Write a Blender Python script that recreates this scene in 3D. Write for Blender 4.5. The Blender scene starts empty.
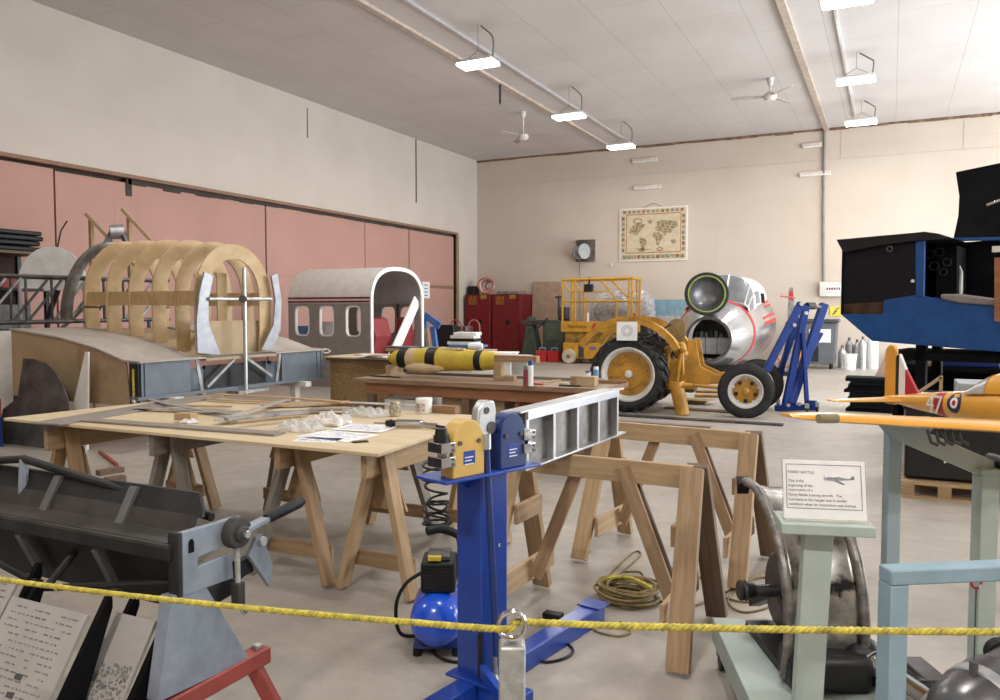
import bpy, bmesh, math, random
from mathutils import Vector, Matrix
random.seed(7)
V = Vector
PI = math.pi
R = math.radians
scn = bpy.context.scene
COL = scn.collection

# ---------------------------------------------------------------- camera
FPX = 794.0
CAMH = 1.6
YAW = R(26.2)
PITCH = math.atan(40 / FPX)
fw = V((-math.sin(YAW) * math.cos(PITCH), math.cos(YAW) * math.cos(PITCH), -math.sin(PITCH)))
rt = V((math.cos(YAW), math.sin(YAW), 0))
up = rt.cross(fw)


def ray(x, y):
    return fw + rt * ((x - 500) / FPX) + up * ((350 - y) / FPX)


def P(x, y, z=0.0):
    r = ray(x, y)
    t = (z - CAMH) / r.z
    return V((t * r.x, t * r.y, z))


def D(x, y, d):
    r = ray(x, y)
    return V((d * r.x, d * r.y, CAMH + d * r.z))


def PX(x, y, X):
    r = ray(x, y)
    t = X / r.x
    return V((X, t * r.y, CAMH + t * r.z))


def PY(x, y, Y):
    r = ray(x, y)
    t = Y / r.y
    return V((t * r.x, Y, CAMH + t * r.z))


cd = bpy.data.cameras.new('camera')
cam = bpy.data.objects.new('camera', cd)
COL.objects.link(cam)
cam.location = (0, 0, CAMH)
cam.rotation_euler = (PI / 2 - PITCH, 0, YAW)
cd.sensor_width = 36
cd.lens = FPX * 36 / 1000
cd.clip_end = 200
scn.camera = cam

# ---------------------------------------------------------------- materials
MATS = {}


def mat(name, col, rough=0.6, metal=0.0, var=0.12, scale=6.0, bump=0.0, stretch=None, col2=None, coat=0.0,
        emit=None, spec=None, spots=None, alpha=1.0, trans=0.0, detail=5.0):
    if name in MATS:
        return MATS[name]
    m = bpy.data.materials.new(name)
    m.use_nodes = True
    nt = m.node_tree
    b = nt.nodes['Principled BSDF']
    b.inputs['Roughness'].default_value = rough
    b.inputs['Metallic'].default_value = metal
    if spec is not None:
        b.inputs['Specular IOR Level'].default_value = spec
    if coat:
        b.inputs['Coat Weight'].default_value = coat
        b.inputs['Coat Roughness'].default_value = 0.15
    if trans:
        b.inputs['Transmission Weight'].default_value = trans
    if alpha < 1:
        b.inputs['Alpha'].default_value = alpha
    if emit:
        b.inputs['Emission Color'].default_value = (*emit[:3], 1)
        b.inputs['Emission Strength'].default_value = emit[3]
    tc = nt.nodes.new('ShaderNodeTexCoord')
    mp = nt.nodes.new('ShaderNodeMapping')
    nt.links.new(tc.outputs['Object'], mp.inputs['Vector'])
    if stretch:
        mp.inputs['Scale'].default_value = stretch
    nz = nt.nodes.new('ShaderNodeTexNoise')
    nz.inputs['Scale'].default_value = scale
    nz.inputs['Detail'].default_value = detail
    nz.inputs['Roughness'].default_value = 0.62
    nt.links.new(mp.outputs['Vector'], nz.inputs['Vector'])
    cr = nt.nodes.new('ShaderNodeValToRGB')
    c2 = col2 if col2 else tuple(max(0, c * (1 - 2.2 * var)) for c in col)
    c1 = col if col2 else tuple(min(1, c * (1 + 0.6 * var)) for c in col)
    cr.color_ramp.elements[0].position = 0.32
    cr.color_ramp.elements[1].position = 0.66
    cr.color_ramp.elements[0].color = (*c2, 1)
    cr.color_ramp.elements[1].color = (*c1, 1)
    nt.links.new(nz.outputs['Fac'], cr.inputs['Fac'])
    src = cr.outputs['Color']
    if spots:
        n2 = nt.nodes.new('ShaderNodeTexNoise')
        n2.inputs['Scale'].default_value = spots[3]
        n2.inputs['Detail'].default_value = 6
        nt.links.new(tc.outputs['Object'], n2.inputs['Vector'])
        r2 = nt.nodes.new('ShaderNodeValToRGB')
        r2.color_ramp.elements[0].position = spots[4]
        r2.color_ramp.elements[1].position = min(1, spots[4] + 0.07)
        r2.color_ramp.elements[0].color = (0, 0, 0, 1)
        r2.color_ramp.elements[1].color = (1, 1, 1, 1)
        nt.links.new(n2.outputs['Fac'], r2.inputs['Fac'])
        mx = nt.nodes.new('ShaderNodeMix')
        mx.data_type = 'RGBA'
        nt.links.new(r2.outputs['Color'], mx.inputs['Factor'])
        nt.links.new(src, mx.inputs['A'])
        mx.inputs['B'].default_value = (*spots[:3], 1)
        src = mx.outputs['Result']
    nt.links.new(src, b.inputs['Base Color'])
    if bump:
        bp = nt.nodes.new('ShaderNodeBump')
        bp.inputs['Strength'].default_value = bump
        bp.inputs['Distance'].default_value = 0.01
        nt.links.new(nz.outputs['Fac'], bp.inputs['Height'])
        nt.links.new(bp.outputs['Normal'], b.inputs['Normal'])
    MATS[name] = m
    return m


def wood(name, c1, c2, s=1.0, rough=0.7):
    return mat(name, c1, rough, 0, col2=c2, scale=3.0 * s, stretch=(1.2, 14, 14), bump=0.12, detail=6)


def ply(name, c1, c2, rough=0.65):
    return mat(name, c1, rough, 0, col2=c2, scale=2.2, stretch=(1, 5, 5), bump=0.05)


M_FIR = wood('fir_wood', (0.39, 0.262, 0.15), (0.26, 0.165, 0.09))
M_FIR2 = wood('pale_fir_wood', (0.46, 0.325, 0.19), (0.34, 0.225, 0.12))
M_FIRD = wood('dark_old_wood', (0.18, 0.115, 0.075), (0.11, 0.07, 0.045))
M_FIRG = wood('grey_weathered_wood', (0.25, 0.22, 0.19), (0.15, 0.13, 0.11))
M_BRN = wood('red_brown_wood', (0.33, 0.15, 0.07), (0.2, 0.08, 0.035))
M_SHEET = mat('pale_plywood_sheet', (0.61, 0.50, 0.33), 0.6, col2=(0.54, 0.42, 0.26), scale=2.5, stretch=(1, 4, 4))
M_RIB = mat('golden_plywood', (0.52, 0.375, 0.20), 0.55, col2=(0.42, 0.285, 0.14), scale=4, stretch=(4, 1, 1.5))
M_PLYB = mat('tan_hardboard', (0.44, 0.33, 0.20), 0.6, col2=(0.36, 0.26, 0.15), scale=3)
M_OSB = mat('strand_board', (0.36, 0.23, 0.1), 0.7, col2=(0.14, 0.085, 0.035), scale=26, stretch=(1, 1, 2.2))
M_GREYB = mat('grey_brown_board', (0.27, 0.235, 0.205), 0.6, col2=(0.19, 0.165, 0.145), scale=5, stretch=(1, 6, 6))
M_ALU = mat('aluminium', (0.56, 0.57, 0.59), 0.36, 0.85, var=0.1, scale=5)
M_DUST = mat('dusty_aluminium', (0.25, 0.235, 0.22), 0.5, 0.5, var=0.25, scale=7)
M_ALUD = mat('dull_aluminium', (0.36, 0.36, 0.36), 0.5, 0.6, var=0.25, scale=7)
M_ALUW = mat('bright_aluminium', (0.70, 0.72, 0.76), 0.3, 0.7, var=0.06)
M_GALV = mat('galvanised_steel', (0.5, 0.51, 0.5), 0.45, 0.7, var=0.2, scale=25)
M_CHROME = mat('chrome', (0.55, 0.55, 0.56), 0.16, 1.0, var=0.08)
M_STEEL = mat('dark_steel', (0.12, 0.115, 0.115), 0.4, 0.6, var=0.25)
M_BLKM = mat('blackened_steel', (0.028, 0.028, 0.03), 0.45, 0.4, var=0.3)
M_BLACK = mat('black_plastic', (0.009, 0.009, 0.010), 0.5, var=0.2, spec=0.35)
M_RUB = mat('tyre_rubber', (0.022, 0.022, 0.023), 0.72, var=0.3, scale=9)
M_BLUE = mat('royal_blue_paint', (0.008, 0.05, 0.34), 0.35, 0.0, var=0.12, coat=0.15)
M_BLUED = mat('navy_blue_paint', (0.007, 0.03, 0.16), 0.35, var=0.12, coat=0.15)
M_CRANE = mat('deep_blue_paint', (0.005, 0.028, 0.17), 0.55, var=0.12, spec=0.25)
M_MUST = mat('mustard_enamel', (0.62, 0.40, 0.10), 0.4, var=0.06, coat=0.2)
M_TRAC = mat('tractor_yellow', (0.50, 0.25, 0.03), 0.45, var=0.2, scale=5)
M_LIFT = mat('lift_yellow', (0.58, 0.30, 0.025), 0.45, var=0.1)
M_RIMW = mat('rim_white', (0.68, 0.67, 0.64), 0.5, var=0.1)
M_WHITE = mat('white_paint', (0.78, 0.78, 0.76), 0.5, var=0.05)
M_PAPER = mat('paper', (0.84, 0.84, 0.85), 0.7, var=0.05)
M_INK = mat('ink', (0.06, 0.06, 0.075), 0.7, var=0.05)
M_INKB = mat('blue_ink', (0.14, 0.18, 0.34), 0.7, var=0.05)
M_RED = mat('cabinet_red', (0.17, 0.006, 0.010), 0.4, var=0.15)
M_REDB = mat('bright_red', (0.55, 0.03, 0.03), 0.45, var=0.1)
M_REDD = mat('rust_red_paint', (0.30, 0.055, 0.045), 0.5, var=0.15)
M_MAROON = mat('maroon_vinyl', (0.22, 0.018, 0.022), 0.5, var=0.12)
M_BRAKE = mat('slate_blue_grey_paint', (0.23, 0.27, 0.33), 0.5, var=0.12, scale=8)
M_BRAKD = mat('dark_machine_paint', (0.020, 0.020, 0.021), 0.55, 0.0, var=0.3, spec=0.3)
M_BRAKM = mat('brown_oiled_steel', (0.052, 0.047, 0.043), 0.5, 0.0, var=0.25, spec=0.35)
M_SPAR = mat('blue_grey_primer', (0.135, 0.165, 0.20), 0.5, var=0.1, scale=4)
M_SKIN = mat('taupe_primer', (0.42, 0.375, 0.33), 0.6, var=0.08, scale=3)
M_MOCKG = mat('grey_brown_paint', (0.27, 0.25, 0.235), 0.55, var=0.08)
M_MOCKW = mat('off_white_paint', (0.74, 0.70, 0.66), 0.55, var=0.05)
M_GREEN = mat('sage_green_paint', (0.40, 0.47, 0.44), 0.6, var=0.06)
M_PALEB = mat('pale_blue_paint', (0.26, 0.38, 0.46), 0.55, var=0.08)
M_MACHG = mat('machine_green', (0.055, 0.085, 0.06), 0.5, var=0.2)
M_ORANGE = mat('trainer_yellow_paint', (0.72, 0.34, 0.03), 0.3, var=0.05, coat=0.5)
M_LINKB = mat('scuffed_blue_paint', (0.012, 0.075, 0.26), 0.4, var=0.12, spec=0.3, spots=(0.25, 0.33, 0.42, 9, 0.74))
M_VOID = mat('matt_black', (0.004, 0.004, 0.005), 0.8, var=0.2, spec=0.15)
M_YROPE = mat('yellow_rope', (0.56, 0.47, 0.07), 0.65, var=0.25, scale=60)
M_CORD = mat('olive_cord', (0.22, 0.16, 0.06), 0.6, var=0.2, scale=30)
M_TAN = mat('sponge_rubber', (0.62, 0.55, 0.43), 0.8, var=0.1)
M_GLASS = mat('grey_perspex', (0.45, 0.48, 0.5), 0.1, 0.0, var=0.03, alpha=0.45)
M_CLEAR = mat('clear_film', (0.82, 0.83, 0.82), 0.15, 0.0, var=0.1, alpha=0.34, bump=0.5)
M_YB = mat('yellow_fabric', (0.62, 0.46, 0.05), 0.65, var=0.1)
M_BALSA = mat('bare_balsa', (0.56, 0.42, 0.25), 0.7, var=0.1)
M_GOLDT = mat('old_brass', (0.30, 0.22, 0.1), 0.5, 0.4, var=0.2)

# ---------------------------------------------------------------- mesh builder


class MB:
    def __init__(s):
        s.v = []
        s.f = []
        s.mi = []
        s.cur = 0
        s.mats = []

    def use(s, m):
        if m not in s.mats:
            s.mats.append(m)
        s.cur = s.mats.index(m)
        return s

    def add(s, vs, fs):
        n = len(s.v)
        s.v += [V(p) for p in vs]
        s.f += [tuple(i + n for i in f) for f in fs]
        s.mi += [s.cur] * len(fs)
        return s

    def box(s, x0, x1, y0, y1, z0, z1, M=None):
        p = [V((x, y, z)) for z in (z0, z1) for y in (y0, y1) for x in (x0, x1)]
        if M:
            p = [M @ q for q in p]
        return s.add(p, [(0, 2, 3, 1), (4, 5, 7, 6), (0, 1, 5, 4), (2, 6, 7, 3), (0, 4, 6, 2), (1, 3, 7, 5)])

    def cbox(s, c, sx, sy, sz, M=None):
        return s.box(c[0] - sx / 2, c[0] + sx / 2, c[1] - sy / 2, c[1] + sy / 2, c[2] - sz / 2, c[2] + sz / 2, M)

    def bar(s, a, b, w, h, upv=(0, 0, 1)):
        M, L = frame(a, b, upv)
        return s.box(0, L, -w / 2, w / 2, -h / 2, h / 2, M)

    def tube(s, pts, r, n=8, closed=False, caps=True):
        pts = [V(p) for p in pts]
        N = len(pts)
        rs = r if isinstance(r, (list, tuple)) else [r] * N
        prev = None
        rings = []
        for i, p in enumerate(pts):
            if closed:
                t = pts[(i + 1) % N] - pts[i - 1]
            else:
                t = pts[min(i + 1, N - 1)] - pts[max(i - 1, 0)]
            t = t.normalized() if t.length > 1e-9 else V((0, 0, 1))
            if prev is None:
                a = V((0, 0, 1)) if abs(t.z) < 0.9 else V((1, 0, 0))
                u = t.cross(a).normalized()
            else:
                u = prev - t * prev.dot(t)
                u = u.normalized() if u.length > 1e-9 else prev
            prev = u
            w = t.cross(u)
            rings.append([p + (u * math.cos(2 * PI * k / n) + w * math.sin(2 * PI * k / n)) * rs[i] for k in range(n)])
        vs = [q for r_ in rings for q in r_]
        fs = []
        for i in range(N if closed else N - 1):
            j = (i + 1) % N
            for k in range(n):
                l = (k + 1) % n
                fs.append((i * n + k, i * n + l, j * n + l, j * n + k))
        if caps and not closed:
            fs.append(tuple(range(n - 1, -1, -1)))
            fs.append(tuple((N - 1) * n + k for k in range(n)))
        return s.add(vs, fs)

    def cyl(s, a, b, r, r2=None, n=24):
        return s.tube([a, b], [r, r if r2 is None else r2], n)

    def lathe(s, prof, o, ax, n=32, a0=0.0, a1=2 * PI, ref=None):
        o = V(o)
        ax = V(ax).normalized()
        rf = V(ref) if ref else (V((0, 0, 1)) if abs(ax.z) < 0.9 else V((1, 0, 0)))
        u = (rf - ax * rf.dot(ax)).normalized()
        w = ax.cross(u)
        full = abs(a1 - a0 - 2 * PI) < 1e-6
        m = n if full else n + 1
        vs = []
        for r, h in prof:
            for k in range(m):
                t = a0 + (a1 - a0) * k / n
                vs.append(o + ax * h + (u * math.cos(t) + w * math.sin(t)) * r)
        fs = []
        for i in range(len(prof) - 1):
            for k in range(n):
                l = (k + 1) % m
                fs.append((i * m + k, i * m + l, (i + 1) * m + l, (i + 1) * m + k))
        return s.add(vs, fs)

    def prism(s, poly, fn, t):
        """poly: 2D outline; fn(u, v, w) -> point; extruded from w=0 to w=t"""
        n = len(poly)
        vs = [V(fn(a, b, 0)) for a, b in poly] + [V(fn(a, b, t)) for a, b in poly]
        fs = [tuple(range(n - 1, -1, -1)), tuple(range(n, 2 * n))]
        for i in range(n):
            j = (i + 1) % n
            fs.append((i, j, n + j, n + i))
        return s.add(vs, fs)

    def band(s, A, B, fn, t, closed=False):
        """flat plate between outlines A and B (same length), thickness t"""
        n = len(A)
        vs = []
        for w in (0, t):
            vs += [V(fn(a, b, w)) for a, b in A] + [V(fn(a, b, w)) for a, b in B]
        fs = []
        for i in range(n if closed else n - 1):
            j = (i + 1) % n
            fs += [(i, j, n + j, n + i), (2 * n + j, 2 * n + i, 3 * n + i, 3 * n + j),
                   (j, i, 2 * n + i, 2 * n + j), (n + i, n + j, 3 * n + j, 3 * n + i)]
        if not closed:
            e = n - 1
            fs += [(0, n, 3 * n, 2 * n), (n + e, e, 2 * n + e, 3 * n + e)]
        return s.add(vs, fs)

    def grid(s, fn, nu, nv):
        vs = [V(fn(i / nu, j / nv)) for j in range(nv + 1) for i in range(nu + 1)]
        fs = []
        for j in range(nv):
            for i in range(nu):
                a = j * (nu + 1) + i
                fs.append((a, a + 1, a + nu + 2, a + nu + 1))
        return s.add(vs, fs)

    def ball(s, c, rx, ry=None, rz=None, n=16, M=None):
        ry = rx if ry is None else ry
        rz = rx if rz is None else rz
        m = n // 2
        vs = []
        for j in range(m + 1):
            ph = PI * j / m
            for i in range(n):
                th = 2 * PI * i / n
                q = V((rx * math.sin(ph) * math.cos(th), ry * math.sin(ph) * math.sin(th), rz * math.cos(ph)))
                if M:
                    q = M @ q
                vs.append(q + V(c))
        fs = []
        for j in range(m):
            for i in range(n):
                k = (i + 1) % n
                fs.append((j * n + i, (j + 1) * n + i, (j + 1) * n + k, j * n + k))
        return s.add(vs, fs)

    def build(s, name, m=None, parent=None, smooth=35, bevel=0.0, world=False, solid=0.0, loc=None):
        me = bpy.data.meshes.new(name)
        vs = s.v
        if world and parent is not None:
            Mi = WM(parent).inverted()
            vs = [Mi @ p for p in vs]
        o = bpy.data.objects.new(name, me)
        if parent is None and loc is None and len(vs):
            # origin at the middle of the foot of the shape
            lo = [min(p[i] for p in vs) for i in range(3)]
            hi = [max(p[i] for p in vs) for i in range(3)]
            loc = V(((lo[0] + hi[0]) / 2, (lo[1] + hi[1]) / 2, lo[2]))
        if loc is not None:
            loc = V(loc)
            if parent is None or not world:
                vs = [p - loc for p in vs]
                o.location = loc
        me.from_pydata(vs, [], s.f)
        ms = s.mats if s.mats else [m]
        for q in ms:
            me.materials.append(q)
        me.polygons.foreach_set('material_index', s.mi)
        me.validate()
        bm = bmesh.new()
        bm.from_mesh(me)
        bmesh.ops.remove_doubles(bm, verts=bm.verts, dist=1e-6)
        bmesh.ops.recalc_face_normals(bm, faces=bm.faces)
        bm.to_mesh(me)
        bm.free()
        if smooth:
            me.polygons.foreach_set('use_smooth', [True] * len(me.polygons))
            me.set_sharp_from_angle(angle=R(smooth))
        COL.objects.link(o)
        if parent is not None:
            o.parent = parent
        if solid:
            md = o.modifiers.new('solid', 'SOLIDIFY')
            md.thickness = solid
            md.offset = 0
        if bevel:
            md = o.modifiers.new('bevel', 'BEVEL')
            md.width = bevel
            md.segments = 2
            md.limit_method = 'ANGLE'
            md.angle_limit = R(40)
        return o


def frame(a, b, upv=(0, 0, 1)):
    a = V(a)
    b = V(b)
    x = b - a
    L = x.length
    x.normalize()
    z = V(upv)
    if abs(x.dot(z.normalized())) > 0.98:
        z = V((0, 1, 0)) if abs(x.y) < 0.9 else V((1, 0, 0))
    y = z.cross(x).normalized()
    z = x.cross(y)
    M = Matrix(((x.x, y.x, z.x, a.x), (x.y, y.y, z.y, a.y), (x.z, y.z, z.z, a.z), (0, 0, 0, 1)))
    return M, L


def WM(o):
    M = o.matrix_basis.copy()
    while o.parent:
        o = o.parent
        M = o.matrix_basis @ M
    return M


def tag(o, label=None, cat=None, group=None, kind=None):
    if label:
        o['label'] = label
    if cat:
        o['category'] = cat
    if group:
        o['group'] = group
    if kind:
        o['kind'] = kind
    return o


def thing(name, label, cat, loc=(0, 0, 0), rz=0.0, group=None):
    o = bpy.data.objects.new(name, None)
    COL.objects.link(o)
    o.location = loc
    o.rotation_euler = (0, 0, rz)
    o.empty_display_size = 0.1
    return tag(o, label, cat, group)


def beam(name, a, b, w, h, m, parent=None, upv=(0, 0, 1), bevel=0.003, ends=None):
    """timber as its own object, local X along the grain; parent-space coordinates"""
    M, L = frame(a, b, upv)
    k = MB().box(0, L, -w / 2, w / 2, -h / 2, h / 2)
    o = k.build(name, m, parent, smooth=0, bevel=bevel, loc=(0, 0, 0) if parent is None else None)
    o.matrix_basis = M
    return o


def copy_tree(o, parent=None):
    c = o.copy()
    COL.objects.link(c)
    c.parent = parent
    for ch in list(o.children):
        copy_tree(ch, c)
    return c


def text(body, size, m, parent, M, name='lettering', align='LEFT', ext=0.0005, sx=1.0):
    cu = bpy.data.curves.new(name, 'FONT')
    cu.body = body
    cu.size = size
    cu.align_x = align
    cu.extrude = ext
    cu.resolution_u = 2
    t = bpy.data.objects.new(name, cu)
    COL.objects.link(t)
    dg = bpy.context.evaluated_depsgraph_get()
    me = bpy.data.meshes.new_from_object(t.evaluated_get(dg))
    bpy.data.objects.remove(t)
    bpy.data.curves.remove(cu)
    o = bpy.data.objects.new(name, me)
    if sx != 1.0:
        for v in me.vertices:
            v.co.x *= sx
    me.materials.clear()
    me.materials.append(m)
    COL.objects.link(o)
    o.parent = parent
    o.matrix_basis = M
    return o


def MX(o, x, y, z=None):
    """matrix from origin and axis vectors"""
    x = V(x).normalized()
    y = V(y).normalized()
    z = x.cross(y) if z is None else V(z)
    return Matrix(((x.x, y.x, z.x, o[0]), (x.y, y.y, z.y, o[1]), (x.z, y.z, z.z, o[2]), (0, 0, 0, 1)))


def arc(cx, cy, rx, ry, a0, a1, n):
    return [(cx + rx * math.cos(a0 + (a1 - a0) * i / n), cy + ry * math.sin(a0 + (a1 - a0) * i / n)) for i in range(n + 1)]


def spline(pts, n=6):
    """Catmull-Rom through points"""
    pts = [V(p) for p in pts]
    out = []
    for i in range(len(pts) - 1):
        p0 = pts[max(i - 1, 0)]
        p1, p2 = pts[i], pts[i + 1]
        p3 = pts[min(i + 2, len(pts) - 1)]
        for k in range(n):
            t = k / n
            out.append(0.5 * ((2 * p1) + (p2 - p0) * t + (2 * p0 - 5 * p1 + 4 * p2 - p3) * t * t + (3 * p1 - p0 - 3 * p2 + p3) * t ** 3))
    out.append(pts[-1])
    return out


def struct(name, mb, m, parent=None, **k):
    o = mb.build(name, m, parent, **k)
    if parent is None:
        o['kind'] = 'structure'
    return o


ORD = ['first', 'second', 'third', 'fourth', 'fifth', 'sixth', 'seventh', 'eighth', 'ninth']

# ================================================================ SETTING
XL, XR, YB, YF, ZC = -13.2, 8.0, 25.0, -5.0, 6.84


def room_mats():
    # concrete floor
    m = bpy.data.materials.new('concrete')
    m.use_nodes = True
    nt = m.node_tree
    b = nt.nodes['Principled BSDF']
    tc = nt.nodes.new('ShaderNodeTexCoord')
    def noise(sc, de, ro=0.6):
        n = nt.nodes.new('ShaderNodeTexNoise')
        n.inputs['Scale'].default_value = sc
        n.inputs['Detail'].default_value = de
        n.inputs['Roughness'].default_value = ro
        nt.links.new(tc.outputs['Object'], n.inputs['Vector'])
        return n
    n1 = noise(0.45, 6)
    n2 = noise(5.0, 8, 0.7)
    n3 = noise(60, 3)
    def ramp(n, p0, c0, p1, c1):
        r = nt.nodes.new('ShaderNodeValToRGB')
        r.color_ramp.elements[0].position = p0
        r.color_ramp.elements[1].position = p1
        r.color_ramp.elements[0].color = (*c0, 1)
        r.color_ramp.elements[1].color = (*c1, 1)
        nt.links.new(n.outputs['Fac'], r.inputs['Fac'])
        return r
    r1 = ramp(n1, 0.35, (0.36, 0.325, 0.285), 0.65, (0.45, 0.415, 0.37))
    r2 = ramp(n2, 0.3, (0.80, 0.79, 0.77), 0.7, (1, 1, 1))
    r3 = ramp(n3, 0.3, (0.92, 0.92, 0.92), 0.7, (1.0, 1.0, 1.0))
    def mul(a, c):
        x = nt.nodes.new('ShaderNodeMix')
        x.data_type = 'RGBA'
        x.blend_type = 'MULTIPLY'
        x.inputs['Factor'].default_value = 1
        nt.links.new(a, x.inputs['A'])
        nt.links.new(c, x.inputs['B'])
        return x.outputs['Result']
    c = mul(mul(r1.outputs['Color'], r2.outputs['Color']), r3.outputs['Color'])
    nt.links.new(c, b.inputs['Base Color'])
    r4 = ramp(n2, 0.3, (0.5, 0.5, 0.5), 0.7, (0.36, 0.36, 0.36))
    nt.links.new(r4.outputs['Color'], b.inputs['Roughness'])
    MATS['concrete'] = m

    def panel(name, col, seam, bw, rh, vec, mort=0.004, var=0.035, off=0.5, rough=0.75):
        m = bpy.data.materials.new(name)
        m.use_nodes = True
        nt = m.node_tree
        b = nt.nodes['Principled BSDF']
        b.inputs['Roughness'].default_value = rough
        tc = nt.nodes.new('ShaderNodeTexCoord')
        sp = nt.nodes.new('ShaderNodeSeparateXYZ')
        cb = nt.nodes.new('ShaderNodeCombineXYZ')
        nt.links.new(tc.outputs['Object'], sp.inputs[0])
        nt.links.new(sp.outputs[vec[0]], cb.inputs[0])
        nt.links.new(sp.outputs[vec[1]], cb.inputs[1])
        br = nt.nodes.new('ShaderNodeTexBrick')
        br.inputs['Scale'].default_value = 1
        br.inputs['Brick Width'].default_value = bw
        br.inputs['Row Height'].default_value = rh
        br.inputs['Mortar Size'].default_value = mort
        br.inputs['Mortar Smooth'].default_value = 0.4
        br.inputs['Bias'].default_value = 0
        br.offset = off
        d = tuple(x * (1 - var) for x in col)
        br.inputs['Color1'].default_value = (*col, 1)
        br.inputs['Color2'].default_value = (*d, 1)
        br.inputs['Mortar'].default_value = (*seam, 1)
        nt.links.new(cb.outputs[0], br.inputs['Vector'])
        nz = nt.nodes.new('ShaderNodeTexNoise')
        nz.inputs['Scale'].default_value = 0.9
        nz.inputs['Detail'].default_value = 7
        nt.links.new(tc.outputs['Object'], nz.inputs['Vector'])
        r = nt.nodes.new('ShaderNodeValToRGB')
        r.color_ramp.elements[0].position = 0.3
        r.color_ramp.elements[1].position = 0.7
        r.color_ramp.elements[0].color = (0.92, 0.91, 0.90, 1)
        r.color_ramp.elements[1].color = (1, 1, 1, 1)
        nt.links.new(nz.outputs['Fac'], r.inputs['Fac'])
        x = nt.nodes.new('ShaderNodeMix')
        x.data_type = 'RGBA'
        x.blend_type = 'MULTIPLY'
        x.inputs['Factor'].default_value = 1
        nt.links.new(br.outputs['Color'], x.inputs['A'])
        nt.links.new(r.outputs['Color'], x.inputs['B'])
        nt.links.new(x.outputs['Result'], b.inputs['Base Color'])
        MATS[name] = m
        return m
    panel('ceiling_panel', (0.59, 0.565, 0.565), (0.39, 0.365, 0.355), 2.44, 1.22, (1, 0), 0.007, 0.02)
    panel('wall_panel_back', (0.575, 0.495, 0.42), (0.50, 0.425, 0.355), 4.88, 2.1, (0, 2), 0.006, 0.015)
    panel('wall_panel_left', (0.55, 0.50, 0.44), (0.48, 0.435, 0.38), 4.88, 2.6, (1, 2), 0.004, 0.015)
    panel('pink_hardboard', (0.46, 0.265, 0.22), (0.38, 0.20, 0.165), 5.2, 2.44, (1, 2), 0.006, 0.05)


room_mats()
M_TRIMB = wood('brown_trim_wood', (0.30, 0.17, 0.11), (0.17, 0.09, 0.06))
M_DARKGAP = mat('dark_gap', (0.05, 0.04, 0.035), 0.8, var=0.2)

struct('floor', MB().box(XL - 0.3, XR + 0.3, YF - 0.3, YB + 0.3, -0.2, 0), MATS['concrete'], loc=(0, 0, 0), smooth=0)
struct('ceiling', MB().box(XL - 0.3, XR + 0.3, YF - 0.3, YB + 0.3, ZC, ZC + 0.2), MATS['ceiling_panel'], loc=(0, 0, 0), smooth=0)
struct('wall_back', MB().box(XL, XR, YB, YB + 0.25, 0, ZC), MATS['wall_panel_back'], loc=(0, 0, 0), smooth=0)
struct('wall_front', MB().box(XL, XR, YF - 0.25, YF, 0, ZC), MATS['wall_panel_back'], loc=(0, 0, 0), smooth=0)
# left wall: above the hangar door, and the strips at its ends
DY0, DY1, DZ = -2.0, 23.45, 4.13
k = MB().box(XL - 0.25, XL, YF, YB, DZ + 0.06, ZC).box(XL - 0.25, XL, DY1, YB, 0, DZ + 0.06).box(XL - 0.25, XL, YF, DY0, 0, DZ + 0.06)
struct('wall_left', k, MATS['wall_panel_left'], loc=(0, 0, 0), smooth=0)
# pink hangar door of five leaves
door = tag(bpy.data.objects.new('door_1', None), kind='structure')
COL.objects.link(door)
seams = [DY0, 4.0, 9.2, 14.47, 18.41, 20.68, DY1]
for i in range(len(seams) - 1):
    a, b = seams[i] + 0.02, seams[i + 1] - 0.02
    MB().box(XL - 0.16, XL - 0.08 + 0.008 * (i % 2), a, b, 0.02, DZ - 0.02 - 0.03 * (i % 3)).build('door_panel', MATS['pink_hardboard'], door, smooth=0, bevel=0.004)
MB().box(XL - 0.25, XL - 0.2, DY0, DY1, 0, DZ + 0.06).build('backing', M_DARKGAP, door, smooth=0)
# ragged dark seam hanging over one leaf and the door rail
k = MB()
y = 10.7
while y < 23.0:
    h = 0.05 + 0.10 * random.random() * max(0.15, 1 - (y - 10.7) / 6)
    k.box(XL - 0.08, XL - 0.055, y, y + 0.42, DZ - h - 0.02, DZ + 0.0)
    y += 0.42
k.box(XL - 0.08, XL - 0.055, 10.66, 10.78, DZ - 0.33, DZ)
k.build('torn_seal', M_DARKGAP, door, smooth=0)
k = MB().box(XL - 0.10, XL - 0.07, 18.0, DY1, 2.30, 2.40)
k.build('door_rail', M_TRIMB, door, smooth=0)
struct('trim_1', MB().box(XL - 0.2, XL + 0.05, DY0, DY1 + 0.1, DZ, DZ + 0.07), M_TRIMB, smooth=0, bevel=0.004)
struct('trim_2', MB().box(XL - 0.2, XL + 0.05, DY1, DY1 + 0.14, 0, DZ), mat('ochre_trim', (0.28, 0.2, 0.1), 0.7), smooth=0, bevel=0.004)
# thin cracks and joints of the left wall
struct('trim_3', MB().box(XL, XL + 0.012, 20.95, 21.0, 4.9, ZC), M_DARKGAP, smooth=0)
struct('trim_4', MB().box(XL, XL + 0.008, 15.9, 15.925, 5.9, ZC - 0.2), M_DARKGAP, smooth=0)
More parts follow.
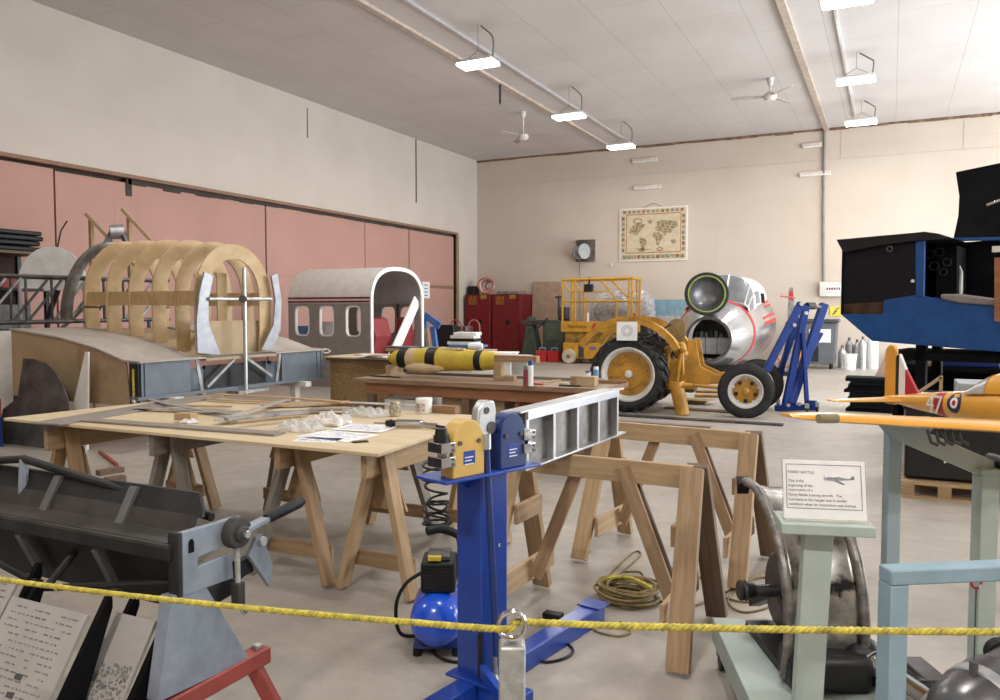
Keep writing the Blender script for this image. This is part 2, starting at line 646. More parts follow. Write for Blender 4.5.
# cornice crack on the back wall and ceiling battens
k = MB()
x = XL
while x < XR:
    k.box(x, x + 0.5, YB - 0.03, YB, ZC - 0.05 - 0.035 * random.random(), ZC)
    x += 0.5
struct('trim_5', k, mat('cornice_brown', (0.24, 0.14, 0.09), 0.8, var=0.3), smooth=0)
struct('trim_6', MB().box(-8.24, -8.12, YF, YB, ZC - 0.06, ZC), mat('batten_beige', (0.5, 0.42, 0.36), 0.7), smooth=0, bevel=0.004)
struct('trim_7', MB().box(-1.86, -1.72, YF, YB, ZC - 0.07, ZC), MATS['batten_beige'], smooth=0, bevel=0.004)
struct('trim_8', MB().box(-7.49, -7.42, YF, YB - 0.1, ZC - 0.05, ZC), M_ALUW, smooth=0, bevel=0.004)
struct('trim_9', MB().box(-1.02, -0.97, YF, YB - 1.2, ZC - 0.045, ZC), M_ALUW, smooth=0, bevel=0.004)
# horizontal joints of back wall
struct('trim_10', MB().box(XL, XR, YB - 0.008, YB, 5.93, 5.945), mat('joint_tan', (0.55, 0.45, 0.37), 0.8), smooth=0)
struct('trim_11', MB().box(-1.4, -1.385, YB - 0.008, YB, 5.95, 6.75).box(1.65, 1.665, YB - 0.008, YB, 5.95, 6.7), MATS['joint_tan'], smooth=0)
# right wall with the wide open hangar doorway
k = MB().box(XR, XR + 0.25, YF, 8.0, 0, ZC).box(XR, XR + 0.25, 24.0, YB, 0, ZC).box(XR, XR + 0.25, 8.0, 24.0, 5.4, ZC)
struct('wall_right', k, MATS['wall_panel_left'], loc=(0, 0, 0), smooth=0)
struct('ground', MB().box(XR + 0.3, XR + 60, YF - 30, YB + 30, -0.25, -0.02), mat('tarmac', (0.3, 0.29, 0.28), 0.9), smooth=0, loc=(0, 0, 0))
# painted dado on the back wall
struct('trim_12', MB().box(-7.0, -4.2, YB - 0.012, YB, 1.42, 1.93), mat('dado_blue', (0.22, 0.36, 0.44), 0.6), smooth=0)
struct('trim_13', MB().box(-7.6, -4.2, YB - 0.010, YB, 0.0, 1.42), mat('dado_grey', (0.45, 0.44, 0.43), 0.6), smooth=0)

# ---------------------------------------------------------------- light
w = bpy.data.worlds.new('sky')
scn.world = w
w.use_nodes = True
nt = w.node_tree
bg = nt.nodes['Background']
sky = nt.nodes.new('ShaderNodeTexSky')
sky.sky_type = 'HOSEK_WILKIE'
sky.sun_direction = (0.5, -0.2, 0.8)
sky.turbidity = 6
nt.links.new(sky.outputs['Color'], bg.inputs['Color'])
bg.inputs['Strength'].default_value = 0.6


def area(name, loc, rot, sx, sy, power, col=(1, 1, 1)):
    l = bpy.data.lights.new(name, 'AREA')
    l.shape = 'RECTANGLE'
    l.size, l.size_y = sx, sy
    l.energy = power
    l.color = col
    o = bpy.data.objects.new(name, l)
    COL.objects.link(o)
    o.location = loc
    o.rotation_euler = rot
    return o


area('doorway_daylight', (XR + 0.35, 16.0, 2.7), (0, R(90), 0), 5.2, 15.5, 3600, (0.93, 0.97, 1.0))

M_LAMP = mat('lamp_glow', (1, 1, 1), 0.5, var=0, emit=(1, 0.98, 0.94, 14.0))
M_CABLE = mat('grey_cable', (0.2, 0.19, 0.18), 0.6)


def lamp(pos, label, hang, flip=1):
    t = thing('hanging_light', label, 'light', pos, 0, 'hanging hangar lights')
    MB().box(-0.36, 0.36, -0.19, 0.19, 0.05, 0.09).box(-0.33, 0.33, -0.17, 0.17, 0.09, 0.11).build('housing', M_WHITE, t, bevel=0.01)
    MB().box(-0.36, 0.36, -0.19, 0.19, 0.0, 0.05).build('diffuser', M_LAMP, t, bevel=0.012)
    k = MB()
    h = ZC - pos[2]
    k.tube([(-0.3, 0, 0.11), (0, 0, 0.28), (0.3, 0, 0.11)], 0.006, 6)
    k.tube([(0, 0, 0.28), (0, 0, h)], 0.005, 6)
    k.build('suspension_wire', M_CABLE, t)
    MB().tube(spline([(0.3 * flip, 0.0, 0.1), (0.32 * flip, 0, 0.35), (0.28 * flip, 0, h * 0.7), (0.06 * flip, 0, h - 0.02)]), 0.016, 6).build('power_cable', M_CABLE, t)
    return t


LP = [((478, 66), 'rectangular hanging light over the hall, largest of the left row of lights'),
      ((569, 118), 'rectangular hanging light, middle one of the left row of lights'),
      ((621, 148), 'small rectangular hanging light, nearest the back wall in the left row'),
      ((847, 3), 'rectangular hanging light cut by the top edge, first of the right row'),
      ((856, 82), 'rectangular hanging light, middle one of the right row of lights'),
      ((861, 124), 'rectangular hanging light nearest the back wall in the right row')]
for (p, lab) in LP:
    q = P(p[0], p[1], 6.1 if p[0] < 700 else 6.25)
    q.y = min(q.y, YB - 0.9)
    lamp(q, lab, 0, 1)
    area('lamp_or_fill_light', (q.x, q.y, q.z - 0.03), (0, 0, 0), 0.7, 0.36, 110, (1, 0.97, 0.92))
for x, y in ((-7.4, 7.5), (-7.4, 1), (-0.9, 9.5), (-0.9, 3.5), (-0.9, -2.2), (5, 16), (5, 8), (4.5, -0.5)):  # added overhead lights with no fixtures; the two behind the camera are strong fill
    area('lamp_or_fill_light', (x, y, 6.2), (0, 0, 0), 0.7, 0.36, 330 if y < 0 else 120, (1, 0.97, 0.92))

scn.view_settings.view_transform = 'Standard'
scn.view_settings.exposure = -0.25
scn.cycles.use_denoising = True
scn.cycles.max_bounces = 8
# ================================================================ SAWHORSES UNDER THE BIG TABLE


def trestle(x, y0, y1, top, label, wm, spread=0.24, tilt=0.0, wm2=None, bh=0.14):
    """sawhorse with its beam along Y; origin on the floor"""
    wm2 = wm2 or wm
    cy = (y0 + y1) / 2
    t = thing('sawhorse', label, 'sawhorse', (x, cy, 0), tilt, 'sawhorses under the long work table')
    L = (y1 - y0) / 2
    beam('beam', (0, -L, top - bh / 2), (0, L, top - bh / 2), 0.04, bh, wm, t)
    for sy in (-1, 1):
        yy = sy * (L - 0.16)
        for sx in (-1, 1):
            beam('leg', (sx * 0.035, yy, top - 0.015), (sx * spread, yy + sy * 0.05, 0.014), 0.09, 0.04, wm2 if (sx + sy) else wm, t, upv=(1, 0, 0))
        yb = yy - sy * 0.065
        beam('cross_brace', (-spread * 0.86, yb + sy * 0.03, 0.17), (spread * 0.86, yb + sy * 0.03, 0.17), 0.022, 0.09, M_FIR, t)
        k = MB().prism([(-0.05, top - bh), (0.05, top - bh), (0.13, top - 0.36), (-0.13, top - 0.36)], lambda a, b, c, q=yb: (a, q + c, b), 0.018)
        k.build('gusset', M_FIR, t, smooth=0, bevel=0.002)
    return t


TZ = 0.82
trestle(-2.56, 3.52, 4.95, TZ, 'tan timber sawhorse holding up the right end of the plywood table', M_FIR2, 0.235)
trestle(-3.17, 3.50, 4.95, TZ, 'sawhorse with grey and brown legs, second from the right under the plywood table', M_FIR, 0.28, 0.02, M_FIRG)
trestle(-4.16, 3.48, 4.90, TZ, 'sawhorse with grey front legs left of the middle under the plywood table', M_FIRG, 0.25, 0, M_FIRG)
trestle(-5.08, 3.42, 4.75, TZ - 0.03, 'brown timber sawhorse under the left end of the plywood table', M_FIR, 0.25, -0.03)
# the table top: a single pale sheet
ts = thing('table_sheet', 'large pale plywood sheet laid over sawhorses as a work table', 'table top', (-4.0, 4.25, TZ))
MB().prism([(-1.6, -0.80), (1.58, -0.79), (1.42, 0.80), (-1.45, 0.82)], lambda a, b, c: (a, b, c), 0.02).build('sheet', M_SHEET, ts, smooth=0, bevel=0.003)
TT = TZ + 0.021


def plank(name, pa, pb, w, h, m, label, cat='board', z=TT, lift=0.0, group='scrap on the plywood table', bend=0):
    """flat strip between two picture points lying on a surface of height z"""
    a = P(pa[0], pa[1], z + h / 2)
    b = P(pb[0], pb[1], z + h / 2)
    a.z += lift
    b.z += lift
    if bend:
        s = (b - a).normalized().cross(V((0, 0, 1)))
        pts = spline([a, a.lerp(b, 0.35) + s * bend, a.lerp(b, 0.7) + s * bend * 0.8, b], 6)
        n = len(pts)
        vs = []
        for i, p in enumerate(pts):
            d = (pts[min(i + 1, n - 1)] - pts[max(i - 1, 0)]).normalized()
            q = d.cross(V((0, 0, 1))) * w / 2
            for dz in (-h / 2, h / 2):
                vs += [p - q + V((0, 0, dz)), p + q + V((0, 0, dz))]
        fs = []
        for i in range(n - 1):
            u, v_ = i * 4, i * 4 + 4
            fs += [(u, u + 1, v_ + 1, v_), (u + 2, v_ + 2, v_ + 3, u + 3), (u, v_, v_ + 2, u + 2), (u + 1, u + 3, v_ + 3, v_ + 1)]
        fs += [(0, 2, 3, 1), (4 * n - 4, 4 * n - 3, 4 * n - 1, 4 * n - 2)]
        o = MB().add(vs, fs).build(name, m, smooth=0)
    else:
        o = beam(name, a, b, w, h, m)
    tag(o, label, cat, group)
    return o


plank('grey_board', (45, 424), (213, 396), 0.24, 0.012, M_GREYB, 'wide grey brown board lying along the back left of the plywood table')
plank('grey_strip', (88, 420), (280, 434), 0.11, 0.014, M_GREYB, 'long grey strip along the front edge of the plywood table')
plank('metal_strip', (136, 410), (240, 414), 0.09, 0.006, M_ALUD, 'dull metal strip lying left of centre on the plywood table', 'strip', lift=0.018)
plank('metal_strip', (150, 402), (236, 418), 0.05, 0.006, M_ALUD, 'narrow bent metal strip angled across the back of the plywood table', 'strip', bend=0.05, lift=0.024)
plank('curved_lath', (213, 398), (344, 406), 0.055, 0.012, M_FIR2, 'long curved timber lath at the back of the plywood table', 'lath', bend=-0.06, lift=0.030)
plank('curved_lath', (206, 400), (300, 404), 0.05, 0.012, M_FIR2, 'shorter curved timber lath in front of the long one', 'lath', bend=0.05, lift=0.012)
plank('curved_lath', (262, 407), (350, 404), 0.10, 0.012, M_FIR2, 'broad brown lath at the back right of the plywood table', 'lath', bend=0.03, lift=0.018)
plank('aluminium_strip', (218, 425), (292, 402), 0.06, 0.005, M_ALU, 'shiny strip running diagonally across the middle of the plywood table', 'strip', lift=0.03)
plank('aluminium_angle', (226, 423), (306, 415), 0.07, 0.02, M_ALUD, 'dull aluminium angle behind the plastic bag', 'strip', lift=0.024)
plank('wood_lath', (236, 427), (300, 420), 0.04, 0.012, M_FIR, 'thin wood lath beside the plastic bag', 'lath', lift=0.030)
plank('wood_lath', (170, 407), (232, 408), 0.035, 0.015, M_FIR2, 'short pale lath behind the metal strips', 'lath', lift=0.012)
plank('wood_lath', (265, 415), (330, 412), 0.07, 0.012, M_GREYB, 'grey wood offcut behind the plastic bag', 'lath', lift=0.018)
plank('wood_lath', (310, 412), (366, 413), 0.11, 0.01, M_FIRG, 'grey offcut left of the glass jar', 'lath', lift=0.024)
plank('metal_sheet', (350, 406), (432, 410), 0.10, 0.004, M_ALU, 'thin bright metal sheet at the back edge of the plywood table', 'sheet', lift=0.030)


def block(name, px, py, sx, sy, sz, rz, m, label, cat, z=TT, group=None, bevel=0.003):
    p = P(px, py, z)
    o = MB().box(-sx / 2, sx / 2, -sy / 2, sy / 2, 0, sz).build(name, m, None, smooth=0, bevel=bevel, loc=(0, 0, 0))
    o.location = p
    o.rotation_euler.z = rz
    return tag(o, label, cat, group)


block('wood_block', 186, 420, 0.14, 0.07, 0.05, 0.1, M_FIR2, 'small orange brown wood block on the left of the plywood table', 'block', z=TT + 0.015)
block('brown_block', 446, 413, 0.19, 0.08, 0.055, 0.05, wood('brown_block_wood', (0.27, 0.15, 0.08), (0.19, 0.1, 0.05)), 'brown wood block at the right end of the plywood table', 'block')


def rag(name, px, py, sx, sy, h, m, label, cat, z=TT, seed=1, rz=0.0, group=None, nu=46):
    """crumpled soft heap"""
    rnd = random.Random(seed)
    ph = [(rnd.uniform(-14, 16), rnd.uniform(6, 17), rnd.uniform(0, 6.28)) for _ in range(7)]

    def fn(u, v):
        x, y = (u - 0.5) * 2, (v - 0.5) * 2
        e = max(0, 1 - x * x) ** 0.5 * max(0, 1 - y * y) ** 0.5
        q = sum(math.sin(a * x + b * y + c) for a, b, c in ph) / 7
        q2 = abs(math.sin(5 * x + 3 * y + ph[0][2]) * math.cos(4 * y - 2 * x))
        zz = h * e ** 0.6 * (0.5 + 0.75 * q + 0.35 * q2)
        ed = 1 + 0.12 * math.sin(7 * math.atan2(y, x) + ph[1][2])
        return (x * sx / 2 * ed, y * sy / 2 * ed, max(0.003, zz))
    k = MB().grid(fn, nu, nu)
    o = k.build(name, m, None, smooth=60, solid=0.0015, loc=(0, 0, 0))
    o.location = P(px, py, z)
    o.rotation_euler.z = rz
    return tag(o, label, cat, group)


rag('plastic_bag', 300, 430, 0.28, 0.2, 0.075, M_CLEAR, 'crumpled clear plastic bag left of the papers on the plywood table', 'bag', seed=2)
rag('paper_wrap', 331, 424, 0.26, 0.2, 0.085, mat('white_tissue', (0.72, 0.69, 0.66), 0.8, var=0.08), 'crumpled white paper wrapping behind the papers on the plywood table', 'wrapping', seed=5)
rag('plastic_bag', 365, 416, 0.34, 0.16, 0.07, M_CLEAR, 'flat clear plastic bag lying left of the glass jar', 'bag', seed=9)
rag('white_rag', 189, 423, 0.11, 0.07, 0.035, M_PAPER, 'small white rag beside the wood block', 'rag', seed=11)


def sheet_of_paper(px, py, sx, sy, rz, label, z=TT, ink=M_INKB, seed=0):
    rnd = random.Random(seed)
    t = thing('paper_sheet', label, 'paper', P(px, py, z), rz, 'papers on the plywood table')
    MB().box(-sx / 2, sx / 2, -sy / 2, sy / 2, 0, 0.002).build('page', M_PAPER, t, smooth=0)
    k = MB()
    for i in range(9):
        y = sy * (0.38 - 0.09 * i)
        x0 = -sx * 0.42
        while x0 < sx * 0.36:
            L = rnd.uniform(0.02, 0.09) * sx / 0.3
            if rnd.random() < 0.75:
                k.box(x0, min(x0 + L, sx * 0.42), y, y + 0.006, 0.002, 0.0024)
            x0 += L + 0.012
    k.build('printed_lines', ink, t, smooth=0)['kind'] = 'stuff'
    return t


sheet_of_paper(337, 436, 0.40, 0.30, -0.05, 'printed drawing sheet on the front edge of the plywood table, left of another', seed=3)
sheet_of_paper(366, 428, 0.36, 0.28, 0.12, 'printed sheet lying right of and above the front sheet on the plywood table', z=TT + 0.003, seed=4)
sheet_of_paper(318, 440, 0.26, 0.16, 0.3, 'white sheet under the plastic bag on the plywood table', seed=6)
plank('black_folder', (352, 442), (368, 441), 0.05, 0.006, M_BLACK, 'black folder edge under the papers at the front of the plywood table', 'folder')

# jar and tub
j = thing('glass_jar', 'small murky glass jar on the back of the plywood table', 'jar', P(395, 416, TT))
MB().lathe([(0, 0), (0.036, 0), (0.042, 0.008), (0.043, 0.068), (0.03, 0.082), (0.03, 0.09)], (0, 0, 0), (0, 0, 1), 24).build('jar_body', mat('murky_glass', (0.40, 0.38, 0.28), 0.15, var=0.3, scale=40), j)
MB().lathe([(0.0, 0.106), (0.03, 0.106), (0.034, 0.102), (0.034, 0.09), (0, 0.09)], (0, 0, 0), (0, 0, 1), 24).build('lid', mat('brassy_lid', (0.5, 0.44, 0.3), 0.4, 0.5), j)
j = thing('plastic_tub', 'white plastic tub with lid and faint label beside the jar', 'tub', P(424, 413, TT))
MB().lathe([(0, 0), (0.056, 0), (0.06, 0.006), (0.06, 0.085), (0, 0.085)], (0, 0, 0), (0, 0, 1), 28).build('tub_body', M_WHITE, j)
MB().lathe([(0.063, 0.085), (0.063, 0.108), (0.058, 0.112), (0, 0.112), (0, 0.085)], (0, 0, 0), (0, 0, 1), 28).build('lid', M_WHITE, j, smooth=50)
MB().lathe([(0.0608, 0.015), (0.0608, 0.075)], (0, 0, 0), (0, 0, 1), 14, 3.4, 5.4, ref=(1, 0, 0)).build('paper_label', mat('pinkish_label', (0.62, 0.5, 0.5), 0.6, var=0.35, scale=45), j)

# air tool
p = P(404, 428, TT)
at = thing('air_drill', 'polished air tool with black chuck and hose on the plywood table', 'power tool', p, R(20))
MB().tube([(-0.05, 0, 0.03), (0.11, 0, 0.03)], 0.026, 16).ball((0.11, 0, 0.03), 0.026).build('motor_body', M_CHROME, at)
MB().tube([(0.09, 0, 0.03), (0.15, -0.01, 0.022), (0.22, -0.03, 0.02)], [0.02, 0.017, 0.019], 14).build('grip', M_CHROME, at)
MB().tube([(-0.05, 0, 0.03), (-0.08, 0, 0.03)], 0.02, 14).tube([(-0.08, 0, 0.03), (-0.12, 0, 0.03)], [0.026, 0.018], 14).build('chuck', M_BLACK, at)
MB().tube([(-0.12, 0, 0.03), (-0.2, 0, 0.03)], 0.004, 6).build('drill_bit', M_STEEL, at)
MB().tube(spline([(0.22, -0.03, 0.02), (0.3, -0.05, 0.012), (0.34, -0.11, 0.012), (0.27, -0.17, 0.012), (0.33, -0.21, 0.012), (0.40, -0.15, 0.012)]), 0.009, 8).build('hose', M_BLACK, at)

# ================================================================ RIGHT PAIR OF SAWHORSES


def sawhorse2(x0, x1, y, top, label, rz, legm):
    """timber sawhorse whose beam runs along local X, with diagonal braces"""
    cx = (x0 + x1) / 2
    t = thing('braced_sawhorse', label, 'sawhorse', (cx, y, 0), rz, 'braced sawhorses under the ribbed panel')
    L = (x1 - x0) / 2
    beam('beam', (-L, 0, top - 0.055), (L - 0.03, 0, top - 0.055), 0.04, 0.11, M_FIR2, t)
    for sx in (-1, 1):
        xx = sx * (L - 0.02)
        for sy in (-1, 1):
            m = M_FIRD if (sx > 0 and sy > 0 and legm) else (M_FIR if sx > 0 else M_FIR2)
            beam('leg', (xx, sy * 0.045, top - 0.004), (xx + sx * 0.03, sy * 0.37, 0.016), 0.105, 0.042, m, t, upv=(0, 1, 0))
        for zz, hy, nm, hh in ((0.55, 0.15, 'upper_brace', 0.10), (0.22, 0.31, 'lower_brace', 0.12)):
            beam(nm, (xx - sx * 0.06, -hy, zz), (xx - sx * 0.06, hy, zz), 0.024, hh, M_FIR if zz > 0.4 else M_FIR2, t)
        for dy in ((0.028,) if sx < 0 else (-0.028, 0.028)):
            beam('diagonal_brace', (sx * 0.12, dy, top - 0.03), (sx * (L - 0.11), dy, 0.18), 0.022, 0.07, M_FIR if dy * sx < 0 else M_FIRD, t, upv=(0, 0, 1))
    return t


sawhorse2(-1.78, -0.80, 3.78, 0.86, 'front braced timber sawhorse right of the blue machine stand', R(-2), True)
sawhorse2(-1.70, -0.72, 5.0, 0.86, 'rear braced timber sawhorse behind the front one', R(-6), True)

# ================================================================ RIBBED ALUMINIUM PANEL ON THE SAWHORSES
Z0, Z1 = 0.868, 1.145
n0, n1 = P(527, 470, Z0), P(617, 436, Z0)
pn = thing('ribbed_wing_section', 'ribbed aluminium box section resting across the two braced sawhorses', 'wing section', n0)
u = (n1 - n0)
LN = u.length
pn.rotation_euler.z = math.atan2(u.y, u.x)
W = 0.09
MB().box(-0.03, LN + 0.12, -0.012, W, 0, 0.010).build('lower_skin', M_ALU, pn, bevel=0.002)
MB().prism([(-0.06, 0.0), (LN + 0.08, -0.012), (LN, W), (-0.10, W * 1.0)], lambda a, b, c: (a, b, Z1 - Z0 - 0.01 + c), 0.008).build('upper_skin', M_ALU, pn, smooth=0)
MB().box(0.0, LN, 0.04, 0.046, 0.01, Z1 - Z0 - 0.01).build('web', M_DUST, pn, smooth=0)
MB().box(-0.004, 0.0, 0.0, W, 0.01, Z1 - Z0 - 0.01).build('end_plate', M_DUST, pn, smooth=0)
MB().box(-0.01, LN, -0.012, -0.006, Z1 - Z0 - 0.045, Z1 - Z0 - 0.008).build('flange', M_ALUW, pn, smooth=0)
for i in range(5):
    x = LN * i / 4
    MB().box(x - 0.012, x + 0.012, -0.004, 0.004, 0.01, Z1 - Z0 - 0.01).box(x - 0.002, x + 0.002, 0.0, 0.042, 0.01, Z1 - Z0 - 0.01).build('rib', M_ALU, pn, smooth=0)
# small box and coiled lead seen behind it on the rear horse
q = P(661, 0, 0) if False else None

# ================================================================ BLUE MACHINE STAND
SP = V((-1.50, 2.88, 0))
st = thing('machine_stand', 'tall blue steel pedestal stand carrying a yellow and a blue bending head', 'machine stand', SP, 0)
HX = R(71)
rotM = Matrix.Rotation(HX, 4, 'Z')


def lx(a, b, c):
    return rotM @ V((a, b, c))


ph = 0.955
k = MB().box(-0.075, 0.075, -0.075, 0.075, 0.07, ph - 0.01, rotM)
k.build('column', M_BLUE, st, bevel=0.008)
k = MB().box(-0.305, 0.225, -0.125, 0.06, ph - 0.012, ph, rotM)
k.build('top_plate', M_BLUE, st, bevel=0.003)
for sg in (-1, 1):
    MB().prism([(sg * 0.075, ph - 0.012), (sg * 0.20, ph - 0.012), (sg * 0.075, ph - 0.08)], lambda a, b, c: lx(a, c - 0.004, b), 0.008).build('plate_gusset', M_BLUE, st, smooth=0)
# floor beams
rotB = Matrix.Rotation(R(80), 4, 'Z')
MB().box(-0.65, 0.98, -0.045, 0.045, 0.0, 0.09, rotB).build('floor_beam', M_BLUE, st, bevel=0.006)
MB().box(0.88, 1.0, -0.065, 0.065, 0.09, 0.098, rotB).build('foot_plate', M_BLUE, st, bevel=0.002)
MB().box(-0.09, 0.0, -0.26, -0.045, 0.0, 0.09, rotB).build('floor_beam', M_BLUE, st, bevel=0.006)
MB().cyl(rotB @ V((-0.045, -0.26, 0.045)), rotB @ V((-0.045, -0.272, 0.045)), 0.017, n=6).build('bolt', M_GALV, st)
MB().box(-0.11, 0.11, -0.11, 0.11, 0.085, 0.097, rotB).build('base_plate', M_BLUE, st, bevel=0.003)
# foot pedal linkage: long rod on the near corner
MB().tube([lx(-0.072, -0.10, 1.07), lx(-0.02, -0.11, 0.16)], 0.014, 12).build('lever_rod', M_BLUED, st)
MB().tube([lx(-0.03, -0.11, 0.20), lx(-0.03, -0.11, 0.12)], 0.011, 10).tube([lx(-0.03, -0.11, 0.12), lx(-0.07, -0.16, 0.11)], 0.012, 8).build('rod_clevis', M_GALV, st)
MB().bar(lx(-0.07, -0.05, 0.16), lx(-0.12, -0.25, 0.10), 0.03, 0.05).box(-0.16, -0.06, -0.36, -0.24, 0.08, 0.098, rotM).build('pedal', M_BLUE, st, bevel=0.003)
MB().bar(lx(-0.085, -0.079, 0.30), lx(-0.085, -0.079, 0.12), 0.02, 0.012, lx(0, 1, 0)).build('return_spring', M_BLKM, st)
# cast lever head between the two heads
k = MB()
prof = [(-0.05, -0.02), (-0.035, 0.10), (-0.01, 0.135), (0.04, 0.13), (0.05, 0.09), (0.045, 0.02), (0.02, 0.0), (0.0, -0.05), (-0.03, -0.06)]
k.prism(prof, lambda a, b, c: lx(a * 1.15 - 0.055, -0.085 + c, 1.10 + b * 1.05), 0.045)
k.build('lever_head', M_ALU, st, bevel=0.008)
MB().cyl(lx(-0.03, -0.088, 1.13), lx(-0.03, -0.03, 1.13), 0.024, n=18).build('pivot_pin', M_STEEL, st)
MB().cyl(lx(-0.055, -0.088, 1.20), lx(-0.055, -0.03, 1.20), 0.014, n=14).build('pivot_pin', M_STEEL, st)
MB().tube([lx(-0.072, -0.10, 1.11), lx(-0.072, -0.10, 1.05)], 0.02, 12).build('rod_end', M_ALU, st)


def head(nm, x0, x1, body, hh, knob, jaw_side):
    t = st
    wd, ht = x1 - x0, hh
    cx = (x0 + x1) / 2
    pts = [(x0, 0), (x1, 0)] + [(x1, ht * 0.55)] + arc(cx, ht * 0.55, wd / 2, ht * 0.45, 0, PI, 14) + [(x0, ht * 0.55)]
    o = MB().prism(pts, lambda a, b, c: lx(a, -0.105 + c, ph + b), 0.075).build(nm, body, t, bevel=0.004)
    for bx in (x0 + wd * 0.2, x1 - wd * 0.2):
        MB().cyl(lx(bx, -0.112, ph + 0.135), lx(bx, -0.103, ph + 0.135), 0.009, n=10).build('bolt', M_STEEL, o, world=False)
    MB().box(cx - 0.03, cx + 0.03, -0.1065, -0.105, ph + 0.05, ph + 0.10, rotM).build('maker_plate', M_BLUE, o, smooth=0)
    kk = MB()
    for i, (xa, L_) in enumerate(((0.02, 0.044), (0.033, 0.035), (0.047, 0.045))):
        kk.box(cx - 0.024, cx - 0.024 + L_, -0.1072, -0.1065, ph + 0.098 - xa - 0.004, ph + 0.098 - xa, rotM)
    kk.build('plate_lettering', M_WHITE, o, smooth=0)
    xs = x0 - 0.03 if jaw_side < 0 else x1 + 0.02
    k = MB()
    k.box(xs - 0.035, xs + 0.035, -0.115, -0.03, ph + 0.05, ph + 0.09, rotM)
    k.box(xs - 0.035, xs + 0.035, -0.115, -0.03, ph + 0.105, ph + 0.145, rotM)
    k.box(xs - 0.0, xs + 0.02, -0.10, -0.045, ph + 0.085, ph + 0.11, rotM)
    j = k.build('jaw_block', M_CHROME, o, bevel=0.003)
    for zz in (0.06, 0.08, 0.115, 0.135):
        MB().cyl(lx(xs + 0.02, -0.118, ph + zz), lx(xs + 0.02, -0.112, ph + zz), 0.006, n=8).build('jaw_screw', M_STEEL, j)
    if knob:
        MB().cyl(lx(xs, -0.07, ph + 0.145), lx(xs, -0.07, ph + 0.17), 0.03, n=16).cyl(lx(xs, -0.07, ph + 0.165), lx(xs, -0.07, ph + 0.195), 0.026, 0.022, n=10).build('knob', M_BLACK, j)
    return o


head('yellow_head', -0.25, -0.085, M_MUST, 0.222, True, -1)
head('blue_head', 0.005, 0.15, M_BLUED, 0.225, False, 1)
text('8', 0.022, M_WHITE, st, MX(lx(0.02, -0.0765, 0.63), lx(1, 0, 0), (0, 0, 1)), 'decal')

# ================================================================ COMPRESSOR BEHIND THE STAND
cp = P(433, 650, 0)
c = thing('air_compressor', 'small air compressor with round blue tank and black motor beside the machine stand', 'compressor', (cp.x, cp.y + 0.05, 0), YAW)
k = MB()
for sx in (-0.09, 0.09):
    for sy in (-0.1, 0.12):
        MB().cyl((sx, sy, 0), (sx, sy, 0.03), 0.02, n=12).build('rubber_foot', M_BLACK, c)
MB().box(-0.11, 0.11, -0.11, 0.13, 0.03, 0.045).build('base_tray', M_BLUED, c, bevel=0.004)
MB().lathe([(0, -0.2), (0.05, -0.195), (0.095, -0.17), (0.12, -0.12), (0.125, -0.08), (0.125, 0.12), (0.1, 0.18), (0, 0.2)], (0, 0, 0.165), (0, 1, 0), 36).build('tank', mat('bright_blue_tank', (0.01, 0.09, 0.68), 0.25, var=0.08, coat=0.5), c, smooth=60)
k = MB().box(-0.075, 0.085, -0.09, 0.1, 0.285, 0.43)
m_ = k.build('motor_housing', M_BLACK, c, bevel=0.012)
k = MB()
for i in range(7):
    k.box(-0.06, 0.07, -0.093, -0.09, 0.31 + 0.015 * i, 0.317 + 0.015 * i)
k.build('cooling_fins', M_BLKM, m_)
MB().box(-0.05, 0.06, -0.06, 0.08, 0.43, 0.455).build('motor_cap', M_STEEL, m_, bevel=0.006)
MB().box(-0.04, 0.02, -0.092, -0.06, 0.44, 0.458).build('warning_label', mat('sticker_yellow', (0.7, 0.55, 0.05), 0.6), m_, smooth=0)
MB().tube(spline([(0.09, 0.08, 0.30), (0.10, 0.08, 0.45), (0.08, 0.06, 0.53), (0.02, 0.02, 0.555)]), 0.014, 10).build('handle_bar', M_BLUE, c)
MB().tube(spline([(0.09, 0.065, 0.52), (0.02, 0.02, 0.56), (-0.05, -0.02, 0.56)]), 0.021, 10).build('handle_grip', M_BLACK, c)
MB().tube(spline([(-0.07, 0.0, 0.36), (-0.15, -0.02, 0.31), (-0.2, 0.0, 0.2), (-0.19, 0.04, 0.05), (-0.1, 0.09, 0.012), (0.1, 0.16, 0.012)]), 0.009, 8).build('power_cord', M_BLACK, c)

# spiral hose hanging from the table edge to the compressor
k = MB()
pts = []
for i in range(12 * 14 + 1):
    t = i / 14
    z = 0.86 - t * 0.027 * (1 + 0.35 * math.sin(t)) * 1.05
    a = 2 * PI * t
    r_ = 0.06 + 0.012 * math.sin(t * 1.7)
    pts.append((r_ * math.cos(a), r_ * math.sin(a), z))
hp = D(437, 500, 3.9)
pts = [V((hp.x + a, hp.y + b, c_)) for a, b, c_ in pts]
k.tube(pts, 0.006, 6)
o = k.build('spiral_air_hose', M_BLACK)
tag(o, 'black coiled air hose hanging beside the blue stand above the compressor', 'hose')

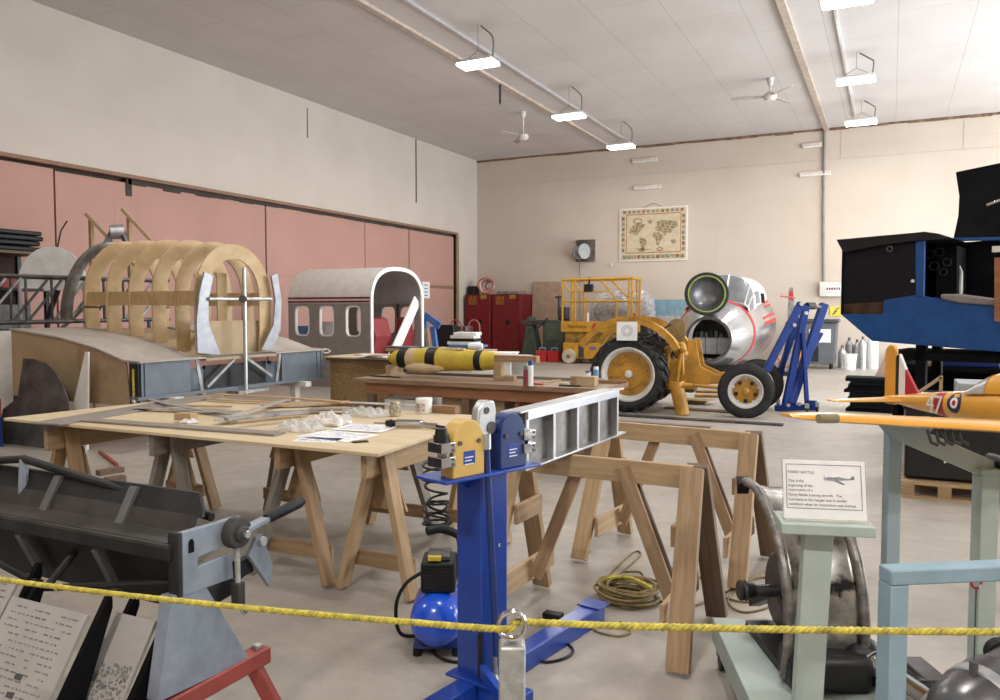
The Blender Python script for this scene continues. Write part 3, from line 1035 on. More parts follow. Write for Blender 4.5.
# ================================================================ CORDS ON THE FLOOR
rnd = random.Random(4)
cc = P(628, 600, 0)
t = thing('cord_coil', 'coil of olive extension cord lying on the floor under the front sawhorse', 'cord', (cc.x, cc.y, 0))
for lay in range(4):
    pts = []
    for i in range(3 * 32 + 1):
        a = 2 * PI * i / 32
        r_ = 0.135 + 0.022 * math.sin(a * 0.37 + lay) + 0.018 * math.cos(a * 0.9 + lay * 2) + 0.006 * lay
        pts.append((r_ * math.cos(a), r_ * 0.92 * math.sin(a), 0.014 + lay * 0.022 + 0.006 * math.sin(a * 2.3 + lay)))
    MB().tube(pts, 0.008, 6).build('loop', M_CORD, t)
MB().tube(spline([(-0.19, 0.02, 0.05), (-0.10, -0.02, 0.115), (0.0, 0.02, 0.12), (0.14, -0.03, 0.10)]), 0.011, 6).build('yellow_tie', M_YROPE, t)
MB().tube(spline([(-0.2, 0.13, 0.02), (-0.15, 0.10, 0.06), (-0.10, 0.05, 0.11)]), 0.008, 6).build('yellow_tie', M_YROPE, t)


def floor_cord(name, pix, r_, m, label, n=8):
    o = MB().tube(spline([P(x, y, r_) for x, y in pix], n), r_, 6).build(name, m, smooth=60)
    return tag(o, label, 'cord', None)


floor_cord('extension_cord', [(612, 592), (617, 577), (640, 556), (634, 552), (612, 572), (605, 585), (640, 580), (640, 572), (623, 572)], 0.006, M_CORD, 'loose end of olive cord looping behind the coil on the floor')
floor_cord('extension_cord', [(664, 566), (700, 577), (722, 596), (752, 602), (770, 592), (768, 578), (745, 582), (728, 600), (742, 612), (766, 608), (772, 600)], 0.006, M_CORD, 'olive cord in loose loops on the floor behind the green dolly')
floor_cord('extension_cord', [(655, 600), (690, 606), (712, 598), (730, 590), (748, 580), (775, 566)], 0.006, M_CORD, 'olive cord running from the coil toward the rear sawhorse leg')
floor_cord('extension_cord', [(620, 622), (630, 632), (618, 636), (598, 632), (590, 626)], 0.006, M_CORD, 'short bend of olive cord in front of the coil')
floor_cord('black_cable', [(430, 640), (436, 655), (455, 662), (475, 658)], 0.007, M_BLACK, 'black cable on the floor from the compressor under the stand')
floor_cord('black_cable', [(525, 655), (545, 662), (565, 658), (573, 650), (562, 640), (553, 636), (548, 626)], 0.007, M_BLACK, 'black cable looped on the floor right of the blue stand')
bx = P(553, 622, 0)
o = MB().box(-0.05, 0.05, -0.03, 0.03, 0, 0.05).build('cable_box', M_BLKM, None, bevel=0.006, loc=(0, 0, 0))
o.location = (bx.x, bx.y, 0.0)
tag(o, 'small dark outlet box behind the long foot of the blue stand', 'outlet box')

# ================================================================ STANCHION AND ROPE
RP = D(512, 622, 1.5)
sp_ = D(512, 642, 1.5)
t = thing('rope_post', 'square galvanised rope post with steel ring at the front', 'post', (sp_.x, sp_.y, 0), YAW)
MB().box(-0.025, 0.025, -0.025, 0.025, 0.0, sp_.z).build('post', M_GALV, t, bevel=0.006)
k = MB()
for dx in (-0.006, 0.0, 0.006):
    k.tube([(0.026 * math.cos(a), dx, sp_.z + 0.032 + 0.026 * math.sin(a)) for a in [2 * PI * i / 24 for i in range(24)]], 0.0035, 8, closed=True)
k.build('ring', M_CHROME, t)
MB().box(-0.14, 0.14, -0.14, 0.14, 0, 0.008).build('foot_plate', M_GALV, t, smooth=0)


def rope(pts, r_, label):
    pts = spline(pts, 40)
    N = len(pts)
    k = MB()
    L = sum((pts[i + 1] - pts[i]).length for i in range(N - 1))
    tw = L / 0.035
    acc = 0
    strands = [[], [], []]
    for i, p in enumerate(pts):
        d = (pts[min(i + 1, N - 1)] - pts[max(i - 1, 0)]).normalized()
        u = d.cross(V((0, 0, 1))).normalized()
        w_ = u.cross(d)
        if i:
            acc += (p - pts[i - 1]).length
        for s in range(3):
            a = 2 * PI * (acc / 0.035 + s / 3)
            strands[s].append(p + (u * math.cos(a) + w_ * math.sin(a)) * r_ * 0.5)
    for s in strands:
        k.tube(s, r_ * 0.62, 6)
    o = k.build('barrier_rope', M_YROPE, smooth=80)
    return tag(o, label, 'rope', None)


def dense(a, b, sag, n=8):
    a, b = V(a), V(b)
    return [a.lerp(b, i / n) - V((0, 0, sag * 4 * (i / n) * (1 - i / n))) for i in range(n + 1)]


lft = D(-60, 571, 2.15)
ringp = D(514, 626, 1.5)
rgt = D(1060, 632, 1.45)
rope(dense(lft, D(498, 629, 1.49), 0.012) + [ringp], 0.0065, 'yellow twisted barrier rope left of the ring post')
rope([ringp + V((0, 0, 0.002)), D(522, 622, 1.5)] + dense(D(530, 623, 1.49), rgt, 0.004)[1:], 0.0065, 'yellow twisted barrier rope right of the ring post')
# ================================================================ FUSELAGE SHELL ON ITS SPAR BOX
XS = -7.65
YA, YZ_ = 6.26, 9.5
SZ0, SZ1 = 0.59, 1.0
fs = thing('fuselage_section', 'wooden arch ribbed fuselage section standing on a blue grey wing spar box', 'fuselage section', (-8.6, 7.85, 0))


def wtop(x):
    pts = [(-7.6, 1.0), (-7.86, 1.01), (-8.36, 1.15), (-9.0, 1.26), (-9.83, 1.34), (-9.95, 1.345)]
    for (a, za), (b, zb) in zip(pts, pts[1:]):
        if b <= x <= a:
            return za + (zb - za) * (x - a) / (b - a)
    return 1.0 if x > -7.6 else 1.345


def fb(mb, name, m, **kw):
    return mb.build(name, m, fs, world=True, **kw)


# spar box
sp = fb(MB().box(XS - 0.05, XS, YA, 7.0, SZ0, SZ1).box(XS - 0.05, XS, 8.62, YZ_, SZ0, SZ1)
        .box(XS - 0.12, XS - 0.10, 7.0, 8.62, SZ0, SZ1 - 0.12), 'spar_web', M_SPAR, smooth=0)
fb(MB().box(XS - 0.12, XS + 0.03, YA - 0.04, YZ_ + 0.03, SZ1 - 0.01, SZ1 + 0.012), 'spar_cap', M_SPAR, smooth=0)
fb(MB().box(XS - 0.12, XS + 0.03, YA - 0.04, YZ_ + 0.03, SZ0 - 0.02, SZ0 + 0.02), 'spar_cap', M_SPAR, smooth=0)
for y in (YA + 0.08, YA + 0.03, YZ_ - 0.12, YZ_ - 0.03):
    fb(MB().box(XS, XS + 0.014, y - 0.012, y + 0.012, SZ0, SZ1), 'stiffener', M_SPAR, smooth=0)
for y, dy in ((7.12, 0.08), (8.52, -0.08)):
    fb(MB().bar((XS + 0.02, y - dy / 2, SZ1), (XS + 0.02, y + dy / 2, SZ0), 0.05, 0.012, (1, 0, 0)), 'stiffener', M_ALUD, smooth=0)
fb(MB().bar((XS + 0.015, 7.25, SZ0 + 0.05), (XS + 0.015, 7.72, SZ1 - 0.03), 0.035, 0.012, (1, 0, 0)), 'diagonal_strut', M_ALUD, smooth=0)
fb(MB().bar((XS + 0.015, 8.40, SZ0 + 0.10), (XS + 0.015, 7.92, SZ1 - 0.03), 0.035, 0.012, (1, 0, 0)), 'diagonal_strut', M_ALUD, smooth=0)
fb(MB().box(XS - 0.11, XS - 0.09, 7.3, 8.4, SZ0 + 0.02, SZ1 - 0.1), 'dark_bay', M_BLKM, smooth=0)
for y in (7.25, 8.4):
    fb(MB().cyl((XS - 0.05, y, SZ1 - 0.12), (XS + 0.004, y, SZ1 - 0.12), 0.022, n=14), 'lightening_hole', M_BLKM)
# wing stub skins and near end rib
xs = [-7.6, -7.86, -8.1, -8.36, -8.7, -9.0, -9.4, -9.83, -9.95]
for y0, y1 in ((YA - 0.03, 7.2), (8.45, YZ_ + 0.02)):
    A = [(x, wtop(x) + 0.02) for x in xs]
    B = [(x, wtop(x)) for x in xs]
    fb(MB().band(A, B, lambda a, b, c, y=y0: (a, y + c, b), y1 - y0), 'wing_skin', M_SKIN, smooth=30)
fb(MB().band([(x, wtop(x)) for x in xs[:-1]], [(x, wtop(x) - 0.03) for x in xs[:-1]], lambda a, b, c: (a, 7.2 + c, b), 1.25), 'cabin_floor', M_PLYB, smooth=30)
endp = [(x, wtop(x)) for x in xs] + [(-10.4, 0.5), (-8.7, 0.5)]
fb(MB().prism([(x, wtop(x)) for x in xs if x <= -8.7] + [(-9.95, 0.52), (-8.7, 0.50)], lambda a, b, c: (a, YA + c, b), 0.02), 'end_panel', M_PLYB, smooth=0)
fb(MB().prism([(x, wtop(x)) for x in xs if -8.75 < x <= -7.8] + [(-8.7, 0.50), (-7.8, 0.50)], lambda a, b, c: (a, YA - 0.004 + c, b), 0.02), 'end_panel', mat('brown_hardboard', (0.36, 0.25, 0.15), 0.6, var=0.1), smooth=0)
fb(MB().box(-7.8, XS, YA - 0.01, YA + 0.02, 0.5, 1.0), 'end_panel', M_BLKM, smooth=0)
fb(MB().tube([(-7.72, YA - 0.02, 0.93), (-7.72, YA - 0.02, 0.55)], 0.014, 8), 'yellow_tag', M_YROPE)
fb(MB().ball((-7.70, YA - 0.03, 0.56), 0.03), 'cap', M_ALUW)
# plywood arch frames
CY = 7.82


def arch(x, zb, wid=0.67, top=2.46, th=0.19, leg=0.215):
    def prof(hw, ztop, zbase):
        zc = 1.78
        o = [(-hw * 0.97, zbase), (-hw, zbase + 0.3), (-hw, zc - 0.15)]
        o += [(hw * math.cos(a), zc + (ztop - zc) * math.sin(a)) for a in [PI - PI * i / 20 for i in range(21)]]
        o += [(hw, zc - 0.15), (hw, zbase + 0.3), (hw * 0.97, zbase)]
        return o
    A = prof(wid, top, zb)
    B = prof(wid - leg, top - th, zb)
    return fb(MB().band(A, B, lambda a, b, c: (x - 0.02 + c, CY + a, b), 0.022), 'arch_frame', M_RIB, smooth=0)


for x, w_, tp in ((-7.72, 0.665, 2.46), (-8.04, 0.675, 2.50), (-8.45, 0.68, 2.54), (-8.87, 0.69, 2.56), (-9.29, 0.70, 2.57), (-9.72, 0.70, 2.57)):
    arch(x, wtop(x) + 0.02, w_, tp)
for y in (CY - 0.66, CY + 0.64):
    fb(MB().box(-9.74, -7.73, y, y + 0.02, 1.66, 1.84), 'side_stringer', M_RIB, smooth=0)
fb(MB().box(-7.80, -7.78, CY - 0.5, CY + 0.5, 1.02, 1.46), 'floor_bulkhead', M_PLYB, smooth=0)
fb(MB().box(-8.2, -8.18, CY + 0.15, CY + 0.32, 1.02, 2.1), 'centre_post', M_RIB, smooth=0)
fb(MB().bar((-8.3, CY + 0.1, 1.5), (-8.3, CY - 0.3, 1.05), 0.06, 0.02, (1, 0, 0)), 'centre_post', M_RIB, smooth=0)


def px_poly(name, pix, X, t, m):
    q = [PX(a, b, X) for a, b in pix]
    return fb(MB().prism([(p.y, p.z) for p in q], lambda a, b, c: (X + c, a, b), t), name, m, smooth=0, bevel=0.003)


px_poly('edge_plate', [(203, 272), (212, 276), (207, 300), (207, 322), (219, 355), (196, 353), (195, 320), (198, 292)], XS + 0.01, 0.03, mat('edge_plate_alloy', (0.34, 0.35, 0.38), 0.45, 0.6))
px_poly('edge_plate', [(270, 276), (276, 273), (280, 300), (279, 330), (270, 351), (260, 350), (272, 325), (274, 300)], XS + 0.01, 0.03, mat('edge_plate_alloy', (0.34, 0.35, 0.38), 0.45, 0.6))
fb(MB().tube([PX(244, 268, XS + 0.09), PX(246, 395, XS + 0.09)], 0.028, 12), 'jig_tube', M_ALU)
fb(MB().tube([PX(209, 299, XS + 0.06), PX(271, 299, XS + 0.06)], 0.024, 12), 'jig_tube', M_ALU)
fb(MB().cyl(PX(243, 299, XS + 0.12), PX(243, 299, XS + 0.04), 0.05, n=12), 'tube_clamp', M_STEEL)
# support legs
for y in (6.7, 9.0):
    for x in (-7.75, -9.6):
        fb(MB().box(x - 0.05, x + 0.05, y - 0.05, y + 0.05, 0.02, 0.52), 'support_leg', M_MOCKW, smooth=0)
        fb(MB().box(x - 0.15, x + 0.15, y - 0.15, y + 0.15, 0.0, 0.02), 'support_foot', M_MOCKW, smooth=0)
    fb(MB().box(-9.8, -7.5, y - 0.06, y + 0.06, 0.50, 0.57), 'support_rail', M_MOCKW, smooth=0)
fb(MB().box(-7.62, -7.42, 7.55, 8.1, 0.53, 0.565), 'jig_shelf', M_ALUD, smooth=0)
fb(MB().tube(spline([PX(322, 350, XS), PX(326, 349, XS), PX(330, 351, XS), PX(326, 353, XS), PX(322, 352, XS)]), 0.012, 8), 'towing_eye', M_ALU)
# nose hoop behind the arches
k = MB()
A = [(0.80 * math.cos(a) * 1.0, 1.45 + 1.12 * math.sin(a)) for a in [PI - PI * 0.62 * i / 18 - 0.02 for i in range(19)]]
B = [(0.70 * math.cos(a), 1.45 + 1.02 * math.sin(a)) for a in [PI - PI * 0.62 * i / 18 - 0.02 for i in range(19)]]
k.band(A, B, lambda a, b, c: (-10.12 + c, CY + 0.02 + a, b), 0.12)
fb(k, 'metal_hoop', mat('hoop_metal', (0.25, 0.24, 0.23), 0.4, 0.7, var=0.2), smooth=30)
q = [D(96, 262, 12.0), D(113, 231, 12.0), D(121, 230, 12.0), D(131, 252, 12.0)]
fb(MB().tube(q[:2], 0.05, 8), 'fork_arm', M_ALUD)
fb(MB().tube(q[2:], 0.05, 8), 'fork_arm', M_STEEL)
fb(MB().tube([q[1] + V((0, -0.05, -0.02)), q[2] + V((0, 0.05, -0.02))], 0.11, 12), 'fork_head', M_ALU)

# ================================================================ CLUTTER AT THE FAR LEFT
rk = thing('storage_rack', 'dark steel storage rack with shelves against the pink doors at far left', 'rack', (-12.3, 7.0, 0))
for x in (-12.95, -12.25):
    for y in (5.6, 8.3):
        MB().box(x - 0.03, x + 0.03, y - 0.03, y + 0.03, 0, 2.5).build('post', M_BLKM, rk, world=True, smooth=0)
for z in (0.5, 1.25, 1.9, 2.48):
    MB().box(-13.0, -12.2, 5.55, 8.35, z, z + 0.04).build('shelf', M_BLKM if z < 2.4 else M_FIRD, rk, world=True, smooth=0)
MB().box(-13.0, -12.97, 5.55, 8.35, 0.0, 2.5).build('back_panel', mat('rack_back_brown', (0.07, 0.035, 0.03), 0.8, var=0.3), rk, world=True, smooth=0)
for i, (dz, y1) in enumerate(((0, 8.3), (0.09, 8.2), (0.17, 8.25), (0.25, 8.22))):
    o = MB().box(-12.9, -12.22 + 0.01 * i, 5.7 + 0.05 * i, y1, 2.525 + dz, 2.525 + dz + 0.07).build('folded_tarpaulin', M_BLACK, None, smooth=0, bevel=0.02)
    tag(o, ['black folded tarpaulin, bottom one of the stack on the far left rack', 'black folded tarpaulin, second from the bottom on the far left rack', 'black folded tarpaulin, second from the top on the far left rack', 'black folded tarpaulin, topmost of the stack on the far left rack'][i], 'tarpaulin', 'tarpaulins on the rack')
for i, (y, z, sx, sy, sz, m, lab) in enumerate(((7.9, 1.942, 0.5, 0.5, 0.22, M_REDD, 'rust red bin on the upper shelf of the far left rack'), (7.2, 1.942, 0.5, 0.6, 0.15, M_BRAKD, 'dark tray on the upper shelf of the far left rack'),
        (7.7, 1.292, 0.5, 0.8, 0.4, M_STEEL, 'dark steel crate on the middle shelf of the far left rack'), (6.7, 1.292, 0.5, 0.7, 0.3, M_FIRD, 'brown wooden crate on the middle shelf of the far left rack'), (6.4, 1.942, 0.45, 0.5, 0.3, M_BLACK, 'black case on the upper shelf of the far left rack'))):
    o = MB().box(-12.85, -12.85 + sx, y - sy / 2, y + sy / 2, z, z + sz).build(('bin', 'tray', 'crate', 'crate', 'case')[i], m, None, smooth=0, bevel=0.01)
    tag(o, lab, ('bin', 'tray', 'crate', 'crate', 'case')[i])
# tubular airframe with diagonals
tf = thing('tube_airframe', 'welded steel tube truss frame standing at left behind the wing stub', 'airframe', (-10.95, 7.3, 0))
tm = M_STEEL
for z in (1.42, 2.05):
    for x in (-10.95, -10.62):
        MB().tube([(x, 5.6, z), (x, 9.3, z + 0.03)], 0.028, 8).build('longeron', tm, tf, world=True)
n = 0
for x in (-10.95, -10.62):
    for i in range(6):
        y = 5.7 + i * 0.6
        MB().tube([(x, y, 1.42), (x, y + 0.55, 2.05)], 0.02, 8).build('diagonal_tube', M_ALUD if i % 2 else tm, tf, world=True)
        MB().tube([(x, y, 1.42), (x, y, 2.05)], 0.018, 8).build('upright_tube', tm, tf, world=True)
for y in (6.0, 8.9):
    for x in (-10.95, -10.62):
        MB().tube([(x, y, 0), (x, y, 1.42)], 0.03, 8).build('leg', tm, tf, world=True)
MB().tube(spline([D(50, 276, 12.3), D(53, 272, 12.3), D(58, 271, 12.3), D(62, 276, 12.3), D(58, 292, 12.3)]), 0.03, 8).build('control_horn', M_BLACK, tf, world=True)
MB().tube([D(58, 290, 12.2), D(46, 322, 12.2)], 0.04, 8).build('control_column', M_BLKM, tf, world=True)
MB().tube([D(60, 330, 11.6), D(92, 300, 11.6)], 0.03, 8).build('silver_strut', M_ALU, tf, world=True)
# white round-topped panel
c0 = D(52, 283, 12.2)
k = MB()
pts = arc(0, 0, 0.52, 0.56, -0.15, PI + 0.15, 28)
k.prism(pts, lambda a, b, c: c0 + rt * a + V((0, 0, b)) + rt.cross(V((0, 0, 1))) * (-c), 0.02)
wp = thing('round_white_panel', 'white round topped panel standing at far left behind the wooden arches', 'panel', (c0.x, c0.y, 0), 0)
k.build('panel', mat('panel_white', (0.85, 0.86, 0.86), 0.4, var=0.08), wp, world=True, smooth=0)
k = MB().prism([(-0.12, -0.12), (0.5, -0.10), (0.42, 0.12), (-0.1, 0.11)], lambda a, b, c: c0 + rt * a + V((0, 0, b)) + rt.cross(V((0, 0, 1))) * (0.012 + c), 0.008)
k.build('pasted_sheet', M_WHITE, wp, world=True, smooth=0)
MB().tube([V((c0.x, c0.y, 0)) - rt * 0.5, V((c0.x, c0.y, c0.z)) - rt * 0.5], 0.03, 8).build('post', M_ALU, wp, world=True)
MB().tube([V((c0.x, c0.y, 0)) + rt * 0.5, V((c0.x, c0.y, c0.z)) + rt * 0.5], 0.03, 8).build('post', M_ALU, wp, world=True)
MB().tube(spline([D(59, 238, 12.8), D(61, 228, 12.8), D(66, 222, 12.8)]) if False else [c0 + rt * 0.1 + V((0, 0, 0.55)), c0 + rt * 0.16 + V((0, 0, 0.8)), c0 + rt * 0.26 + V((0, 0, 0.95))], 0.012, 6).build('wire', M_BLKM, wp, world=True)

# timber A props behind the arches
for i, (a, b_, c_, lab) in enumerate((((91, 219), (86, 214), (112, 240), 'left slim timber prop with diagonal strut rising behind the wooden arches'), ((129, 214), (122, 209), (156, 246), 'right slim timber prop with diagonal strut rising behind the wooden arches'))):
    d = 12.9
    p0 = D(a[0], a[1], d)
    t = thing('timber_prop', lab, 'prop', (p0.x, p0.y, 0), 0, 'timber props behind the arches')
    MB().box(-0.03, 0.03, -0.03, 0.03, 0, p0.z).build('post', M_FIR2, t, smooth=0)
    MB().bar(D(b_[0], b_[1], d - 0.06), D(c_[0] + 30, c_[1] + 33, d - 0.06), 0.06, 0.05).build('strut', M_FIR2, t, world=True, smooth=0)

# dark quarter round sheet, white wedge and odds against the wing stub
q = [PY(a, b, 6.02) for a, b in ((24, 358), (34, 359), (47, 363), (58, 372), (67, 385), (73, 397), (77, 412))]
pts = [(p.x, p.z) for p in q]
zfloor = 0.0
k = MB().prism(pts + [(pts[-1][0], zfloor), (pts[0][0] - 0.3, zfloor), (pts[0][0] - 0.28, 0.40), (pts[0][0] - 0.02, 0.55)], lambda a, b, c: (a, 6.02 + c + 0.16 * (b / 1.1 - 1) * 1.0, b), 0.012)
tag(k.build('dark_curved_sheet', mat('charcoal_sheet', (0.10, 0.095, 0.09), 0.5, 0.2, var=0.3, scale=4), smooth=0), 'dark grey sheet with rounded corner leaning on the end of the wing stub', 'sheet')
q = [PY(a, b, 6.12) for a, b in ((85, 352), (88, 352), (93, 408), (77, 408))]
tag(MB().prism([(q[0].x, q[0].z), (q[1].x, q[1].z), (q[2].x + 0.02, 0.0), (q[3].x - 0.12, 0.0)], lambda a, b, c: (a, 6.12 + c + 0.1 * (b / 1.1 - 1), b), 0.02).build('white_wedge', M_MOCKW, smooth=0), 'tall narrow white wedge panel leaning on the wing stub', 'panel')
q = [PX(a, b, -10.3) for a, b in ((-12, 333), (15, 333))]
tag(MB().box(-10.33, -10.30, q[0].y, q[1].y - 0.05, 0, 1.33).build('white_sheet', M_MOCKW, smooth=0), 'white upright sheet at the left edge behind the wing stub', 'sheet')
q = P(4, 440, 0)
o = MB().box(-0.35, 0.25, -0.1, 0.1, 0, 0.35).build('blue_box', M_BLUED, None, smooth=0, bevel=0.01, loc=(0, 0, 0))
o.location = (-9.55, 5.62, 0)
tag(o, 'dark blue box on the floor at the left edge behind the plywood table', 'box')
o = MB().box(-0.3, 0.22, -0.08, 0.08, 0, 0.22).build('red_box', M_REDD, None, smooth=0, bevel=0.01, loc=(0, 0, 0))
o.location = (-9.5, 5.62, 0.351)
tag(o, 'dark red box stacked on the blue box at the left edge', 'box')
q = [P(66, 470), P(80, 470)]
tag(MB().prism([(-0.1, 0), (0.1, 0), (0.12, 0.5), (0.05, 0.62), (-0.08, 0.5)], lambda a, b, c: (q[0].x + a + 0.15, q[0].y + c + b * 0.15, b), 0.015).build('pale_offcut', mat('pale_bluegrey', (0.5, 0.54, 0.58), 0.6), smooth=0), 'pale blue grey offcut standing on the floor under the plywood table', 'offcut')
tag(MB().bar(P(100, 452, 0.015), P(117, 465, 0.015), 0.03, 0.03).build('red_bar', M_REDD, smooth=0), 'short red bar lying on the floor under the plywood table', 'bar')
tag(MB().bar(P(98, 473, 0.025), P(122, 469, 0.025), 0.09, 0.05).build('timber_offcut', M_FIRD, smooth=0), 'dark timber offcut on the floor under the plywood table, farther one', 'offcut')
tag(MB().bar(P(106, 481, 0.03), P(124, 478, 0.03), 0.09, 0.06).build('timber_offcut', M_FIRD, smooth=0), 'dark timber offcut on the floor under the plywood table, nearer one', 'offcut')

# ================================================================ CABIN MOCK-UP
X0, X1, Y0, Y1 = -11.52, -9.4, 13.2, 15.2
ZS, ZT = 1.62, 2.5
cm = thing('cabin_mockup', 'grey and off white aircraft cabin mock up with red stripes and open end', 'cabin', ((X0 + X1) / 2, (Y0 + Y1) / 2, 0))


def cb(mb, name, m, **kw):
    return mb.build(name, m, cm, world=True, **kw)


def window_wall(y, t, holes):
    """flat wall along X with rounded window holes"""
    k = MB()
    xs_ = [X0]
    for (hx, w_) in holes:
        xs_ += [hx - w_ / 2 - 0.1, hx + w_ / 2 + 0.1]
    xs_.append(X1)
    za, zb = 1.02, 1.74
    k.box(X0, X1, y, y + t, 0.0, za)
    for i in range(0, len(xs_), 2):
        if xs_[i + 1] > xs_[i]:
            k.box(xs_[i], xs_[i + 1], y, y + t, za, zb)
    for hx, w_ in holes:
        A, B = [], []
        zc = (za + zb) / 2
        for i in range(40):
            a = 2 * PI * i / 40
            ca, sa = math.cos(a), math.sin(a)
            e = (abs(ca) ** 5 + abs(sa) ** 5) ** (-1 / 5)
            A.append((hx + ca * e * w_ / 2, zc - 0.01 + sa * e * 0.30))
            e2 = 1 / max(abs(ca), abs(sa))
            B.append((hx + ca * e2 * (w_ / 2 + 0.1), zc + sa * e2 * (zb - za) / 2))
        k.band(B, A, lambda p, q, r: (p, y + r, q), t, closed=True)
    return k


wx = []
for pxx in (302, 326.5, 353):
    wx.append((PY(pxx, 318, Y0).x, 0.36))
cb(window_wall(Y0, 0.05, wx), 'side_wall', M_MOCKG, smooth=0)
cb(window_wall(Y1 - 0.05, 0.05, [(-11.0, 0.36), (-10.3, 0.36), (-9.78, 0.36)]), 'side_wall', M_MOCKG, smooth=0)
for nm_, pts in (('window_surround', wx),):
    for hx, w_ in pts:
        A = [(hx + (w_ / 2 + 0.012) * math.copysign(abs(math.cos(a)) ** 0.4, math.cos(a)), 1.37 + 0.315 * math.copysign(abs(math.sin(a)) ** 0.4, math.sin(a))) for a in [2 * PI * i / 40 for i in range(40)]]
        B = [(hx + (w_ / 2 - 0.012) * math.copysign(abs(math.cos(a)) ** 0.4, math.cos(a)), 1.37 + 0.29 * math.copysign(abs(math.sin(a)) ** 0.4, math.sin(a))) for a in [2 * PI * i / 40 for i in range(40)]]
        cb(MB().band(A, B, lambda p, q, r: (p, Y0 - 0.006 + r, q), 0.07, closed=True), nm_, M_WHITE, smooth=0)
yc, hw = (Y0 + Y1) / 2, (Y1 - Y0) / 2


def roofp(d):
    o = [(Y0 + d, 1.74)]
    for i in range(29):
        a = PI - PI * i / 28
        c_, s_ = math.cos(a), math.sin(a)
        o.append((yc + (hw - d) * math.copysign(abs(c_) ** 0.78, c_), 1.76 + (ZT - d - 1.76) * abs(s_) ** 0.82))
    o.append((Y1 - d, 1.74))
    return o


cb(MB().band(roofp(0), roofp(0.05), lambda a, b, c: (X0 + c, a, b), X1 - X0), 'roof_shell', M_MOCKW, smooth=40)
ins = roofp(0.051)
cb(MB().band(roofp(0.05), roofp(0.06), lambda a, b, c: (X0 + c, a, b), X1 - X0), 'roof_lining', mat('lining_grey', (0.36, 0.34, 0.33), 0.7, var=0.06), smooth=40)
A = [(Y0 - 0.005, 0.0), ] + roofp(-0.005) + [(Y1 + 0.005, 0.0)]
B = [(Y0 + 0.075, 0.0), ] + roofp(0.075) + [(Y1 - 0.075, 0.0)]
cb(MB().band(A, B, lambda a, b, c: (X1 - 0.01 + c, a, b), 0.03), 'end_rim', M_WHITE, smooth=40)
for z in (1.755, 1.83):
    cb(MB().box(X0, X1 - 0.01, Y0 - 0.012, Y0 + 0.01, z, z + 0.035), 'stripe', M_RED, smooth=0)
cb(MB().box(X0, X1, Y0 + 0.05, Y1 - 0.05, 0.28, 0.33), 'floor_deck', M_MOCKG, smooth=0)
for (px0, px1, ya, lab) in ((371, 387, 318, 'maroon cabin seat just inside the open end of the mock up, left one'), (400, 419, 315, 'maroon cabin seat just inside the open end of the mock up, right one')):
    Xp = X1 - 0.28
    y0 = max(PX(px0, 330, Xp).y, Y0 + 0.1)
    y1 = min(PX(px1, 330, Xp).y, Y1 - 0.09)
    t = thing('passenger_chair', lab, 'chair', (Xp, (y0 + y1) / 2, 0.332), 0, 'cabin seats in the mock up')
    w_ = (y1 - y0) / 2
    MB().prism([(0.02, 0.15), (0.12, 0.72), (0.02, 1.08), (-0.08, 1.12), (-0.12, 0.75), (-0.14, 0.15)], lambda a, b, c: (a, -w_ + c, b), 2 * w_).build('backrest', M_MAROON, t, smooth=0, bevel=0.02)
    MB().box(-0.55, 0.0, -w_, w_, 0.25, 0.42).build('cushion', M_MAROON, t, bevel=0.03)
    MB().box(-0.45, -0.05, -w_ * 0.8, w_ * 0.8, 0, 0.25).build('seat_base', M_STEEL, t, smooth=0)
a, b_ = PX(386, 372, X1 - 0.03), PX(417, 300, X1 - 0.09)
pl = MB().bar(V((a.x, a.y, 0.34)), b_, 0.03, 0.26, (0, 1, 0.2)).build('leaning_board', M_MOCKW, smooth=0)
tag(pl, 'pale board leaning diagonally between the maroon seats in the mock up', 'board')
for i, (pxx, m, lab) in enumerate(((303, mat('sky_blue_box', (0.12, 0.25, 0.5), 0.6), 'blue box seen through the left window of the mock up'), (332, M_PAPER, 'stack of papers seen through the middle window of the mock up'))):
    q = PY(pxx, 325, Y0 + 0.6)
    o = MB().box(-0.2, 0.2, -0.15, 0.15, 0.332, 1.25 + 0.1 * i).build('storage_box', m, None, smooth=0, loc=(0, 0, 0))
    o.location = (q.x, Y0 + 0.6, 0)
    tag(o, lab, 'box')
nt_ = thing('notice_sheet', 'white notice sheet pinned to the pink doors right of the cabin mock up', 'notice', PX(426, 290, XL + 0.0) - V((0, 0, 0.3)))
q = PX(426, 290, XL - 0.07)
MB().box(XL - 0.082, XL - 0.066, q.y - 0.22, q.y + 0.22, q.z - 0.26, q.z + 0.26).build('page', M_PAPER, nt_, world=True, smooth=0)
k = MB()
for i in range(4):
    k.box(XL - 0.066, XL - 0.064, q.y - 0.12, q.y + 0.10, q.z + 0.14 - i * 0.11, q.z + 0.17 - i * 0.11)
k.build('printed_lines', M_INKB, nt_, world=True, smooth=0)

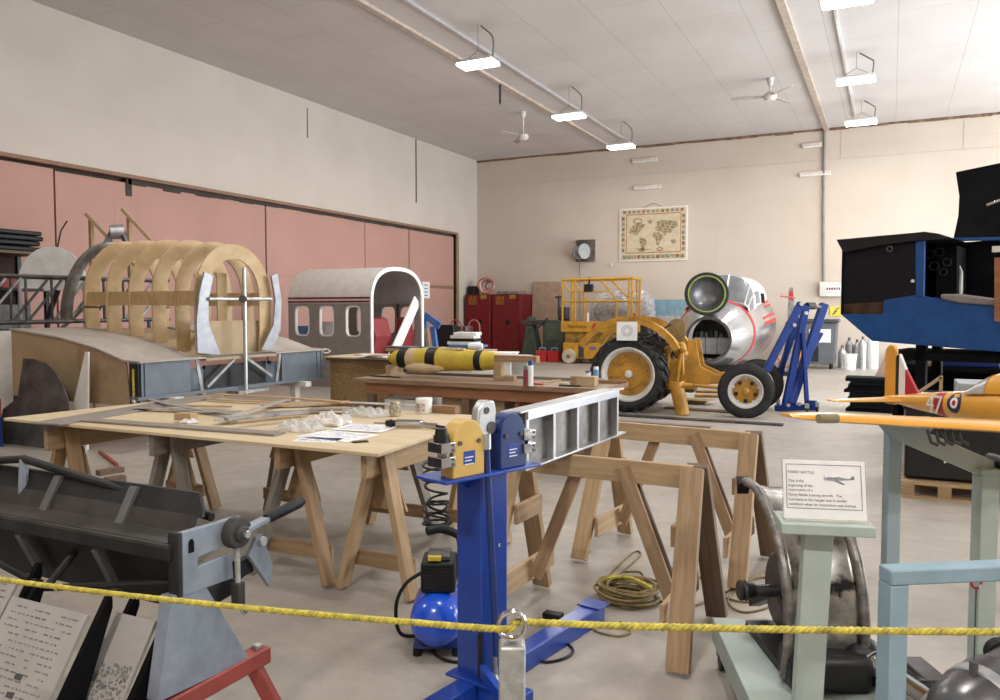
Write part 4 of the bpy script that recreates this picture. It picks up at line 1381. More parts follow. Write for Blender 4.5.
# ================================================================ BENCHES
ob = thing('strandboard_bench', 'bench with strand board front and plywood top before the cabin mock up', 'bench', (-7.05, 10.0, 0))
MB().box(-7.62, -6.55, 9.65, 9.67, 0.0, 0.84).build('front_panel', M_OSB, ob, world=True, smooth=0)
MB().box(-7.62, -7.60, 9.67, 10.55, 0.0, 0.84).build('side_panel', M_OSB, ob, world=True, smooth=0)
MB().box(-6.57, -6.55, 9.67, 10.55, 0.0, 0.84).build('side_panel', M_OSB, ob, world=True, smooth=0)
MB().box(-7.7, -6.2, 9.56, 10.6, 0.88, 0.90).build('worktop', M_SHEET, ob, world=True, smooth=0)
MB().box(-7.66, -6.25, 9.6, 10.55, 0.84, 0.88).build('top_frame', M_FIRD, ob, world=True, smooth=0)
for x in (-6.5, -6.26):
    MB().box(x - 0.04, x + 0.04, 9.65, 9.73, 0, 0.84).build('leg', M_BLKM, ob, world=True, smooth=0)
rnd = random.Random(2)
for i in range(6):
    q = P(368 + 8 * (i % 3) - 3 * (i // 3), 357 - 1.5 * (i // 3), 0.905 + 0.012 * i)
    o = MB().box(-0.15, 0.15, -0.11, 0.11, 0, 0.01).build('leaflet', (M_PAPER, mat('pinkish_paper', (0.6, 0.42, 0.45), 0.7, var=0.3, scale=12))[i % 2], None, smooth=0, loc=(0, 0, 0))
    o.location = q
    o.rotation_euler.z = rnd.uniform(-0.6, 0.6)
    tag(o, ('white', 'pinkish')[i % 2] + ' leaflet, ' + ORD[i] + ' from the bottom of the pile on the strand board bench', 'leaflet', 'leaflets on the strand board bench')

wb = thing('long_workbench', 'long brown topped workbench behind the plywood table', 'workbench', (-3.9, 7.55, 0))
MB().box(-5.32, -2.45, 7.15, 8.02, 0.80, 0.85).build('worktop', mat('brown_bench_top', (0.30, 0.19, 0.12), 0.45, var=0.2, stretch=(1, 6, 6), scale=3), wb, world=True, smooth=0, bevel=0.004)
MB().box(-5.2, -2.55, 7.2, 7.23, 0.68, 0.80).build('apron', M_BRN, wb, world=True, smooth=0)
for x in (-5.15, -3.95, -2.6):
    for y in (7.25, 7.95):
        MB().box(x - 0.04, x + 0.04, y - 0.04, y + 0.04, 0, 0.80).build('leg', M_FIRD, wb, world=True, smooth=0)
MB().box(-5.2, -2.5, 7.3, 7.95, 0.16, 0.19).build('lower_shelf', M_FIRD, wb, world=True, smooth=0)
MB().box(-3.4, -3.37, 7.25, 7.95, 0.19, 0.80).build('divider', M_BRN, wb, world=True, smooth=0)
for nm_, x0, x1, y0, z0, z1, m, lab in (('carton', -5.02, -4.55, 7.3, 0.192, 0.62, M_WHITE, 'white carton on the shelf under the left end of the long workbench'),
                                       ('panel_crate', -4.3, -3.55, 7.32, 0.192, 0.66, M_PLYB, 'tan plywood crate under the middle of the long workbench'),
                                       ('cardboard_box', -3.2, -2.8, 7.32, 0.192, 0.7, mat('beige_board', (0.55, 0.5, 0.42), 0.7), 'beige cardboard box under the right end of the long workbench')):
    tag(MB().box(x0, x1, y0, 7.9, z0, z1).build(nm_, m, None, smooth=0, bevel=0.006), lab, 'box')
tag(MB().prism([(-0.2, 0), (0.2, 0), (0.2, 0.02), (0.05, 0.07), (-0.2, 0.02)], lambda a, b, c: (-4.8 + a, 7.35 + c, 0.621 + b), 0.3).build('paper_bundle', M_PAPER, smooth=0), 'bent bundle of white paper on the carton under the long workbench', 'paper')

# yellow float with black bands
BZ = 0.85
a, b_ = PY(389, 358, 7.62), PY(497, 361, 7.62)
yf = thing('yellow_float', 'yellow hand painted model float with black bands lying on stands on the long workbench', 'float', (a.lerp(b_, 0.5).x, 7.62, BZ + 0.0))
fl = (b_ - a).length
ctr = [0, 0.05, 0.12, 0.22, 0.3, 0.36, 0.5, 0.6, 0.75, 0.9, 1.0]
rad = [0.03, 0.075, 0.105, 0.12, 0.122, 0.13, 0.135, 0.12, 0.118, 0.105, 0.09]
dr = (b_ - a).normalized()


def fl_r(t):
    for i in range(len(ctr) - 1):
        if ctr[i] <= t <= ctr[i + 1]:
            return rad[i] + (rad[i + 1] - rad[i]) * (t - ctr[i]) / (ctr[i + 1] - ctr[i])
    return rad[-1]


def seg(t0, t1, m, name, g=0.0, n=8):
    ts_ = [t0 + (t1 - t0) * i / n for i in range(n + 1)]
    MB().tube([a + dr * fl * t for t in ts_], [fl_r(t) + g for t in ts_], 20).build(name, m, yf, world=True, smooth=50)


seg(0.0, 1.0, M_YB, 'float_body', n=30)
seg(0.12, 0.205, M_BLACK, 'black_band', 0.003)
seg(0.40, 0.49, M_BLACK, 'black_band', 0.003)
seg(0.83, 0.885, M_BLACK, 'black_band', 0.003)
seg(0.21, 0.29, M_BALSA, 'bare_patch', 0.002)
rnd = random.Random(8)
kk = MB()
q0, q1 = a + dr * fl * 0.5, a + dr * fl * 0.72
for i in range(9):
    q = q0.lerp(q1, i / 8)
    kk.ball(q + V((0, -0.03, 0.115)), 0.022, 0.03, 0.02, 8)
kk.build('frayed_edge', M_BALSA, yf, world=True)
MB().lathe([(0, -0.26), (0.03, -0.22), (0.06, -0.1), (0.065, 0.0), (0.05, 0.14), (0.02, 0.25), (0, 0.26)], (a + dr * fl * 0.38) + V((0, -0.1, -0.095)), dr, 20).build('lower_fairing', M_BALSA, yf, world=True, smooth=50)
k = MB().prism([(-0.02, 0), (0.05, 0), (0.05, 0.12), (-0.02, 0.12)], lambda p, q, r: (a.x + p + 0.02, 7.55 + r, BZ + q), 0.14)
tag(k.build('wood_stand', M_FIR2, smooth=0), 'small wood stand under the nose of the yellow float', 'stand')
ws = thing('wood_stand', 'T shaped timber stand under the right end of the yellow float', 'stand', (b_.x + 0.03, 7.6, BZ))
MB().box(-0.04, 0.05, -0.05, 0.05, 0, 0.2).build('post', M_FIR2, ws, smooth=0, bevel=0.003)
MB().box(-0.05, 0.46, -0.045, 0.045, 0.2, 0.27).build('arm', M_FIR, ws, smooth=0, bevel=0.003)
MB().box(0.08, 0.2, -0.05, 0.03, 0, 0.05).build('foot_block', M_FIR, ws, smooth=0)


def tube_can(px, py, r_, h, m1, m2, nm, lab, y=None):
    q = P(px, py, BZ)
    t = thing(nm, lab, 'tube', (q.x, q.y, BZ))
    MB().lathe([(0, 0), (r_, 0), (r_, h * 0.82), (0, h * 0.82)], (0, 0, 0), (0, 0, 1), 18).build('body', m1, t)
    MB().lathe([(r_ * 0.9, h * 0.82), (r_ * 0.85, h), (0, h), (0, h * 0.82)], (0, 0, 0), (0, 0, 1), 18).build('cap', m2, t)
    return t


tube_can(525.5, 386, 0.022, 0.20, mat('maroon_label', (0.25, 0.03, 0.05), 0.5), mat('green_cap', (0.1, 0.3, 0.15), 0.5), 'sealant_tube', 'small dark red tube on the long workbench, left of the white one')
tube_can(530.5, 386, 0.028, 0.25, M_WHITE, M_BLUE, 'sealant_tube', 'white tube with blue top on the long workbench')
tube_can(596, 382, 0.03, 0.16, mat('light_blue_can', (0.15, 0.35, 0.65), 0.4), M_WHITE, 'spray_can', 'light blue can on the right end of the long workbench')
tube_can(588, 382, 0.03, 0.12, M_WHITE, mat('purple_lid', (0.2, 0.15, 0.4), 0.5), 'jar', 'white jar with dark lid beside the light blue can')
block('cardboard_box', 587, 385.5, 0.2, 0.12, 0.095, 0.0, mat('kraft_board', (0.50, 0.37, 0.23), 0.7), 'small open kraft cardboard box on the right end of the long workbench', 'box', z=BZ)
block('cardboard_box', 575, 385, 0.07, 0.1, 0.09, 0.1, M_FIR, 'small brown box left of the kraft box on the long workbench', 'box', z=BZ)
block('red_tool', 534, 384.5, 0.18, 0.04, 0.015, 0.1, M_REDB, 'flat red tool on the front of the long workbench', 'tool', z=BZ)
block('black_tool', 570, 386.5, 0.22, 0.05, 0.015, 0.05, M_BLACK, 'flat black tool on the right of the long workbench', 'tool', z=BZ)
for i in range(7):
    q = (540 + i * 8, 384 - (i % 3) * 1.5)
    block('wood_chip', q[0], q[1], 0.12, 0.05, 0.012, 0.5 * i, M_BALSA, 'pale wood scrap, ' + ORD[i] + ' from the left on the right half of the long workbench', 'scrap', z=BZ, group='wood scraps on the long workbench')
block('wood_lath', 612, 383, 0.3, 0.05, 0.03, 0.35, M_BRN, 'brown lath overhanging the right end of the long workbench', 'lath', z=BZ + 0.005)
tag(MB().box(-5.1, -2.7, 7.86, 7.98, BZ, BZ + 0.03).build('grey_rail', M_GREYB, smooth=0), 'long grey rail lying along the back of the long workbench', 'rail')
block('black_strip', 385, 377, 0.4, 0.05, 0.012, -0.05, M_BLACK, 'black strip lying at the left end of the long workbench', 'strip', z=BZ)

bb = thing('reading_table', 'wooden table of books and magazines in front of the mock up', 'table', (-7.5, 12.9, 0))
MB().box(-8.5, -6.5, 12.4, 13.1, 0.83, 0.88).build('tabletop', M_FIR2, bb, world=True, smooth=0)
for x in (-8.4, -6.6):
    for y in (12.5, 13.0):
        MB().box(x - 0.04, x + 0.04, y - 0.04, y + 0.04, 0, 0.83).build('leg', M_FIRD, bb, world=True, smooth=0)
mz = [mat('magazine_' + n_, c_, 0.5, var=0.3, scale=9) for n_, c_ in (('blue', (0.1, 0.16, 0.3)), ('pale', (0.6, 0.58, 0.56)), ('rose', (0.45, 0.3, 0.34)), ('teal', (0.2, 0.32, 0.36)))]
rnd = random.Random(12)
for i in range(12):
    x = -8.4 + 1.75 * (i % 6) / 5.5
    z = 0.881 + (i // 6) * 0.02
    o = MB().box(-0.17, 0.17, -0.12, 0.12, 0, 0.018).build('magazine', mz[i % 4], None, smooth=0, loc=(0, 0, 0))
    o.location = (x, 12.62 + rnd.uniform(-0.05, 0.15), z)
    o.rotation_euler.z = rnd.uniform(-0.4, 0.4)
    tag(o, ('blue', 'pale', 'rose', 'teal')[i % 4] + ' magazine, ' + ORD[i % 6] + ' from the left in the ' + ('lower', 'upper')[i // 6] + ' layer on the reading table', 'magazine', 'magazines on the reading table')
for i in range(4):
    o = MB().box(-0.28 + 0.03 * i, 0.25, -0.16, 0.16, 0, 0.055).build('book', (M_PAPER, M_BLACK, M_MOCKW, M_PAPER)[i], None, smooth=0, bevel=0.004, loc=(0, 0, 0))
    o.location = (-7.05 + 0.03 * (i % 2), 12.85, 0.966 + 0.057 * i)
    o.rotation_euler.z = 0.08 * (i - 1)
    tag(o, ['bottom', 'black second', 'third', 'top white'][i] + ' book of the stack at the right end of the reading table', 'book', 'book stack on the reading table')
o = MB().box(-0.3, 0.3, -0.2, 0.2, 0.925, 0.965).build('flat_case', mat('case_blue', (0.1, 0.2, 0.36), 0.5), None, smooth=0, loc=(0, 0, 0))
o.location = (-6.95, 12.8, 0)
tag(o, 'flat blue case under the book stack on the reading table', 'case')
o = MB().tube([(-6.75, 12.45, 0.957), (-6.5, 12.5, 0.957)], 0.055, 14).build('paper_roll', M_PAPER)
tag(o, 'white paper roll on the right end of the reading table', 'roll')
for i in range(3):
    q = P(506 + i, 356 - 1.3 * i, 0.93)
    o = MB().box(-0.3, 0.3, -0.2, 0.2, 0, 0.02).build('paper_stack', M_PAPER, None, smooth=0, loc=(0, 0, 0))
    o.location = (-5.75 + 0.04 * i, 11.5, 0.86 + 0.021 * i)
    o.rotation_euler.z = 0.15 * i
    tag(o, ('lowest', 'middle', 'topmost')[i] + ' sheaf of white paper stacked right of the yellow float, behind it', 'paper', 'white paper sheaves')
sb = thing('side_bench', 'low grey topped bench behind the yellow float carrying white paper', 'bench', (-5.4, 11.6, 0))
MB().box(-6.1, -5.3, 11.2, 12.0, 0.80, 0.858).build('worktop', M_MOCKW, sb, world=True, smooth=0)
MB().box(-6.05, -5.35, 11.25, 11.28, 0.0, 0.80).build('front_panel', M_WHITE, sb, world=True, smooth=0)
MB().box(-6.05, -5.35, 11.9, 11.93, 0.0, 0.80).build('rear_panel', M_WHITE, sb, world=True, smooth=0)
# ================================================================ TRACTOR
T0, T1 = P(627, 413), P(745, 418.5)
trz = math.atan2(T1.y - T0.y, T1.x - T0.x)
WB = (T1 - T0).length
tr = thing('farm_tractor', 'yellow tractor chassis without engine, big lugged rear wheel and paper on its mudguard', 'tractor', T0, trz)


def tyre(mb, c, R_, wdt, rim, n=48):
    h = wdt / 2
    prof = [(rim, -h * 0.75), (rim + 0.03, -h * 0.95), (R_ * 0.86, -h), (R_ * 0.955, -h * 0.86), (R_, -h * 0.5), (R_ * 1.0, 0), (R_, h * 0.5), (R_ * 0.955, h * 0.86), (R_ * 0.86, h), (rim + 0.03, h * 0.95), (rim, h * 0.75)]
    mb.lathe(prof, c, (0, 1, 0), n)
    return mb


def rear_wheel(y):
    c = V((0, y, 0.6))
    t = tyre(MB(), c, 0.57, 0.34, 0.41)
    n = 20
    for i in range(n):
        for s in (-1, 1):
            a = 2 * PI * (i + (0.5 if s > 0 else 0)) / n
            a2 = a + 0.22
            p0 = c + V((math.cos(a) * 0.585, s * 0.012, math.sin(a) * 0.585))
            p1 = c + V((math.cos(a2) * 0.578, s * 0.15, math.sin(a2) * 0.578))
            p2 = c + V((math.cos(a2 + 0.05) * 0.51, s * 0.176, math.sin(a2 + 0.05) * 0.51))
            t.bar(p0, p1, 0.055, 0.045, (p0 - c))
            t.bar(p1, p2, 0.05, 0.03, (0, s, 0))
    ty = t.build('rear_tyre', M_RUB, tr, smooth=30)
    rim = MB().lathe([(0.42, -0.13), (0.425, -0.15), (0.40, -0.155), (0.375, -0.12), (0.345, -0.06), (0.34, 0.0), (0.34, 0.10), (0.42, 0.14)], c, (0, 1, 0), 48).build('rim', M_RIMW, ty)
    d = MB().lathe([(0.0, -0.055), (0.20, -0.055), (0.21, -0.075), (0.23, -0.075), (0.24, -0.055), (0.345, -0.045), (0.345, -0.03), (0, -0.03)], c, (0, 1, 0), 40).build('wheel_disc', M_TRAC, ty)
    MB().lathe([(0, -0.12), (0.03, -0.12), (0.035, -0.09), (0.06, -0.085), (0.06, -0.05), (0, -0.05)], c, (0, 1, 0), 20).build('hub_cap', M_RIMW, ty)
    for i in range(8):
        a = 2 * PI * i / 8 + 0.2
        q = c + V((math.cos(a) * 0.29, -0.058, math.sin(a) * 0.29))
        MB().cyl(q, q + V((0, 0.02, 0)), 0.013, n=8).build('wheel_bolt', M_STEEL, ty)


rear_wheel(0.17)
rear_wheel(1.45)


def front_wheel(x, y):
    c = V((x, y, 0.40))
    ty = tyre(MB(), c, 0.40, 0.2, 0.235, 44)
    for g in (-0.06, -0.02, 0.02, 0.06):
        ty.lathe([(0.398, g - 0.012), (0.405, g - 0.010), (0.405, g + 0.010), (0.398, g + 0.012)], c, (0, 1, 0), 44)
    ty = ty.build('front_tyre', M_RUB, tr, smooth=35)
    MB().lathe([(0.255, -0.085), (0.255, -0.1), (0.235, -0.1), (0.22, -0.07), (0.19, -0.05), (0.185, 0.05), (0.25, 0.09)], c, (0, 1, 0), 40).build('rim', M_RIMW, ty)
    MB().lathe([(0, -0.045), (0.10, -0.06), (0.15, -0.05), (0.19, -0.04), (0.19, -0.02), (0, -0.02)], c, (0, 1, 0), 36).build('wheel_disc', M_TRAC, ty)
    MB().lathe([(0, -0.13), (0.03, -0.125), (0.055, -0.10), (0.06, -0.05), (0, -0.04)], c, (0, 1, 0), 20).build('hub_cap', M_TRAC, ty)
    for i in range(5):
        a = 2 * PI * i / 5 + 0.94
        q = c + V((math.cos(a) * 0.145, -0.064, math.sin(a) * 0.145))
        MB().cyl(q, q + V((0, 0.02, 0)), 0.03, n=12).build('disc_slot', M_BLKM, ty)
        a += PI / 5
        q = c + V((math.cos(a) * 0.185, -0.072, math.sin(a) * 0.185))
        MB().cyl(q, q + V((0, 0.03, 0)), 0.018, n=8).build('wheel_nut', M_RIMW, ty)


front_wheel(WB, 0.12)
front_wheel(WB + 0.10, 1.35)
# mudguards: broad curved sheets well clear of the tyres
for y0 in (-0.02, 1.20):
    A = [(0.87 * math.cos(a), 0.6 + 0.87 * math.sin(a)) for a in [R(28) + R(122) * i / 24 for i in range(25)]]
    B = [(0.85 * math.cos(a), 0.6 + 0.85 * math.sin(a)) for a in [R(28) + R(122) * i / 24 for i in range(25)]]
    o = MB().band(A, B, lambda a, b, c: (a, y0 + c, b), 0.40).build('mudguard', M_TRAC, tr, smooth=30)
    A2 = [(0.90 * math.cos(a), 0.6 + 0.90 * math.sin(a)) for a in [R(28) + R(122) * i / 24 for i in range(25)]]
    B2 = [(0.80 * math.cos(a), 0.6 + 0.80 * math.sin(a)) for a in [R(28) + R(122) * i / 24 for i in range(25)]]
    MB().band(A2, B2, lambda a, b, c: (a, y0 - 0.01 + c, b), 0.025).build('mudguard_lip', M_TRAC, o, smooth=30)
pg = MB().box(-0.16, 0.16, -0.056, -0.05, 1.13, 1.42).build('paper_notice', M_PAPER, tr, smooth=0)
pg['label'] = 'white paper notice hung on the mudguard'
k = MB()
for rr in (0.045, 0.075):
    k.band([(rr * math.cos(a), 1.28 + rr * math.sin(a)) for a in [2 * PI * i / 24 for i in range(24)]], [((rr + 0.012) * math.cos(a), 1.28 + (rr + 0.012) * math.sin(a)) for a in [2 * PI * i / 24 for i in range(24)]], lambda a, b, c: (a, -0.0575 + c, b), 0.001, closed=True)
k.build('notice_print', mat('print_lilac', (0.45, 0.42, 0.62), 0.7), pg, smooth=0)
# transmission and frame
k = MB().box(-0.25, 0.45, 0.5, 1.1, 0.42, 0.80).box(-0.2, 0.25, 0.55, 1.05, 0.8, 0.95)
k.build('gearbox', M_TRAC, tr, bevel=0.03)
MB().cyl((0, 0.3, 0.6), (0, 1.3, 0.6), 0.12, n=20).build('rear_axle', M_TRAC, tr)
k = MB().prism([(0.42, 0.35), (0.95, 0.35), (1.0, 0.42), (1.62, 0.50), (1.62, 0.62), (1.30, 0.60), (1.05, 0.72), (0.98, 1.12), (0.86, 1.14), (0.84, 0.80), (0.42, 0.80)], lambda a, b, c: (a, 0.46 + c, b), 0.03)
k.build('frame_plate', M_TRAC, tr, smooth=0, bevel=0.006)
k = MB().prism([(0.42, 0.35), (0.95, 0.35), (1.0, 0.42), (1.62, 0.50), (1.62, 0.62), (1.30, 0.60), (1.05, 0.72), (0.98, 1.12), (0.86, 1.14), (0.84, 0.80), (0.42, 0.80)], lambda a, b, c: (a, 1.02 + c, b), 0.03)
k.build('frame_plate', M_TRAC, tr, smooth=0, bevel=0.006)
MB().box(1.5, WB + 0.1, 0.49, 1.02, 0.46, 0.6).build('front_bolster', M_TRAC, tr, bevel=0.01)
MB().tube([(WB, 0.2, 0.40), (WB, 0.55, 0.52), (WB + 0.05, 1.0, 0.52), (WB + 0.1, 1.3, 0.40)], 0.05, 12).build('front_axle', M_TRAC, tr)
MB().tube([(0.62, 0.30, 0.46), (WB - 0.1, 0.28, 0.40)], 0.028, 10).build('drag_link', M_TRAC, tr)
MB().tube([(0.95, 0.62, 0.24), (WB, 0.62, 0.26)], 0.026, 10).build('lower_rod', M_TRAC, tr)
MB().tube([(0.95, 0.72, 0.30), (WB, 0.72, 0.31)], 0.022, 10).build('lower_rod', M_TRAC, tr)
for (x, z0, z1, dx, r_) in ((0.55, 0.45, 0.98, 0.02, 0.035), (0.70, 0.44, 1.0, 0.08, 0.04), (0.80, 0.6, 1.05, -0.02, 0.03)):
    MB().tube([(x, 0.36, z0), (x + dx, 0.36, z1)], [r_ * 0.7, r_], 10).ball((x + dx, 0.36, z1), r_ * 1.9, n=12).build('control_lever', M_TRAC, tr)
MB().ball((0.5, 0.42, 0.82), 0.10).build('casting', M_TRAC, tr)
MB().ball((0.76, 0.42, 0.92), 0.11, 0.08, 0.08).build('casting', M_TRAC, tr)
MB().box(0.5, 0.95, 0.50, 1.02, 0.30, 0.42).build('sump', M_STEEL, tr, bevel=0.02)
k = MB()
for i, y in enumerate((0.55, 0.62, 0.69)):
    k = MB().bar((0.30, y, 1.32), (0.76, y, 0.98), 0.12 if i == 0 else 0.05, 0.03)
    k.build('cowl_strip', M_TRAC, tr, smooth=0, bevel=0.005)
MB().bar((0.26, 0.95, 1.36), (0.70, 0.95, 1.02), 0.16, 0.03).build('cowl_strip', M_TRAC, tr, smooth=0, bevel=0.005)
c0 = V((0.62, 0.9, 1.26))
MB().prism([(-0.18, -0.2), (0.12, -0.2), (0.14, 0.1)] + arc(0, 0.06, 0.15, 0.14, 0.0, PI, 12) + [(-0.16, 0.0)], lambda a, b, c: (c0.x + a, c0.y + c, c0.z + b), 0.03).build('dash_plate', M_GOLDT, tr, smooth=0)
MB().tube([(0.30, 0.7, 1.20), (0.55, 0.72, 1.38)], 0.015, 8).tube([(0.08, 0.7, 1.10), (0.30, 0.7, 1.20)], 0.015, 8).build('steering_column', M_BLKM, tr)
k = MB().tube([(0.3 + 0.16 * math.cos(a) * 0.5, 0.7 + 0.17 * math.sin(a), 1.22 + 0.16 * math.cos(a) * -0.8) for a in [2 * PI * i / 24 for i in range(24)]], 0.012, 8, closed=True)
k.build('steering_wheel', M_BLKM, tr)
# loose yellow column in front of it, rails on the floor
jp = P(683, 415)
t = thing('yellow_stand', 'short leaning yellow steel column with flange beside the big tractor wheel', 'stand', (jp.x, jp.y, 0), trz)
MB().tube([(0, 0, 0.0), (-0.10, 0.03, 0.42)], [0.105, 0.11], 20).build('column', M_TRAC, t)
MB().tube([(-0.10, 0.03, 0.42), (-0.12, 0.03, 0.48)], 0.135, 20).build('flange', M_TRAC, t)
MB().tube([(0.0, -0.02, 0.46), (0.13, -0.02, 0.46)], [0.04, 0.03], 12).build('spigot', M_TRAC, t)
for i, (a, b_, w_, m, lab) in enumerate((((600, 412), (786, 423), 0.16, M_STEEL, 'long dark steel rail on the floor under the tractor wheels, farther one'),
                                        ((606, 418), (716, 425), 0.14, M_GREYB, 'grey plank on the floor in front of the tractor'),
                                        ((664, 409), (734, 414), 0.22, M_FIRD, 'dark board on the floor under the tractor frame'))):
    p, q = P(*a), P(*b_)
    hgt = 0.0
    o = MB().bar(p + V((0, -0.3 if i < 2 else 0.15, 0.012)), q + V((0, -0.3 if i < 2 else 0.15, 0.012)), w_, 0.022).build(('floor_rail', 'floor_plank', 'floor_board')[i], m, smooth=0)
    tag(o, lab, 'plank')
tag(MB().prism([(-0.3, -0.15), (0.2, -0.2), (0.3, 0.15), (-0.2, 0.2)], lambda a, b, c: (P(695, 405).x + a, P(695, 405).y + 0.2 + b, 0.06 + c), 0.015).box(P(695, 405).x - 0.15, P(695, 405).x + 0.15, P(695, 405).y + 0.1, P(695, 405).y + 0.3, 0.0, 0.06).build('paper_carton', M_GOLDT, smooth=0), 'flat brown carton on the floor beneath the tractor frame', 'carton')

# ================================================================ FOLDED ENGINE CRANE
E0 = D(795, 409, 12.6)
cr = thing('engine_crane', 'tall folded dark blue engine crane on small casters right of the tractor', 'crane', (E0.x, E0.y, 0), YAW * 0.4)


def cpt(x, y, d):
    return D(x, y, d)


def cbar(nm, p, q, d0, d1, w_=0.085, m=M_CRANE):
    return MB().bar(D(p[0], p[1], d0), D(q[0], q[1], d1), w_, w_, (fw.x, fw.y, 0)).build(nm, m, cr, world=True, smooth=0, bevel=0.006)


cbar('folded_leg', (801, 303), (766, 371), 12.35, 12.3, 0.10)
cbar('folded_leg', (799, 318), (775, 385), 12.9, 12.85, 0.08)
cbar('mast', (806, 306), (785, 407), 12.6, 12.6, 0.10)
cbar('boom', (824, 304), (791, 404), 12.75, 12.6, 0.12)
cbar('brace', (803, 333), (807, 407), 12.55, 12.5, 0.06)
cbar('brace', (790, 333), (776, 400), 12.8, 12.8, 0.06)
cbar('brace', (822, 333), (786, 395), 12.95, 12.9, 0.05)
MB().bar(D(775, 408, 12.6), D(816, 407, 12.5), 0.10, 0.09).build('base_beam', M_CRANE, cr, world=True, smooth=0, bevel=0.006)
MB().bar(D(812, 403, 12.1), D(814, 403, 13.0), 0.10, 0.08).build('base_beam', M_CRANE, cr, world=True, smooth=0, bevel=0.006)
MB().tube([D(807, 306, 12.6), D(814, 306, 12.66)], 0.06, 10).build('pump_head', M_BLKM, cr, world=True)
MB().tube([D(813, 306, 12.65), D(824, 308, 12.75)], 0.035, 10).build('ram', M_STEEL, cr, world=True)
for (x, y, d) in ((801, 304, 12.28), (806, 313, 12.5), (794, 325, 12.3), (788, 405, 12.5), (799, 404, 12.5)):
    p = D(x, y, d)
    MB().cyl(p, p - V((fw.x, fw.y, 0)) * 0.03, 0.03, n=8).build('pivot_bolt', M_ALU, cr, world=True)
for (x, d) in ((807, 12.15), (817, 12.35), (778, 12.8)):
    p = D(x, 410, d)
    k = MB().cyl((p.x - 0.02, p.y, 0.055), (p.x + 0.02, p.y, 0.055), 0.055, n=18)
    o = k.build('caster_wheel', M_BLACK, cr, world=True)
    MB().box(p.x - 0.03, p.x + 0.03, p.y - 0.03, p.y + 0.03, 0.10, 0.17).build('caster_fork', M_GALV, cr, world=True, smooth=0)

# ================================================================ AIRCRAFT NOSE
NX = -4.0
np_ = thing('aircraft_nose', 'polished aluminium aircraft nose section with cockpit windows and open round hatch', 'aircraft nose', (NX, 21.0, 0))
ys = [19.7, 19.9, 20.2, 20.6, 21.0, 21.6, 22.4]
zc = [0.88, 0.90, 0.95, 1.02, 1.08, 1.15, 1.20]
rx = [0.55, 0.66, 0.82, 0.98, 1.08, 1.18, 1.24]
rz_ = [0.55, 0.64, 0.76, 0.86, 0.94, 1.04, 1.10]


def nint(y, arr):
    for i in range(len(ys) - 1):
        if ys[i] <= y <= ys[i + 1]:
            return arr[i] + (arr[i + 1] - arr[i]) * (y - ys[i]) / (ys[i + 1] - ys[i])
    return arr[-1]


def nring(y, g=0.0, a0=0.0, a1=2 * PI, n=44):
    return [V((NX + (nint(y, rx) + g) * math.cos(a0 + (a1 - a0) * i / n), y, nint(y, zc) + (nint(y, rz_) + g) * math.sin(a0 + (a1 - a0) * i / n))) for i in range(n + 1)]


def nsurf(y0, y1, g, m, name, a0=0.0, a1=2 * PI, ny=10, n=44):
    vs, fs = [], []
    for j in range(ny + 1):
        vs += nring(y0 + (y1 - y0) * j / ny, g, a0, a1, n)
    for j in range(ny):
        for i in range(n):
            p = j * (n + 1) + i
            fs.append((p, p + 1, p + n + 2, p + n + 1))
    return MB().add(vs, fs).build(name, m, np_, world=True, smooth=60)


M_NOSE = mat('polished_skin', (0.66, 0.67, 0.70), 0.25, 0.9, var=0.12, scale=1.5)
nsurf(19.7, 22.4, 0, M_NOSE, 'nose_skin', ny=16)
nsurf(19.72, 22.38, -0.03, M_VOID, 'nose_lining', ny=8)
nsurf(20.52, 20.60, 0.006, M_REDB, 'red_ring', ny=2)
for y0, y1, a0, a1 in ((21.2, 22.4, 0.10, 0.18), (21.2, 22.4, 0.26, 0.32), (21.7, 22.4, 0.50, 0.55), (21.7, 22.4, 0.60, 0.65)):
    nsurf(y0, y1, 0.006, M_REDB, 'red_stripe', a0, a1, ny=4, n=4)
o = MB().lathe([(0.56, -0.04), (0.56, 0.03), (0.50, 0.03), (0.49, -0.04), (0.56, -0.04)], (NX, 19.7, 0.88), (0, 1, 0), 40).build('nose_frame', M_STEEL, np_, world=True)
# equipment inside the open nose
MB().lathe([(0, 0), (0.54, 0)], (NX, 20.35, 0.9), (0, 1, 0), 32).build('bulkhead', M_BLKM, np_, world=True)
MB().box(NX - 0.42, NX + 0.42, 20.05, 20.33, 0.50, 0.92).build('equipment_bay', mat('bay_grey', (0.36, 0.36, 0.37), 0.6), np_, world=True, smooth=0, bevel=0.01)
for x in (-0.14, 0.14):
    MB().box(NX + x - 0.008, NX + x + 0.008, 20.04, 20.06, 0.5, 0.92).build('bay_joint', M_STEEL, np_, world=True, smooth=0)
rnd = random.Random(3)
for i in range(7):
    x = NX - 0.36 + 0.12 * i
    MB().box(x - 0.04, x + 0.04, 20.0, 20.2, 0.92, 1.0 + 0.12 * rnd.random()).build('instrument', (M_BLACK, M_MACHG, M_STEEL)[i % 3], np_, world=True, smooth=0, bevel=0.006)
# cockpit roof and windows: greenhouse over the rear of the nose
def cab_pt(u, y):
    """u 0..1 across the cockpit from left to right; y along"""
    a = PI - PI * u
    k_ = min(1, max(0, (y - 20.62) / 0.42))
    base_z = nint(min(y, 22.4), zc) + 0.55
    hw_ = 0.80 + 0.18 * min(1, max(0, (y - 20.62) / 1.2))
    h_ = 0.16 + (2.50 - base_z - 0.16) * k_ ** 0.8
    c_, s_ = math.cos(a), math.sin(a)
    return V((NX + hw_ * math.copysign(abs(c_) ** 0.7, c_), y, base_z + h_ * abs(s_) ** 0.75))


